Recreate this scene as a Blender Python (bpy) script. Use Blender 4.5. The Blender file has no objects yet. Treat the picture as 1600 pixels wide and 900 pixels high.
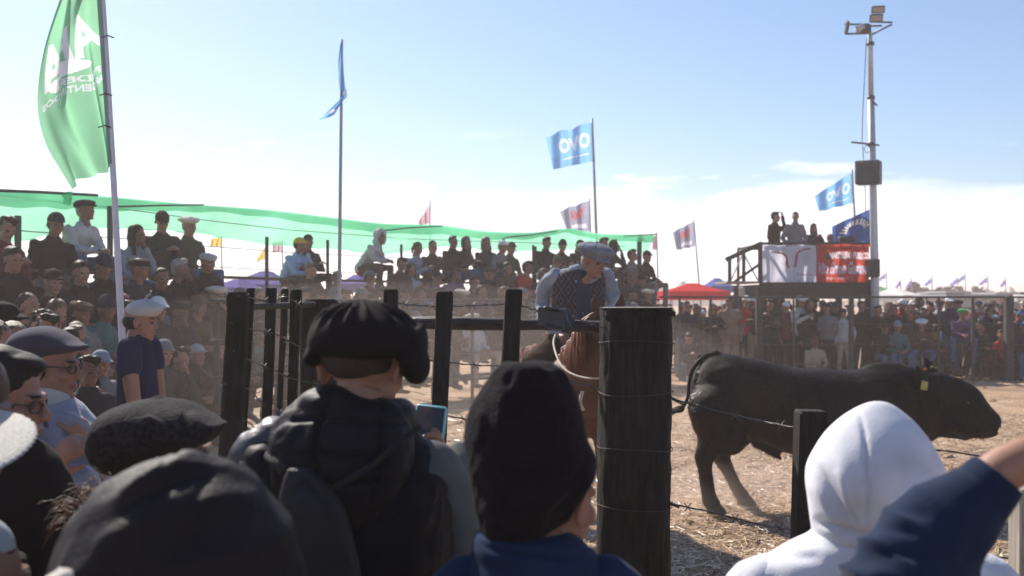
import bpy, math, random
import numpy as np
from mathutils import Vector, Matrix, Euler
R = math.radians
rnd = random.Random(7)
SC = bpy.context.scene
COL = SC.collection

# ------------------------------------------------------------------ camera
F = 1700.0      # focal length in photo pixels (photo 1600 wide)
H = 1.8         # camera height
cam_d = bpy.data.cameras.new('camera')
cam_d.sensor_width = 36.0
cam_d.lens = 36.0 * F / 1600.0
cam_d.shift_y = 17.0 / 1600.0
cam_d.clip_start = 0.05
cam_d.clip_end = 5000
cam_d.dof.use_dof = True
cam_d.dof.focus_distance = 4.6
cam_d.dof.aperture_fstop = 4.5
cam = bpy.data.objects.new('camera', cam_d)
cam.location = (0, 0, H)
cam.rotation_euler = (R(90), 0, 0)
COL.objects.link(cam)
SC.camera = cam

# ------------------------------------------------------------------ light
SUN_AZ = 34.0    # degrees left of the view direction
SUN_EL = 40.0
world = bpy.data.worlds.new('World')
SC.world = world
world.use_nodes = True
wn = world.node_tree; wn.nodes.clear()
def N(t, typ, **kw):
    n = t.nodes.new(typ)
    for k, v in kw.items():
        setattr(n, k, v)
    return n
def link(t, a, b): t.links.new(a, b)
def math_node(t, op, a=None, b=None, clamp=False):
    n = N(t, 'ShaderNodeMath', operation=op); n.use_clamp = clamp
    for i, v in enumerate((a, b)):
        if v is None: continue
        if isinstance(v, (int, float)): n.inputs[i].default_value = v
        else: link(t, v, n.inputs[i])
    return n.outputs[0]
def ramp(t, fac, stops):
    n = N(t, 'ShaderNodeValToRGB')
    el = n.color_ramp.elements
    while len(el) < len(stops): el.new(0.5)
    for e, (p, c) in zip(el, stops):
        e.position = p; e.color = (c[0], c[1], c[2], 1) if len(c) == 3 else c
    link(t, fac, n.inputs[0])
    return n.outputs[0]
sky = N(wn, 'ShaderNodeTexSky', sky_type='NISHITA')
sky.sun_disc = False
sky.sun_elevation = R(SUN_EL)
sky.sun_rotation = R(-SUN_AZ)
sky.air_density = 1.0
sky.dust_density = 0.5
sky.ozone_density = 4.5
geo = N(wn, 'ShaderNodeTexCoord')
sep = N(wn, 'ShaderNodeSeparateXYZ'); link(wn, geo.outputs['Generated'], sep.inputs[0])
mp = N(wn, 'ShaderNodeMapping'); mp.inputs['Scale'].default_value = (2.2, 2.2, 9.0)
link(wn, geo.outputs['Generated'], mp.inputs[0])
nz = N(wn, 'ShaderNodeTexNoise'); nz.inputs['Scale'].default_value = 2.3; nz.inputs['Detail'].default_value = 9; nz.inputs['Roughness'].default_value = 0.55
link(wn, mp.outputs[0], nz.inputs['Vector'])
# bank of cloud low over the horizon, ragged upper edge
edge = math_node(wn, 'MULTIPLY_ADD', nz.outputs['Fac'], 0.09); wn.nodes[-1].inputs[2].default_value = 0.055
d = math_node(wn, 'SUBTRACT', edge, sep.outputs['Z'])
bank = math_node(wn, 'MULTIPLY', d, 55.0, True)
# small detached wisps
mp2 = N(wn, 'ShaderNodeMapping'); mp2.inputs['Scale'].default_value = (5.0, 5.0, 26.0); mp2.inputs['Location'].default_value = (3.1, .4, 1.7)
link(wn, geo.outputs['Generated'], mp2.inputs[0])
nz2 = N(wn, 'ShaderNodeTexNoise'); nz2.inputs['Scale'].default_value = 1.6; nz2.inputs['Detail'].default_value = 6
link(wn, mp2.outputs[0], nz2.inputs['Vector'])
w1 = math_node(wn, 'SUBTRACT', nz2.outputs['Fac'], 0.60)
w1 = math_node(wn, 'MULTIPLY', w1, 9.0, True)
zb = math_node(wn, 'SUBTRACT', 0.155, sep.outputs['Z']); zb = math_node(wn, 'MULTIPLY', zb, 30.0, True)
w1 = math_node(wn, 'MULTIPLY', w1, zb)
cl = math_node(wn, 'MAXIMUM', bank, w1)
cl = math_node(wn, 'MULTIPLY', cl, 0.88)
mixc = N(wn, 'ShaderNodeMix', data_type='RGBA')
link(wn, cl, mixc.inputs['Factor'])
link(wn, sky.outputs[0], mixc.inputs[6])
mixc.inputs[7].default_value = (9.6, 9.9, 10.6, 1)
bg = N(wn, 'ShaderNodeBackground'); bg.inputs['Strength'].default_value = 0.087
tint = N(wn, 'ShaderNodeMix', data_type='RGBA', blend_type='MULTIPLY'); tint.inputs['Factor'].default_value = 1; tint.inputs[7].default_value = (.99, .99, 1.01, 1)
link(wn, mixc.outputs[2], tint.inputs[6]); link(wn, tint.outputs[2], bg.inputs['Color'])
wo = N(wn, 'ShaderNodeOutputWorld'); link(wn, bg.outputs[0], wo.inputs['Surface'])

sun_d = bpy.data.lights.new('sun', 'SUN')
sun_d.energy = 5.0
sun_d.angle = R(0.5)
sun_d.color = (1.0, 0.93, 0.84)
sun = bpy.data.objects.new('sun', sun_d)
sv = Vector((-math.sin(R(SUN_AZ)) * math.cos(R(SUN_EL)), math.cos(R(SUN_AZ)) * math.cos(R(SUN_EL)), math.sin(R(SUN_EL))))
sun.rotation_euler = sv.to_track_quat('Z', 'Y').to_euler()
sun.location = (-5, 5, 30)
COL.objects.link(sun)
SC.view_settings.view_transform = 'Standard'
SC.view_settings.look = 'None'
SC.view_settings.exposure = 0.7
SC.view_settings.gamma = 1.0
SC.render.engine = 'CYCLES'
SC.cycles.max_bounces = 6
SC.cycles.volume_bounces = 1
SC.cycles.transparent_max_bounces = 12
SC.cycles.use_denoising = True

# ------------------------------------------------------------------ geometry helpers
def P(px, py, D):
    """point of the place seen at photo pixel (px, py) at distance D"""
    return np.array([(px - 800.0) * D / F, D, H - (py - 467.0) * D / F])

def resample(A, m, closed=False):
    """Catmull-Rom through the rows of A, m rows out"""
    A = np.asarray(A, float)
    k = len(A)
    if k < 3 or m <= k:
        t = np.linspace(0, k - 1, m); i = np.clip(t.astype(int), 0, k - 2); f = (t - i)[:, None]
        return A[i] * (1 - f) + A[i + 1] * f
    t = np.linspace(0, k - 1, m)
    i = np.clip(t.astype(int), 0, k - 2); f = (t - i)[:, None]
    g = lambda j: A[np.clip(j, 0, k - 1)]
    p0, p1, p2, p3 = g(i - 1), g(i), g(i + 1), g(i + 2)
    return 0.5 * ((2 * p1) + (-p0 + p2) * f + (2 * p0 - 5 * p1 + 4 * p2 - p3) * f * f + (-p0 + 3 * p1 - 3 * p2 + p3) * f ** 3)

def grid_faces(m, n, wrap=True):
    f = []
    for i in range(m - 1):
        for j in range(n if wrap else n - 1):
            j2 = (j + 1) % n
            f.append((i * n + j, i * n + j2, (i + 1) * n + j2, (i + 1) * n + j))
    return f

def loft(rows, n=24, m=None, pw=2.0, caps=True):
    """rows: (centre(3), U(3), V(3)); closed surface through the ellipses"""
    A = np.array([np.concatenate([np.asarray(c, float), np.asarray(u, float), np.asarray(v, float)]) for c, u, v in rows])
    if m: A = resample(A, m)
    m = len(A)
    th = np.linspace(0, 2 * math.pi, n, endpoint=False)
    c, s = np.cos(th), np.sin(th)
    if pw != 2.0:
        c = np.sign(c) * np.abs(c) ** (2 / pw); s = np.sign(s) * np.abs(s) ** (2 / pw)
    V = A[:, None, 0:3] + c[None, :, None] * A[:, None, 3:6] + s[None, :, None] * A[:, None, 6:9]
    V = V.reshape(-1, 3)
    Fc = grid_faces(m, n)
    if caps:
        V = np.vstack([V, A[0, :3], A[-1, :3]])
        a, b = m * n, m * n + 1
        for j in range(n):
            j2 = (j + 1) % n
            Fc.append((a, j2, j)); Fc.append((b, (m - 1) * n + j, (m - 1) * n + j2))
    return V, Fc

def tube(path, rad, n=8, m=None, flat=None, rounded=False):
    """tapered tube along path; rad scalar or per point; flat = (factor, axis)"""
    path = np.asarray(path, float); k = len(path)
    rad = np.full(k, rad, float) if np.isscalar(rad) else np.asarray(rad, float)
    A = np.column_stack([path, rad])
    if m: A = resample(A, m)
    if rounded:
        d0 = A[0, :3] - A[1, :3]; d0 /= np.linalg.norm(d0) + 1e-9
        d1 = A[-1, :3] - A[-2, :3]; d1 /= np.linalg.norm(d1) + 1e-9
        r0, r1 = A[0, 3], A[-1, 3]
        st = [np.append(A[0, :3] + d0 * r0 * s, r0 * math.sqrt(max(0, 1 - s * s))) for s in (.97, .8, .5)]
        en = [np.append(A[-1, :3] + d1 * r1 * s, r1 * math.sqrt(max(0, 1 - s * s))) for s in (.5, .8, .97)]
        A = np.vstack([st, A, en])
    k = len(A); p = A[:, :3]
    t = np.gradient(p, axis=0); t /= np.linalg.norm(t, axis=1)[:, None] + 1e-9
    ref = np.array([0, 0, 1.0]) if abs(t[0, 2]) < .9 else np.array([1.0, 0, 0])
    u = np.cross(ref, t[0]); u /= np.linalg.norm(u)
    rows = []
    for i in range(k):
        u = u - t[i] * np.dot(u, t[i]); u /= np.linalg.norm(u) + 1e-9
        v = np.cross(t[i], u)
        uu, vv = u * A[i, 3], v * A[i, 3]
        if flat is not None:
            ax = np.asarray(flat[1], float)
            uu = uu - ax * np.dot(uu, ax) * (1 - flat[0]); vv = vv - ax * np.dot(vv, ax) * (1 - flat[0])
        rows.append((p[i], uu, vv))
    return loft(rows, n)

def ell(c, r, rot=(0, 0, 0), n=20, m=13):
    th = np.linspace(0.02, math.pi - 0.02, m)
    rows = []
    M = np.array(Euler([R(a) for a in rot]).to_matrix())
    c = np.asarray(c, float); r = np.broadcast_to(np.asarray(r, float), 3)
    for a in th:
        rows.append((c + M @ np.array([0, 0, -math.cos(a) * r[2]]), M @ np.array([math.sin(a) * r[0], 0, 0]), M @ np.array([0, math.sin(a) * r[1], 0])))
    return loft(rows, n)

def box(c, s, rot=(0, 0, 0), bev=0.0):
    c = np.asarray(c, float); hx, hy, hz = [a / 2 for a in s]
    M = np.array(Euler([R(a) for a in rot]).to_matrix())
    if bev <= 0:
        V = np.array([(x, y, z) for x in (-hx, hx) for y in (-hy, hy) for z in (-hz, hz)])
        Fc = [(0, 1, 3, 2), (4, 6, 7, 5), (0, 4, 5, 1), (2, 3, 7, 6), (0, 2, 6, 4), (1, 5, 7, 3)]
        return V @ M.T + c, Fc
    b = min(bev, hx * .9, hy * .9, hz * .9)
    ring = [(hx - b, -hy), (hx, -hy + b), (hx, hy - b), (hx - b, hy), (-hx + b, hy), (-hx, hy - b), (-hx, -hy + b), (-hx + b, -hy)]
    ins = [(x * (hx - b) / hx, y * (hy - b) / hy) for x, y in ring]
    V = [(x, y, -hz) for x, y in ins] + [(x, y, -hz + b) for x, y in ring] + [(x, y, hz - b) for x, y in ring] + [(x, y, hz) for x, y in ins]
    Fc = [(7, 6, 5, 4, 3, 2, 1, 0), tuple(range(24, 32))]
    for l in range(3):
        for j in range(8):
            j2 = (j + 1) % 8
            Fc.append((l * 8 + j, l * 8 + j2, l * 8 + 8 + j2, l * 8 + 8 + j))
    return np.array(V) @ M.T + c, Fc

def bar(p0, p1, w, h, bev=0.0):
    """square bar from p0 to p1"""
    p0 = np.asarray(p0, float); p1 = np.asarray(p1, float)
    d = Vector(p1 - p0); L = d.length
    q = d.to_track_quat('X', 'Z').to_matrix()
    V, Fc = box((0, 0, 0), (L, w, h), bev=bev)
    return V @ np.array(q).T + (p0 + p1) / 2, Fc

def join(parts):
    Vs, Fs, o = [], [], 0
    for V, Fc in parts:
        Vs.append(V); Fs += [tuple(i + o for i in f) for f in Fc]; o += len(V)
    return np.vstack(Vs), Fs

def to_mesh(name, vf, smooth=True):
    V, Fc = vf if isinstance(vf, tuple) else join(vf)
    me = bpy.data.meshes.new(name)
    me.from_pydata(np.asarray(V).tolist(), [], Fc)
    if smooth: me.shade_smooth()
    return me

def fuse(name, parts, voxel, it=4, disp=None):
    """one continuous skin round overlapping closed shapes"""
    me = to_mesh(name + '_src', parts)
    o = bpy.data.objects.new('tmp', me); COL.objects.link(o)
    r = o.modifiers.new('r', 'REMESH'); r.mode = 'VOXEL'; r.voxel_size = voxel; r.use_smooth_shade = True
    s = o.modifiers.new('s', 'SMOOTH'); s.factor = 0.6; s.iterations = it
    bpy.context.view_layer.update()
    dg = bpy.context.evaluated_depsgraph_get()
    out = bpy.data.meshes.new_from_object(o.evaluated_get(dg))
    out.name = name
    bpy.data.objects.remove(o); bpy.data.meshes.remove(me)
    if disp: displace(out, disp)
    out.shade_smooth()
    return out

def coords(me):
    n = len(me.vertices); co = np.empty(n * 3); no = np.empty(n * 3)
    me.vertices.foreach_get('co', co)
    me.vertex_normals.foreach_get('vector', no)
    return co.reshape(-1, 3), no.reshape(-1, 3)

def displace(me, fn):
    co, no = coords(me)
    d = fn(co, no)
    co = co + no * d[:, None]
    me.vertices.foreach_set('co', co.ravel()); me.update()

_rs = np.random.RandomState(11)
_K = _rs.normal(size=(64, 3)); _PH = _rs.rand(64) * 6.28
def sn(co, freq, seed=0, stretch=(1, 1, 1)):
    """smooth pseudo noise, about -1..1"""
    q = co * np.asarray(stretch) * freq
    q = q + 0.5 * np.sin(q[:, [1, 2, 0]] * 1.3 + seed)
    o = np.zeros(len(co))
    for i in range(7):
        k = _K[(seed * 7 + i) % 64]; o += np.sin(q @ k + _PH[(seed * 5 + i) % 64])
    return o / 3.2

def ridge(co, freq, seed=0, stretch=(1, 1, 1)):
    return 1 - np.abs(sn(co, freq, seed, stretch)) * 1.6

def crease(co, no, pts, w, amp, facing=-1):
    """gaussian fold along a polyline given in the XZ plane, on the side that faces the camera"""
    o = np.zeros(len(co))
    q = co[:, [0, 2]]
    best = np.full(len(co), 9.0); along = np.zeros(len(co)); ns = len(pts) - 1
    for k, (a, b) in enumerate(zip(pts[:-1], pts[1:])):
        a = np.array([a[0], a[2]]); b = np.array([b[0], b[2]])
        ab = b - a; t = np.clip(((q - a) @ ab) / (ab @ ab + 1e-9), 0, 1)
        dd = np.linalg.norm(q - (a + t[:, None] * ab), axis=1)
        near = dd < best
        best = np.where(near, dd, best); along = np.where(near, (k + t) / ns, along)
    fade = np.clip(np.sin(along * math.pi), 0, 1) ** .7
    return 1.9 * amp * fade * np.exp(-(best / (w * 1.15)) ** 2) * np.clip(no[:, 1] * facing * 1.6, 0, 1)

# ------------------------------------------------------------------ objects
def add(name, me, mat=None, parent=None, loc=None, rot=None, **props):
    if isinstance(me, (tuple, list)): me = to_mesh(name, me)
    o = bpy.data.objects.new(name, me)
    if mat is not None and len(me.materials) == 0:
        for m in (mat if isinstance(mat, (list, tuple)) else [mat]): me.materials.append(m)
    COL.objects.link(o)
    if parent is not None: o.parent = parent
    if loc is not None: o.location = loc
    if rot is not None: o.rotation_euler = rot
    for k, v in props.items(): o[k] = v
    return o
def flat(name, vf, mat, parent=None, **props):
    return add(name, to_mesh(name, vf, smooth=False), mat, parent, **props)
def thing(name, label, cat, loc=(0, 0, 0), group=None, rz=0):
    o = bpy.data.objects.new(name, None); COL.objects.link(o)
    o.empty_display_size = .1
    o.location = loc; o.rotation_euler = (0, 0, rz)
    o['label'] = label; o['category'] = cat
    if group: o['group'] = group
    return o
def under(root, vf):
    """move world coordinates into the frame of an unrotated root"""
    V, Fc = vf if isinstance(vf, tuple) else join(vf)
    return V - np.array(root.location), Fc
def shift_me(me, loc):
    co, _ = coords(me); co = co - np.array(loc)
    me.vertices.foreach_set('co', co.ravel()); me.update()
    return me

# ------------------------------------------------------------------ materials
_mats = {}
def principled(name, base, rough=.7, spec=.3, metal=0.0, noise=(8.0, .25), bump=(60.0, .15), sheen=0.0, coat=0.0, emit=None, dist=0.01):
    key = name
    if key in _mats: return _mats[key]
    m = bpy.data.materials.new(name); m.use_nodes = True; _mats[key] = m
    t = m.node_tree; b = t.nodes['Principled BSDF']
    tc = N(t, 'ShaderNodeTexCoord')
    base = tuple(base[:3])
    if noise and noise[1] > 0:
        nn = N(t, 'ShaderNodeTexNoise'); nn.inputs['Scale'].default_value = noise[0]; nn.inputs['Detail'].default_value = 6
        link(t, tc.outputs['Object'], nn.inputs['Vector'])
        k = noise[1]
        c = ramp(t, nn.outputs['Fac'], [(.25, [x * (1 - k) for x in base]), (.75, [min(1, x * (1 + k)) for x in base])])
        link(t, c, b.inputs['Base Color'])
        rr = N(t, 'ShaderNodeMapRange'); rr.inputs[3].default_value = max(0, rough - .08); rr.inputs[4].default_value = min(1, rough + .08)
        link(t, nn.outputs['Fac'], rr.inputs[0]); link(t, rr.outputs[0], b.inputs['Roughness'])
    else:
        b.inputs['Base Color'].default_value = (*base, 1); b.inputs['Roughness'].default_value = rough
    b.inputs['Specular IOR Level'].default_value = spec
    b.inputs['Metallic'].default_value = metal
    if sheen: b.inputs['Sheen Weight'].default_value = sheen; b.inputs['Sheen Roughness'].default_value = .4
    if coat: b.inputs['Coat Weight'].default_value = coat
    if bump and bump[1] > 0:
        n2 = N(t, 'ShaderNodeTexNoise'); n2.inputs['Scale'].default_value = bump[0]; n2.inputs['Detail'].default_value = 4
        link(t, tc.outputs['Object'], n2.inputs['Vector'])
        bp = N(t, 'ShaderNodeBump'); bp.inputs['Strength'].default_value = bump[1]; bp.inputs['Distance'].default_value = dist
        link(t, n2.outputs['Fac'], bp.inputs['Height']); link(t, bp.outputs[0], b.inputs['Normal'])
    return m
def cloth(name, c, rough=.9, sheen=.06):
    return principled('cloth_' + name, c, rough=rough, spec=.07, noise=(9, .22), bump=(220, .25), sheen=sheen * .4, dist=.004)
def skin(i):
    cs = [(.27, .135, .090), (.32, .165, .110), (.22, .105, .068), (.18, .085, .055)]
    m = principled('skin_%d' % i, cs[i], rough=.55, spec=.35, noise=(30, .12), bump=(180, .12), dist=.003)
    m.node_tree.nodes['Principled BSDF'].inputs['Subsurface Weight'].default_value = .08
    m.node_tree.nodes['Principled BSDF'].inputs['Subsurface Radius'].default_value = (.02, .008, .004)
    return m
FADE = principled('short_fade_hair', (.045, .030, .024), rough=.7, spec=.2, noise=(80, .3), bump=(400, .4))
HAIR = principled('hair_dark', (.012, .009, .008), rough=.6, spec=.18, noise=(60, .4), bump=(300, .4), dist=.003)
HAIRB = principled('hair_brown', (.10, .055, .03), rough=.5, spec=.4, noise=(60, .4), bump=(300, .6))
HAIRG = principled('hair_grey', (.30, .28, .26), rough=.6, spec=.3, noise=(60, .3), bump=(300, .6))
WOOD_D = principled('tarred_wood', (.022, .019, .019), rough=.72, spec=.3, noise=(6, .5), bump=(70, .9), dist=.012)
def wood_mat(name, base, sc=(1, 1, .06), rough=.8, k=.45, bump=.5):
    if name in _mats: return _mats[name]
    m = bpy.data.materials.new(name); m.use_nodes = True; _mats[name] = m
    t = m.node_tree; b = t.nodes['Principled BSDF']
    tc = N(t, 'ShaderNodeTexCoord'); mp = N(t, 'ShaderNodeMapping'); mp.inputs['Scale'].default_value = sc
    link(t, tc.outputs['Object'], mp.inputs[0])
    nn = N(t, 'ShaderNodeTexNoise'); nn.inputs['Scale'].default_value = 60; nn.inputs['Detail'].default_value = 8; nn.inputs['Roughness'].default_value = .65
    link(t, mp.outputs[0], nn.inputs['Vector'])
    n3 = N(t, 'ShaderNodeTexNoise'); n3.inputs['Scale'].default_value = 3; link(t, tc.outputs['Object'], n3.inputs['Vector'])
    a = math_node(t, 'MULTIPLY_ADD', n3.outputs['Fac'], .5); t.nodes[-1].inputs[2].default_value = -.25
    f = math_node(t, 'ADD', nn.outputs['Fac'], a)
    c = ramp(t, f, [(.3, [x * (1 - k) for x in base]), (.7, [min(1, x * (1 + k)) for x in base])])
    link(t, c, b.inputs['Base Color'])
    b.inputs['Roughness'].default_value = rough; b.inputs['Specular IOR Level'].default_value = .2
    bp = N(t, 'ShaderNodeBump'); bp.inputs['Strength'].default_value = bump; bp.inputs['Distance'].default_value = .01
    link(t, nn.outputs['Fac'], bp.inputs['Height']); link(t, bp.outputs[0], b.inputs['Normal'])
    return m
POST = wood_mat('black_post_wood', (.016, .0125, .0115), sc=(1, 1, .14), k=.75, bump=1.0)
RAILW = wood_mat('rail_wood', (.055, .048, .045), sc=(.06, 1, 1), k=.6, bump=.9, rough=.5)
PLANK = wood_mat('bench_plank', (.13, .09, .065), sc=(.1, .1, 1), k=.4)
WIRE = principled('fence_wire', (.09, .085, .085), rough=.42, spec=.6, metal=.9, noise=(50, .3), bump=(0, 0))
STEEL = principled('steel_dark', (.05, .05, .055), rough=.5, metal=.3, noise=(10, .3), bump=(80, .1))
GALV = principled('galvanised_pole', (.42, .43, .47), rough=.45, metal=.35, noise=(12, .15), bump=(80, .08))
POLEW = principled('pale_pole', (.52, .50, .58), rough=.5, noise=(10, .1), bump=(80, .08))
print('core ok')
# ------------------------------------------------------------------ people
EYE = principled('eye_dark', (.02, .015, .012), rough=.25, spec=.6, noise=None, bump=None)
LIP = principled('lips', (.26, .10, .08), rough=.5, noise=(40, .15), bump=None)
def mat4(loc, rx=0, ry=0, rz=0):
    return Matrix.Translation(Vector(loc)) @ Euler((R(rx), R(ry), R(rz)), 'XYZ').to_matrix().to_4x4()
def xf(vf, M):
    V, Fc = vf
    M = np.array(M)
    return V @ M[:3, :3].T + M[:3, 3], Fc
def head_parts(hero=False):
    p = [ell((0, .018, .035), (.074, .093, .088)), ell((0, -.022, -.03), (.061, .064, .085)),
         ell((0, -.028, -.078), (.046, .052, .036)), ell((0, -.066, -.100), (.021, .02, .019)),
         tube([(-.05, -.062, .014), (-.025, -.079, .020), (0, -.083, .018), (.025, -.079, .020), (.05, -.062, .014)], .011),
         tube([(0, -.080, .012), (0, -.098, -.022)], [.009, .013], rounded=True),
         ell((0, -.094, -.030), (.018, .015, .010)),
         ell((0, -.082, -.057), (.024, .013, .006)), ell((0, -.080, -.069), (.020, .013, .007)),
         tube([(0, .02, -.05), (0, .035, -.17)], [.054, .058])]
    for s in (-1, 1):
        p.append(ell((s * .038, -.056, -.024), (.024, .022, .024)))
        p.append(ell((s * .080, .014, -.010), (.009, .019, .031), (12, 0, s * -22)))
        if hero:
            p.append(tube([(s * .083, .000, -.035), (s * .088, .008, .0), (s * .092, .022, .018), (s * .094, .032, .008), (s * .088, .028, -.015), (s * .082, .014, -.038)], .0045, rounded=True))
    return p
def hand_parts(w, d, n, curl=.5, side=1, k=1.0):
    """w wrist, d pointing direction, n back-of-hand normal"""
    w = np.asarray(w, float); d = np.asarray(d, float); d = d / np.linalg.norm(d)
    n = np.asarray(n, float); n = n - d * (n @ d); n /= np.linalg.norm(n)
    s = np.cross(d, n) * side
    p = [tube([w, w + d * .03 * k, w + d * .085 * k], [.024 * k, .032 * k, .036 * k], flat=(.5, n), rounded=True)]
    for i, (o, L) in enumerate([(-.029, .072), (-.010, .082), (.010, .077), (.028, .060)]):
        b = w + d * .085 * k + s * o * k
        a = curl * (1 + .12 * i)
        pts = [b]; ang = 0
        for seg in (.45, .32, .23):
            ang += a
            pts.append(pts[-1] + (d * math.cos(ang) - n * math.sin(ang)) * L * seg * k)
        p.append(tube(pts, [.0092 * k, .0088 * k, .0080 * k, .0068 * k], rounded=True))
    b = w + d * .03 * k - s * .026 * k
    t1 = b + (d * .6 - s * .75 - n * .25) * .038 * k
    t2 = t1 + (d * .9 - s * .15 - n * .35) * .030 * k
    p.append(tube([b, t1, t2], [.014 * k, .0105 * k, .0085 * k], rounded=True))
    return p

def seated_joints(lean=0.0, arms='lap', spread=1.0, twist=0):
    a = R(lean)
    def up(x, y, z):   # lean the torso forward (towards -Y) about the hips
        z0 = z - .09
        return np.array([x, y * math.cos(a) - z0 * math.sin(a), .09 + z0 * math.cos(a) + y * math.sin(a)])
    J = dict(pel=np.array([0, .02, .10]), spine=up(0, .04, .28), chest=up(0, .02, .44), neck=up(0, .01, .60))
    J['headc'] = J['neck'] + np.array([0, -.035 - .04 * math.sin(a), .155])
    for s, n in ((-1, 'l'), (1, 'r')):
        J['sh' + n] = up(s * .172, .02, .520)
        J['hip' + n] = np.array([s * .09, .0, .10])
        J['kn' + n] = np.array([s * .15 * spread, -.45, .13])
        J['an' + n] = np.array([s * .14 * spread, -.40 - .03 * s, -.36])
        J['to' + n] = J['an' + n] + np.array([s * .03, -.15, -.045])
        sh = J['sh' + n]
        if arms == 'lap':
            J['el' + n] = sh + np.array([s * .07, -.05 - .2 * math.sin(a), -.27]); J['wr' + n] = np.array([s * .09, -.33, .22])
        elif arms == 'knees':
            J['el' + n] = np.array([s * .17, -.30, .25 if lean > 20 else .30]); J['wr' + n] = np.array([s * .05, -.47, .24])
        elif arms == 'cross':
            J['el' + n] = sh + np.array([s * .06, -.10, -.26]); J['wr' + n] = sh + np.array([-s * .20, -.24, -.20 - .03 * s])
        elif arms == 'chin':
            if s == 1:
                J['el' + n] = sh + np.array([.02, -.22, -.22]); J['wr' + n] = J['headc'] + np.array([.04, -.13, -.16])
            else:
                J['el' + n] = sh + np.array([-.04, -.16, -.26]); J['wr' + n] = sh + np.array([.17, -.28, -.24])
        elif arms == 'phone':
            J['el' + n] = sh + np.array([s * .05, -.10, -.26]); J['wr' + n] = sh + np.array([-s * .12, -.34, -.12])
    return J
def standing_joints(arms='side', lean=0.0, weight=0.0):
    a = R(lean)
    def up(x, y, z):
        z0 = z - .95
        return np.array([x, y * math.cos(a) - z0 * math.sin(a), .95 + z0 * math.cos(a) + y * math.sin(a)])
    J = dict(pel=np.array([0, 0, .95]), spine=up(0, .02, 1.13), chest=up(0, 0, 1.30), neck=up(0, .01, 1.455))
    J['headc'] = J['neck'] + np.array([0, -.035, .155])
    for s, n in ((-1, 'l'), (1, 'r')):
        J['sh' + n] = up(s * .172, .01, 1.375)
        J['hip' + n] = np.array([s * .09 + weight * .03, 0, .93])
        J['kn' + n] = np.array([s * .11, -.03 + weight * s * .04, .50])
        J['an' + n] = np.array([s * .13, .02, .085])
        J['to' + n] = J['an' + n] + np.array([s * .04, -.15, -.045])
        sh = J['sh' + n]
        if arms == 'side':
            J['el' + n] = sh + np.array([s * .06, .03, -.28]); J['wr' + n] = sh + np.array([s * .08, -.05, -.52])
        elif arms == 'cross':
            J['el' + n] = sh + np.array([s * .06, -.08, -.26]); J['wr' + n] = sh + np.array([-s * .20, -.22, -.20 - .03 * s])
        elif arms == 'rail':
            J['el' + n] = sh + np.array([s * .08, -.16, -.22]); J['wr' + n] = sh + np.array([-s * .02, -.38, -.16])
        elif arms == 'phone':
            J['el' + n] = sh + np.array([s * .06, -.14, -.24]); J['wr' + n] = sh + np.array([-s * .13, -.36, -.05])
        elif arms == 'pocket':
            J['el' + n] = sh + np.array([s * .12, .05, -.27]); J['wr' + n] = sh + np.array([s * .04, -.10, -.47])
        elif arms == 'wave':
            if s == 1: J['el' + n] = sh + np.array([.16, -.10, -.10]); J['wr' + n] = J['headc'] + np.array([.10, -.12, .02])
            else: J['el' + n] = sh + np.array([-.06, .0, -.28]); J['wr' + n] = sh + np.array([.0, -.20, -.40])
    return J
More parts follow.
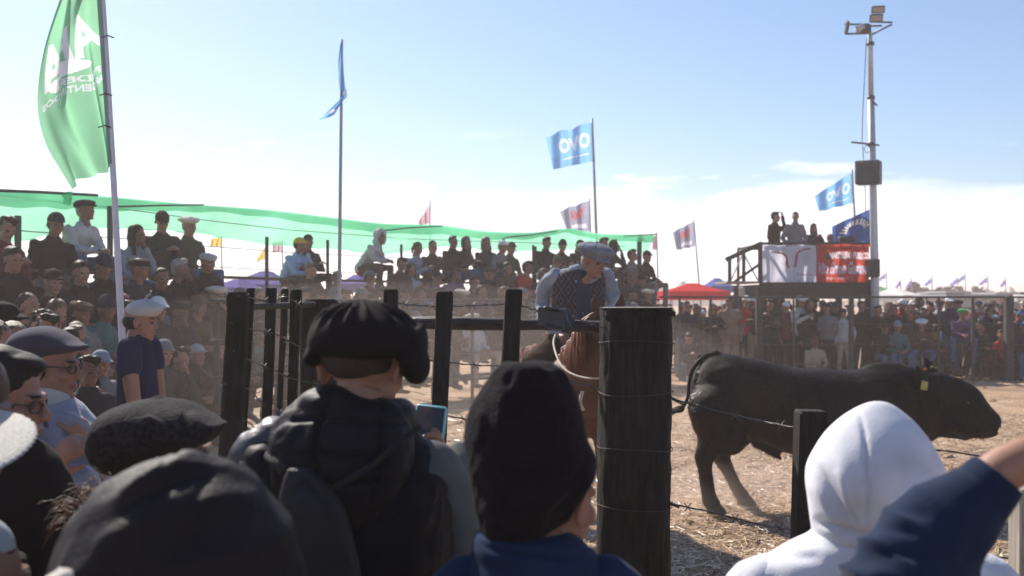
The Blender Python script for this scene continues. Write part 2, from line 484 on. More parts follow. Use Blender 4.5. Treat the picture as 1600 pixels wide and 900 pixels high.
def person_meshes(tag, J, hy=0, hp=0, vox=.018, bulk=1.0, hv=.009):
    """head yaw / pitch; returns meshes body, jacket, trousers, shoes + the head's matrix"""
    HM = mat4(J['headc'], hp, 0, hy)
    fine = [xf(q, HM) for q in head_parts()]
    fine.append(tube([J['neck'] - (0, 0, .06), J['neck'] * .5 + J['headc'] * .5], [.065, .055]))
    for n, s in (('l', -1), ('r', 1)):
        d = J['wr' + n] - J['el' + n]
        fine += hand_parts(J['wr' + n] + d / np.linalg.norm(d) * .01, d, (-s * .3, -.3, .9) if abs(d[2]) < .2 else (s, -.4, .1), .45, s)
    fm = fuse('fine', fine, hv, 2)
    coarse = [loft([(J['pel'] - (0, 0, .10), (.10, 0, 0), (0, .08, 0)), (J['pel'], (.15, 0, 0), (0, .105, 0)), (J['spine'], (.135, 0, 0), (0, .095, 0)),
                    (J['chest'], (.16, 0, 0), (0, .11, 0)), (J['neck'] - (0, 0, .04), (.10, 0, 0), (0, .07, 0))], 16, 9)]
    for n in 'lr':
        coarse.append(tube([J['sh' + n], J['el' + n], J['wr' + n]], [.05, .04, .028], rounded=True))
        coarse.append(tube([J['hip' + n], J['kn' + n], J['an' + n], J['to' + n]], [.08, .055, .038, .03], rounded=True))
    cm = fuse('coarse', coarse, .028, 2)
    # join the two skins into one mesh
    Va, _ = coords(fm); Vb, _ = coords(cm)
    Fa = [tuple(p.vertices) for p in fm.polygons]; Fb = [tuple(i + len(Va) for i in p.vertices) for p in cm.polygons]
    body = to_mesh('body_' + tag, (np.vstack([Va, Vb]), Fa + Fb))
    inv = np.array(HM.inverted())
    C = np.array([p.center[:] for p in body.polygons]); L = C @ inv[:3, :3].T + inv[:3, 3]
    idx = np.zeros(len(C), int)
    for s in (-1, 1):
        idx[(np.abs(L[:, 0] - s * .031) < .014) & (np.abs(L[:, 2] + .001) < .0075) & (L[:, 1] < -.05)] = 1
    idx[(np.abs(L[:, 0]) < .024) & (np.abs(L[:, 2] + .063) < .010) & (L[:, 1] < -.06)] = 2
    for m in (skin(0), EYE, LIP): body.materials.append(m)
    body.polygons.foreach_set('material_index', idx)
    b = bulk
    jk = [loft([(J['pel'] - (0, 0, .06), (.165 * b, 0, 0), (0, .125 * b, 0)), (J['pel'] + (0, 0, .04), (.178 * b, 0, 0), (0, .135 * b, 0)), (J['spine'], (.168 * b, 0, 0), (0, .13 * b, 0)),
                (J['chest'], (.192 * b, 0, 0), (0, .135 * b, 0)), (J['chest'] * .45 + J['neck'] * .55, (.182, 0, 0), (0, .105, 0)), (J['chest'] * .22 + J['neck'] * .78, (.140, 0, 0), (0, .092, 0)), (J['neck'] - (0, 0, .01), (.085, 0, 0), (0, .075, 0)), (J['neck'] + (0, -.005, .035), (.072, 0, 0), (0, .07, 0))], 22, 16)]
    for n in 'lr':
        e, w = J['el' + n], J['wr' + n]
        jk.append(tube([J['sh' + n], (J['sh' + n] + e) / 2, e, (e + w) / 2, w - (w - e) * .02], [.063 * b, .060 * b, .054 * b, .048 * b, .040 * b], rounded=True))
    folds = lambda co, no: .006 * sn(co, 22, 3, (1, 1, 1.6)) + .004 * ridge(co, 40, 5, (1, 1, 1.5))
    jacket = fuse('jacket_' + tag, jk, vox, 3, folds)
    tr = [ell(J['pel'] - (0, 0, .01), (.165, .13, .12))]
    for n in 'lr':
        k, a = J['kn' + n], J['an' + n]
        tr.append(tube([J['hip' + n], (J['hip' + n] + k) / 2, k, (k + a) / 2, a], [.098, .088, .070, .064, .058], rounded=True))
    trousers = fuse('trousers_' + tag, tr, vox, 3, lambda co, no: .005 * sn(co, 26, 9, (1, 1, 1.5)) + .003 * ridge(co, 40, 2))
    sh = []
    for n in 'lr':
        a, t = J['an' + n], J['to' + n]
        sh.append(tube([a + (0, .035, -.035), a + (0, -.02, -.03), t + (0, 0, 0), t + (0, -.05, -.002)], [.042, .046, .042, .030], flat=(.8, (0, 0, 1)), rounded=True))
    shoes = [fuse('shoe_' + tag, [q], .02, 2) for q in sh]
    bpy.data.meshes.remove(fm); bpy.data.meshes.remove(cm)
    return dict(body=body, jacket=jacket, trousers=trousers, shoes=shoes, HM=HM, J=J)

# headwear and hair in the head's own frame (face towards -Y)
def disc_visor(y0=-.07, z0=.055, w=.072, L=.075, drop=.018, t=.004):
    rows = []
    V, Fc = [], []
    m, n = 6, 11
    for k in (0, 1):
        for i in range(m):
            u = i / (m - 1)
            for j in range(n):
                a = math.pi * j / (n - 1)
                x = math.cos(a) * w * (1 - .12 * u); base = y0 + .045 - math.sin(a) * .06
                y = base - u * L * math.sin(a) ** .6
                z = z0 - drop * u - .25 * x * x / w + (t if k == 0 else 0)
                V.append((x, y, z))
    o = m * n
    for i in range(m - 1):
        for j in range(n - 1):
            a = i * n + j
            Fc.append((a, a + 1, a + n + 1, a + n)); Fc.append((o + a, o + a + n, o + a + n + 1, o + a + 1))
    for j in range(n - 1):
        a = (m - 1) * n + j; Fc.append((a, a + 1, o + a + 1, o + a))
        a = j; Fc.append((a + 1, a, o + a, o + a + 1))
    for i in range(m - 1):
        for j in (0, n - 1):
            a = i * n + j; Fc.append((a, a + n, o + a + n, o + a))
    return np.array(V), Fc
def dome(zb=.035, zt=.138, rx=.088, ry=.108, cy=.012, n=22, p=1.0, close=True):
    rows = []
    for i in range(9):
        u = i / 8; k = math.sqrt(max(0, 1 - (u ** (2 * p)))) if u < 1 else 0.02
        rows.append(((0, cy, zb + (zt - zb) * u), (rx * max(k, .03), 0, 0), (0, ry * max(k, .03), 0)))
    return loft(rows, n)
HAT = {}
def build_hats():
    f = lambda a, s=1: (lambda co, no: a * sn(co, 60, s))
    HAT['short hair'] = fuse('hair', [ell((0, .026, .050), (.081, .094, .084)), ell((0, .055, .0), (.070, .062, .07)), ell((0, -.035, .098), (.058, .05, .035))], .010, 2, f(.0035))
    HAT['short hair 2'] = fuse('hair', [ell((0, .030, .048), (.083, .092, .082)), ell((0, .060, -.010), (.074, .058, .07)), ell((.02, -.040, .100), (.060, .050, .040)), ell((-.03, -.02, .115), (.04, .05, .03))], .010, 1, lambda co, no: .007 * sn(co, 48, 2) + .004 * sn(co, 110, 4))
    HAT['short hair 3'] = fuse('hair', [ell((0, .034, .046), (.079, .088, .080)), ell((0, .052, .0), (.068, .058, .055)), ell((-.01, -.030, .104), (.052, .042, .022))], .010, 1, lambda co, no: .004 * sn(co, 70, 7))
    HAT['long hair'] = fuse('hair', [ell((0, .030, .050), (.085, .096, .084)), ell((0, .06, -.02), (.088, .06, .10)), tube([(-.07, .02, .0), (-.085, .01, -.10), (-.08, -.02, -.22)], [.03, .034, .022], rounded=True), tube([(.07, .02, .0), (.085, .01, -.10), (.08, -.02, -.22)], [.03, .034, .022], rounded=True), tube([(0, .07, -.05), (0, .08, -.22)], [.07, .05], flat=(.6, (0, 1, 0)), rounded=True)], .011, 2, lambda co, no: .004 * np.sin(co[:, 0] * 400 + 8 * sn(co, 20)))
    HAT['tied hair'] = fuse('hair', [ell((0, .030, .048), (.081, .093, .084)), ell((0, .125, .05), (.032, .035, .035)), tube([(0, .12, .05), (0, .15, -.04), (0, .13, -.14)], [.02, .03, .012], rounded=True), ell((0, .06, .0), (.07, .055, .06))], .010, 2, f(.003))
    cap = [dome(.030, .137)]
    HAT['cap'] = fuse('cap', cap + [disc_visor(t=.012)], .009, 2)
    HAT['flat cap'] = fuse('cap', [loft([((0, .015, .035), (.088, 0, 0), (0, .105, 0)), ((0, .012, .06), (.105, 0, 0), (0, .122, 0)), ((0, .0, .092), (.100, 0, 0), (0, .120, .012)), ((0, .01, .115), (.06, 0, 0), (0, .075, .006))], 22, 10), disc_visor(z0=.045, L=.06, t=.012)], .009, 3)
    HAT['beret'] = fuse('beret', [loft([((0, .015, .040), (.086, 0, 0), (0, .104, 0)), ((0, .018, .062), (.118, 0, 0), (0, .135, 0)), ((0, .025, .085), (.140, 0, 0), (0, .150, -.01)), ((0, .028, .108), (.115, 0, 0), (0, .125, -.01)), ((0, .028, .126), (.04, 0, 0), (0, .045, 0))], 24, 12), tube([(0, .03, .12), (.004, .03, .145)], .006, rounded=True)], .009, 2, lambda co, no: .004 * np.sin(np.arctan2(co[:, 1], co[:, 0]) * 11) * (co[:, 2] > .06))
    HAT['beanie'] = fuse('beanie', [dome(.020, .155, .090, .108), loft([((0, .012, .012), (.088, 0, 0), (0, .106, 0)), ((0, .012, .030), (.095, 0, 0), (0, .112, 0)), ((0, .012, .055), (.088, 0, 0), (0, .106, 0))], 22, 8)], .009, 2, lambda co, no: .0015 * np.sin(np.arctan2(co[:, 1], co[:, 0]) * 40))
    HAT['brimmed hat'] = fuse('hat', [dome(.035, .150, .085, .105, p=1.6), loft([((0, .012, .036), (.165, 0, 0), (0, .185, 0)), ((0, .012, .046), (.170, 0, 0), (0, .190, 0)), ((0, .012, .053), (.09, 0, 0), (0, .11, 0))], 28, 6)], .009, 2, lambda co, no: .10 * np.maximum(0, np.abs(co[:, 0]) - .09) * (no[:, 2] > 0))
    HAT['hood'] = fuse('hood', [ell((0, .035, .035), (.108, .105, .115)), ell((0, .06, -.09), (.115, .085, .09)), tube([(-.095, -.03, .08), (-.10, -.035, -.03), (-.07, -.02, -.13)], .022, rounded=True), tube([(.095, -.03, .08), (.10, -.035, -.03), (.07, -.02, -.13)], .022, rounded=True), tube([(-.095, -.03, .08), (0, -.03, .135), (.095, -.03, .08)], .022, rounded=True)], .011, 3, lambda co, no: .004 * sn(co, 30, 4))
build_hats()
ANY = principled('cloth_any', (.1, .1, .1))
for me in HAT.values(): me.materials.append(ANY)
def link_mat(o, m, i=0):
    o.material_slots[i].link = 'OBJECT'; o.material_slots[i].material = m
HATNAME = {'short hair': 'hair', 'long hair': 'hair', 'tied hair': 'hair', 'cap': 'cap', 'flat cap': 'cap', 'beret': 'beret', 'beanie': 'beanie', 'brimmed hat': 'hat', 'hood': 'hood'}
SEAT = []
for i, (ln, ar, sp, hy, hp, bk) in enumerate([(8, 'lap', 1.2, 0, 6, 1.0), (28, 'knees', 1.5, 12, -4, 1.05), (12, 'cross', 1.0, -15, 2, 1.0), (24, 'chin', 1.1, 25, 0, 1.0), (14, 'phone', 1.3, -8, 22, 1.05), (4, 'lap', 1.6, 30, 0, 1.12), (34, 'knees', 1.2, -20, 0, 1.0)]):
    SEAT.append(person_meshes('seated', seated_joints(ln, ar, sp), hy, hp, bulk=bk))
STAND = []
for i, (ln, ar, hy, hp, bk) in enumerate([(0, 'side', 10, 4, 1.0), (3, 'cross', -15, 2, 1.05), (8, 'rail', 0, 6, 1.0), (2, 'phone', 8, 10, 1.0), (0, 'pocket', -25, 0, 1.1), (0, 'wave', 20, 0, 1.0)]):
    STAND.append(person_meshes('standing', standing_joints(ar, ln, .5 - (i % 2)), hy, hp, vox=.020, bulk=bk))
for T in SEAT + STAND:
    for k in [T['jacket'], T['trousers']] + T['shoes']: k.materials.append(ANY)
C_ = dict(black=(.012, .010, .011), navy=(.014, .018, .040), charcoal=(.030, .028, .032), grey=(.16, .16, .17), olive=(.055, .058, .038), brown=(.085, .052, .036), red=(.36, .035, .03),
          blue=(.06, .12, .26), white=(.68, .68, .70), cream=(.60, .56, .48), teal=(.06, .14, .14), tan=(.26, .18, .12), denim=(.07, .12, .20), green=(.05, .28, .10), purple=(.10, .05, .13),
          lilac=(.36, .36, .52), pink=(.55, .22, .24), yellow=(.60, .40, .06), maroon=(.13, .022, .028), sky=(.26, .40, .58), sand=(.38, .31, .24))
C_['pale blue'] = (.24, .27, .32); C_['pale grey'] = (.42, .43, .42); C_['dark green'] = (.02, .06, .04)
CM = {k: cloth(k.replace(' ', '_'), v) for k, v in C_.items()}
PEOPLE = [0]
def person(T, loc, face, jacket, trousers, hat, hatcol, label, group=None, scale=1.0, sk=None, shoes='black', extra=None):
    """face: direction looked at, degrees; 0 = towards the camera, 90 = to the right"""
    s = scale
    r = thing('person', label, 'person', loc, group, R(face))
    r.scale = (s, s, s)
    sk = sk if sk is not None else rnd.choice([0, 0, 1, 2, 3])
    b = add('body', T['body'], parent=r); link_mat(b, skin(sk), 0)
    o = add('jacket', T['jacket'], parent=r); link_mat(o, CM[jacket])
    o = add('trousers', T['trousers'], parent=r); link_mat(o, CM[trousers])
    for q in T['shoes']:
        o = add('shoe', q, parent=r); link_mat(o, CM[shoes])
    hm = HAIR if hatcol == 'dark' else HAIRB if hatcol == 'brunette' else HAIRG if hatcol == 'greying' else CM[hatcol]
    hk = hat if hat != 'short hair' else rnd.choice(['short hair', 'short hair 2', 'short hair 2', 'short hair 3'])
    o = add(HATNAME[hat], HAT[hk], parent=r); o.matrix_local = T['HM']; link_mat(o, hm)
    if HATNAME[hat] not in ('hair', 'hood'):
        o2 = add('hair', HAIRCUT, parent=r); o2.matrix_local = T['HM']; link_mat(o2, rnd.choice([HAIR, HAIR, HAIRB, HAIRG]))
    PEOPLE[0] += 1
    return r
HAIRCUT = fuse('hair', [ell((0, .035, .012), (.0785, .082, .055)), ell((0, .055, -.02), (.066, .055, .055))], .010, 2)
HAIRCUT.materials.append(ANY)
def headtop(T): return (T['HM'] @ Vector((0, 0, .125)))
print('people ok', len(bpy.data.meshes))
# ------------------------------------------------------------------ ground
def ground_material():
    m = bpy.data.materials.new('dry_straw_ground'); m.use_nodes = True
    t = m.node_tree; b = t.nodes['Principled BSDF']
    tc = N(t, 'ShaderNodeTexCoord')
    n1 = N(t, 'ShaderNodeTexNoise'); n1.inputs['Scale'].default_value = .9; n1.inputs['Detail'].default_value = 8; n1.inputs['Roughness'].default_value = .6
    link(t, tc.outputs['Object'], n1.inputs['Vector'])
    c1 = ramp(t, n1.outputs['Fac'], [(.3, (.20, .125, .075)), (.5, (.40, .270, .172)), (.72, (.55, .400, .265))])
    mp = N(t, 'ShaderNodeMapping'); mp.inputs['Scale'].default_value = (18, 60, 1); mp.inputs['Rotation'].default_value = (0, 0, .5); link(t, tc.outputs['Object'], mp.inputs[0])
    n2 = N(t, 'ShaderNodeTexNoise'); n2.inputs['Scale'].default_value = 1.2; n2.inputs['Detail'].default_value = 7; link(t, mp.outputs[0], n2.inputs['Vector'])
    mp3 = N(t, 'ShaderNodeMapping'); mp3.inputs['Scale'].default_value = (60, 20, 1); mp3.inputs['Rotation'].default_value = (0, 0, -.4); link(t, tc.outputs['Object'], mp3.inputs[0])
    n3 = N(t, 'ShaderNodeTexNoise'); n3.inputs['Scale'].default_value = 1.0; n3.inputs['Detail'].default_value = 7; link(t, mp3.outputs[0], n3.inputs['Vector'])
    f = math_node(t, 'MULTIPLY', n2.outputs['Fac'], n3.outputs['Fac'])
    c2 = ramp(t, f, [(.15, (.55, .50, .46)), (.27, (1.0, 1.0, 1.0)), (.38, (1.6, 1.55, 1.45))])
    mx = N(t, 'ShaderNodeMix', data_type='RGBA', blend_type='MULTIPLY'); mx.inputs['Factor'].default_value = 1
    link(t, c1, mx.inputs[6]); link(t, c2, mx.inputs[7]); link(t, mx.outputs[2], b.inputs['Base Color'])
    b.inputs['Roughness'].default_value = .85; b.inputs['Specular IOR Level'].default_value = .2
    ad = math_node(t, 'ADD', f, math_node(t, 'MULTIPLY', n1.outputs['Fac'], .5))
    bp = N(t, 'ShaderNodeBump'); bp.inputs['Strength'].default_value = .9; bp.inputs['Distance'].default_value = .05
    link(t, ad, bp.inputs['Height']); link(t, bp.outputs[0], b.inputs['Normal'])
    return m
GM = ground_material()
# one sheet, fine near the pen and coarse to the horizon
gx = np.concatenate([np.linspace(-1200, -30, 14), np.linspace(-22, 22, 400), np.linspace(30, 1200, 14)])
gy = np.concatenate([np.linspace(-22, -6, 4), np.linspace(-2, 28, 300), np.linspace(34, 1190, 18)])
X, Y = np.meshgrid(gx, gy)
co = np.stack([X.ravel(), Y.ravel(), np.zeros(X.size)], 1)
bumps = .018 * sn(co, 1.3, 2) + .012 * sn(co, 4.2, 5) + .011 * sn(co, 11, 3) - .02 * np.clip(sn(co, 7.5, 9) - .75, 0, 1)
inner = ((np.abs(co[:, 0]) < 21) & (co[:, 1] > 4.5) & (co[:, 1] < 27))
co[:, 2] = np.where(inner, bumps - .012, 0)
g = add('ground', (co, grid_faces(len(gy), len(gx), False)), GM, kind='structure')
def gz(x, y):
    c = np.array([[x, y, 0.0]]); return float((.018 * sn(c, 1.3, 2) + .012 * sn(c, 4.2, 5))[0] - .012)
# loose straw
rs = np.random.RandomState(3)
def straw(n, xr, yr, L, W, seed):
    rs = np.random.RandomState(seed)
    y = yr[0] + (yr[1] - yr[0]) * rs.rand(n) ** 1.6
    x = (xr[0] + (xr[1] - xr[0]) * rs.rand(n)) * y / 10.0
    c = np.stack([x, y, np.zeros(n)], 1)
    z = .018 * sn(c, 1.3, 2) + .012 * sn(c, 4.2, 5) - .012
    dens = sn(c, .8, 8) > -.75
    c[:, 2] = z + .004 + .014 * rs.rand(n)
    c = c[dens]; n = len(c)
    a = rs.rand(n) * 6.283; l = L[0] + (L[1] - L[0]) * rs.rand(n); w = W[0] + (W[1] - W[0]) * rs.rand(n)
    d = np.stack([np.cos(a), np.sin(a), (rs.rand(n) - .5) * .5], 1) * (l / 2)[:, None]
    s = np.stack([-np.sin(a), np.cos(a), (rs.rand(n) - .3) * 1.0], 1) * (w / 2)[:, None]
    V = np.stack([c - d - s, c + d - s, c + d + s, c - d + s], 1).reshape(-1, 3)
    V[:, 2] = np.maximum(V[:, 2], np.repeat(c[:, 2] - .008, 4))
    return V, n
def quads_mesh(name, V, n):
    me = bpy.data.meshes.new(name)
    me.vertices.add(len(V)); me.vertices.foreach_set('co', V.ravel())
    me.loops.add(4 * n); me.loops.foreach_set('vertex_index', np.arange(4 * n, dtype=np.int32))
    me.polygons.add(n); me.polygons.foreach_set('loop_start', np.arange(0, 4 * n, 4, dtype=np.int32))
    me.update(); me.validate()
    return me
def straw_mat():
    m = bpy.data.materials.new('straw'); m.use_nodes = True
    t = m.node_tree; b = t.nodes['Principled BSDF']
    tc = N(t, 'ShaderNodeTexCoord'); n1 = N(t, 'ShaderNodeTexWhiteNoise')
    sc = N(t, 'ShaderNodeVectorMath', operation='SNAP'); sc.inputs[1].default_value = (.05, .05, 5); link(t, tc.outputs['Object'], sc.inputs[0])
    link(t, sc.outputs[0], n1.inputs['Vector'])
    c = ramp(t, n1.outputs['Value'], [(0, (.26, .16, .10)), (.5, (.52, .37, .23)), (1, (.76, .62, .44))])
    link(t, c, b.inputs['Base Color']); b.inputs['Roughness'].default_value = .38; b.inputs['Specular IOR Level'].default_value = .5
    return m
V1, n1 = straw(95000, (-5.2, 6.0), (4.8, 17), (.03, .15), (.004, .011), 5)
add('straw', quads_mesh('straw', V1, n1), straw_mat(), kind='stuff')
# low tufts and clods of trampled hay
cl = []
for i in range(160):
    y = 6 + 17 * rnd.random() ** 1.3; x = (-.5 + 1.1 * rnd.random()) * y
    r = .02 + .05 * rnd.random()
    V, Fc = ell((x, y, gz(x, y) + r * .05), (r * (1 + rnd.random()), r * (1 + rnd.random()), r * .3), (0, 0, rnd.random() * 180), 7, 5)
    cl.append((V + .012 * np.random.RandomState(i).normal(size=V.shape), Fc))
add('dirt_clods', cl, GM, kind='stuff')

# ------------------------------------------------------------------ the stand on the left
TOPD = [(-140, 11.2), (-60, 11.8), (0, 12.3), (80, 13), (140, 13.6), (210, 14.4), (258, 15), (300, 15.8), (400, 17.5), (480, 19), (590, 20.5), (650, 21.6), (760, 22.6), (850, 23.3), (1010, 25), (1030, 25.2)]
def topD(px): return float(np.interp(px, [a for a, _ in TOPD], [b for _, b in TOPD]))
ROWZ = [2.15, 1.45, .88, .36]; ROWO = [0, .85, 1.65, 2.4]
def row_pt(px, row): 
    D = topD(px) - ROWO[row]
    return np.array([(px - 800) * D / F, D, 0])
FACE = 54.0
def stand():
    root = thing('bleacher', 'long tiered plank stand full of seated spectators along the left side of the pen', 'stand', (-3, 18, 0))
    for row in range(4):
        pxs = np.linspace(-120, 1025, 500); pts = np.array([row_pt(p, row) for p in pxs])
        s = np.concatenate([[0], np.cumsum(np.linalg.norm(np.diff(pts, axis=0), axis=1))])
        n = int(s[-1] / 2.4)
        q = np.stack([np.interp(np.linspace(0, s[-1], n + 1), s, pts[:, k]) for k in range(3)], 1)
        for i in range(n):
            a, b = q[i].copy(), q[i + 1].copy(); d = (b - a) / np.linalg.norm(b - a); a += d * .01; b -= d * .01
            nrm = np.array([d[1], -d[0], 0])
            for name, z, off, w in (('plank', ROWZ[row] - .02, 0, .30), ('foot_plank', ROWZ[row] - .49, .44, .24)):
                if z < .1: continue
                V, Fc = bar(a + nrm * off + (0, 0, z), b + nrm * off + (0, 0, z), w, .04, .006)
                flat(name, under(root, (V, Fc)), PLANK, root)
            if row == 0 or i % 2 == 0:
                for off in (.05,):
                    p = q[i] + nrm * off
                    flat('upright', under(root, bar(p + (0, 0, 0), p + (0, 0, ROWZ[row] - .045), .05, .05)), STEEL, root)
            if row == 0:
                p = q[i] + nrm * .0; p2 = q[i] + nrm * 2.3
                flat('brace', under(root, bar(p + (0, 0, ROWZ[0] - .06), p2 + (0, 0, .32), .05, .05)), STEEL, root)
    # back posts and guard rails
    for px in (28, 172, 417, 512, 627, 787, 833, 1000):
        D = topD(px) + .45; top = {28: 337, 172: 322, 417: 370, 512: 375, 627: 382, 787: 372, 833: 383, 1000: 366}[px]
        a = P(px, 467, D); a[2] = 0; b = P(px, top, D)
        w = .06 if px in (28, 172) else .05
        flat('back_post', under(root, bar(a, b, w, w)), POSTG, root)
    for zz in (3.02, 2.62, 2.30):
        pts = [row_pt(p, 0) + (-.3, .38, zz) for p in np.linspace(-100, 1000, 24)]
        add('guard_rail', under(root, tube(pts, .007, 6)), STEEL, root)
    return root
POSTG = principled('green_black_post', (.02, .045, .042), rough=.6, noise=(8, .3), bump=(60, .2))
STAND_O = stand()

# green shade netting
def net_mat():
    m = bpy.data.materials.new('green_net'); m.use_nodes = True
    t = m.node_tree; t.nodes.clear()
    tc = N(t, 'ShaderNodeTexCoord')
    n1 = N(t, 'ShaderNodeTexNoise'); n1.inputs['Scale'].default_value = .7; n1.inputs['Detail'].default_value = 5; link(t, tc.outputs['Object'], n1.inputs['Vector'])
    c = ramp(t, n1.outputs['Fac'], [(.35, (.07, .42, .22)), (.5, (.13, .55, .31)), (.65, (.20, .66, .40))])
    df = N(t, 'ShaderNodeBsdfDiffuse'); tl = N(t, 'ShaderNodeBsdfTranslucent'); tr = N(t, 'ShaderNodeBsdfTransparent')
    link(t, c, df.inputs[0]); link(t, c, tl.inputs[0])
    m1 = N(t, 'ShaderNodeMixShader'); m1.inputs[0].default_value = .65; link(t, df.outputs[0], m1.inputs[1]); link(t, tl.outputs[0], m1.inputs[2])
    tr.inputs[0].default_value = (.72, .95, .82, 1)
    m2 = N(t, 'ShaderNodeMixShader'); m2.inputs[0].default_value = .34
    link(t, m1.outputs[0], m2.inputs[1]); link(t, tr.outputs[0], m2.inputs[2])
    o = N(t, 'ShaderNodeOutputMaterial'); link(t, m2.outputs[0], o.inputs['Surface'])
    return m
NETM = net_mat()
def netting():
    top = [(-150, 290, -.2), (0, 299, .3), (100, 303, .4), (150, 307, .5), (230, 314, .6), (310, 321, .6), (420, 329, .5), (530, 342, .5), (600, 350, .5), (690, 353, .4), (760, 362, .4), (830, 364, .3), (885, 358, .2), (940, 366, .3), (1022, 367, .2)]
    bot = [(-150, 372, 1.6), (0, 380, 1.6), (100, 362, 1.6), (150, 357, 1.6), (230, 358, 1.6), (310, 365, 1.5), (420, 382, 1.5), (530, 390, 1.4), (600, 397, 1.4), (690, 385, 1.4), (760, 390, 1.4), (830, 392, 1.2), (885, 390, 1.2), (940, 392, 1.2), (1010, 393, 1.0)]
    m, n = 150, 22
    A = resample([P(px, py, topD(px) + d) for px, py, d in top], m); B = resample([P(px, py, topD(px) + d) for px, py, d in bot], m)
    V = []
    for i in range(m):
        for j in range(n):
            v = j / (n - 1); p = A[i] * (1 - v) + B[i] * v
            w = math.sin(i * .42) * .5 + math.sin(i * .17 + 1) + .35 * math.sin(i * 1.1 + 3 * v)
            p = p + np.array([0, .16 * math.sin(v * math.pi) * w, -.10 * math.sin(v * math.pi) + .03 * math.sin(i * .9 + v * 4) * (v if 0 < v < 1 else 0)])
            V.append(p)
    root = thing('shade_netting', 'long translucent green shade netting strung above and behind the top row of the stand', 'netting', (-3, 18, 3))
    add('net_sheet', under(root, (np.array(V), grid_faces(m, n, False))), NETM, root)
    # doubled hem: a denser band along the upper edge
    V = []
    for i in range(m):
        for j in range(5):
            v = j / 4; hw = .10 + .10 * abs(math.sin(i * .045 + .6))
            V.append(A[i] + (0, -.03 - .03 * v, .012 - hw * v + .012 * math.sin(i * .8) * v))
    add('hem', under(root, (np.array(V), grid_faces(m, 5, False))), NETM, root)
    dk = POSTG
    for pts in ([(-20, 297, -.1), (60, 300, .1), (152, 305, .2)], [(180, 323, .3), (250, 321, .3), (318, 320, .4)], [(592, 361, .1), (640, 356, .2), (692, 353, .3)], [(780, 378, .0), (790, 371, .1), (830, 367, .1), (870, 361, .1)], [(975, 369, .1), (1026, 366, .1)]):
        r = .019 if pts[0][0] < 0 else .013
        add('support_pole', under(root, tube([P(a, b, topD(a) + c - .15) for a, b, c in pts], r, 7)), dk, root)
    V, Fc = tube([P(104, 301, 13.2), P(106, 311, 13.2), P(104, 320, 13.2)], [.07, .05, .045], 8)
    add('loose_flap', under(root, (V, Fc)), NETM, root)
    # posts that carry it at the right end and its guy cable
    for px, t0 in ((999, 368), (835, 385)):
        a = P(px, 467, topD(px) + .35); a[2] = 0
        flat('end_post', under(root, bar(a, P(px, t0, topD(px) + .35), .10, .10)), dk, root)
netting()

# ------------------------------------------------------------------ pen fences
def long_fence(name, label, pts, top, post_px, wires, grp=None):
    root = thing(name, label, 'fence', tuple(pts[0] * (1, 1, 0)))
    for (px, D, w, tz) in post_px:
        a = P(px, 467, D); a[2] = -.05; b = a.copy(); b[2] = tz
        flat('post', under(root, bar(a, b, w, w, .01)), POSTD, root)
    q = resample(pts, 60); q[:, 2] = top
    add('top_rail', under(root, tube(q, .022, 7)), POSTD, root)
    for z in wires:
        q2 = q.copy(); q2[:, 2] = z + .01 * np.sin(np.arange(60) * .8)
        add('wire', under(root, tube(q2, .006, 5)), WIRE, root)
    return root
POSTD = principled('weathered_dark_post', (.05, .042, .038), rough=.7, noise=(7, .4), bump=(60, .4))
ptsR = [P(x, 467, 24.0) for x in (1030, 1200, 1400, 1650)]
long_fence('pen_fence', 'tall dark post and rail fence in front of the standing crowd on the right', np.array(ptsR), 1.84,
           [(1062, 24, .05, 1.82), (1110, 24, .05, 1.82), (1186, 24, .14, 1.86), (1188, 23.9, .04, 1.6), (1240, 24, .04, 1.8), (1330, 24, .10, 1.84), (1467, 24, .05, 1.83), (1520, 24, .06, 1.84), (1576, 24, .17, 1.86), (1640, 24, .08, 1.84)], [.35, .8, 1.25])
pl = [P(x, 467, topD(x) - 3.3) for x in (330, 400, 500, 600, 700, 800)] + [P(940, 467, 21.6), P(1030, 467, 24)]
long_fence('pen_fence', 'thin rail fence curving past the foot of the stand behind the gate', np.array(pl), 1.78,
           [(x, float(np.interp(x, [-150, 0, 200, 400, 600, 800, 940, 1030], [topD(k) - 3.3 for k in (-150, 0, 200, 400, 600, 800)] + [21.6, 24])), .06, 1.8) for x in (340, 460, 590, 738, 850, 985)], [.4, .85, 1.3])

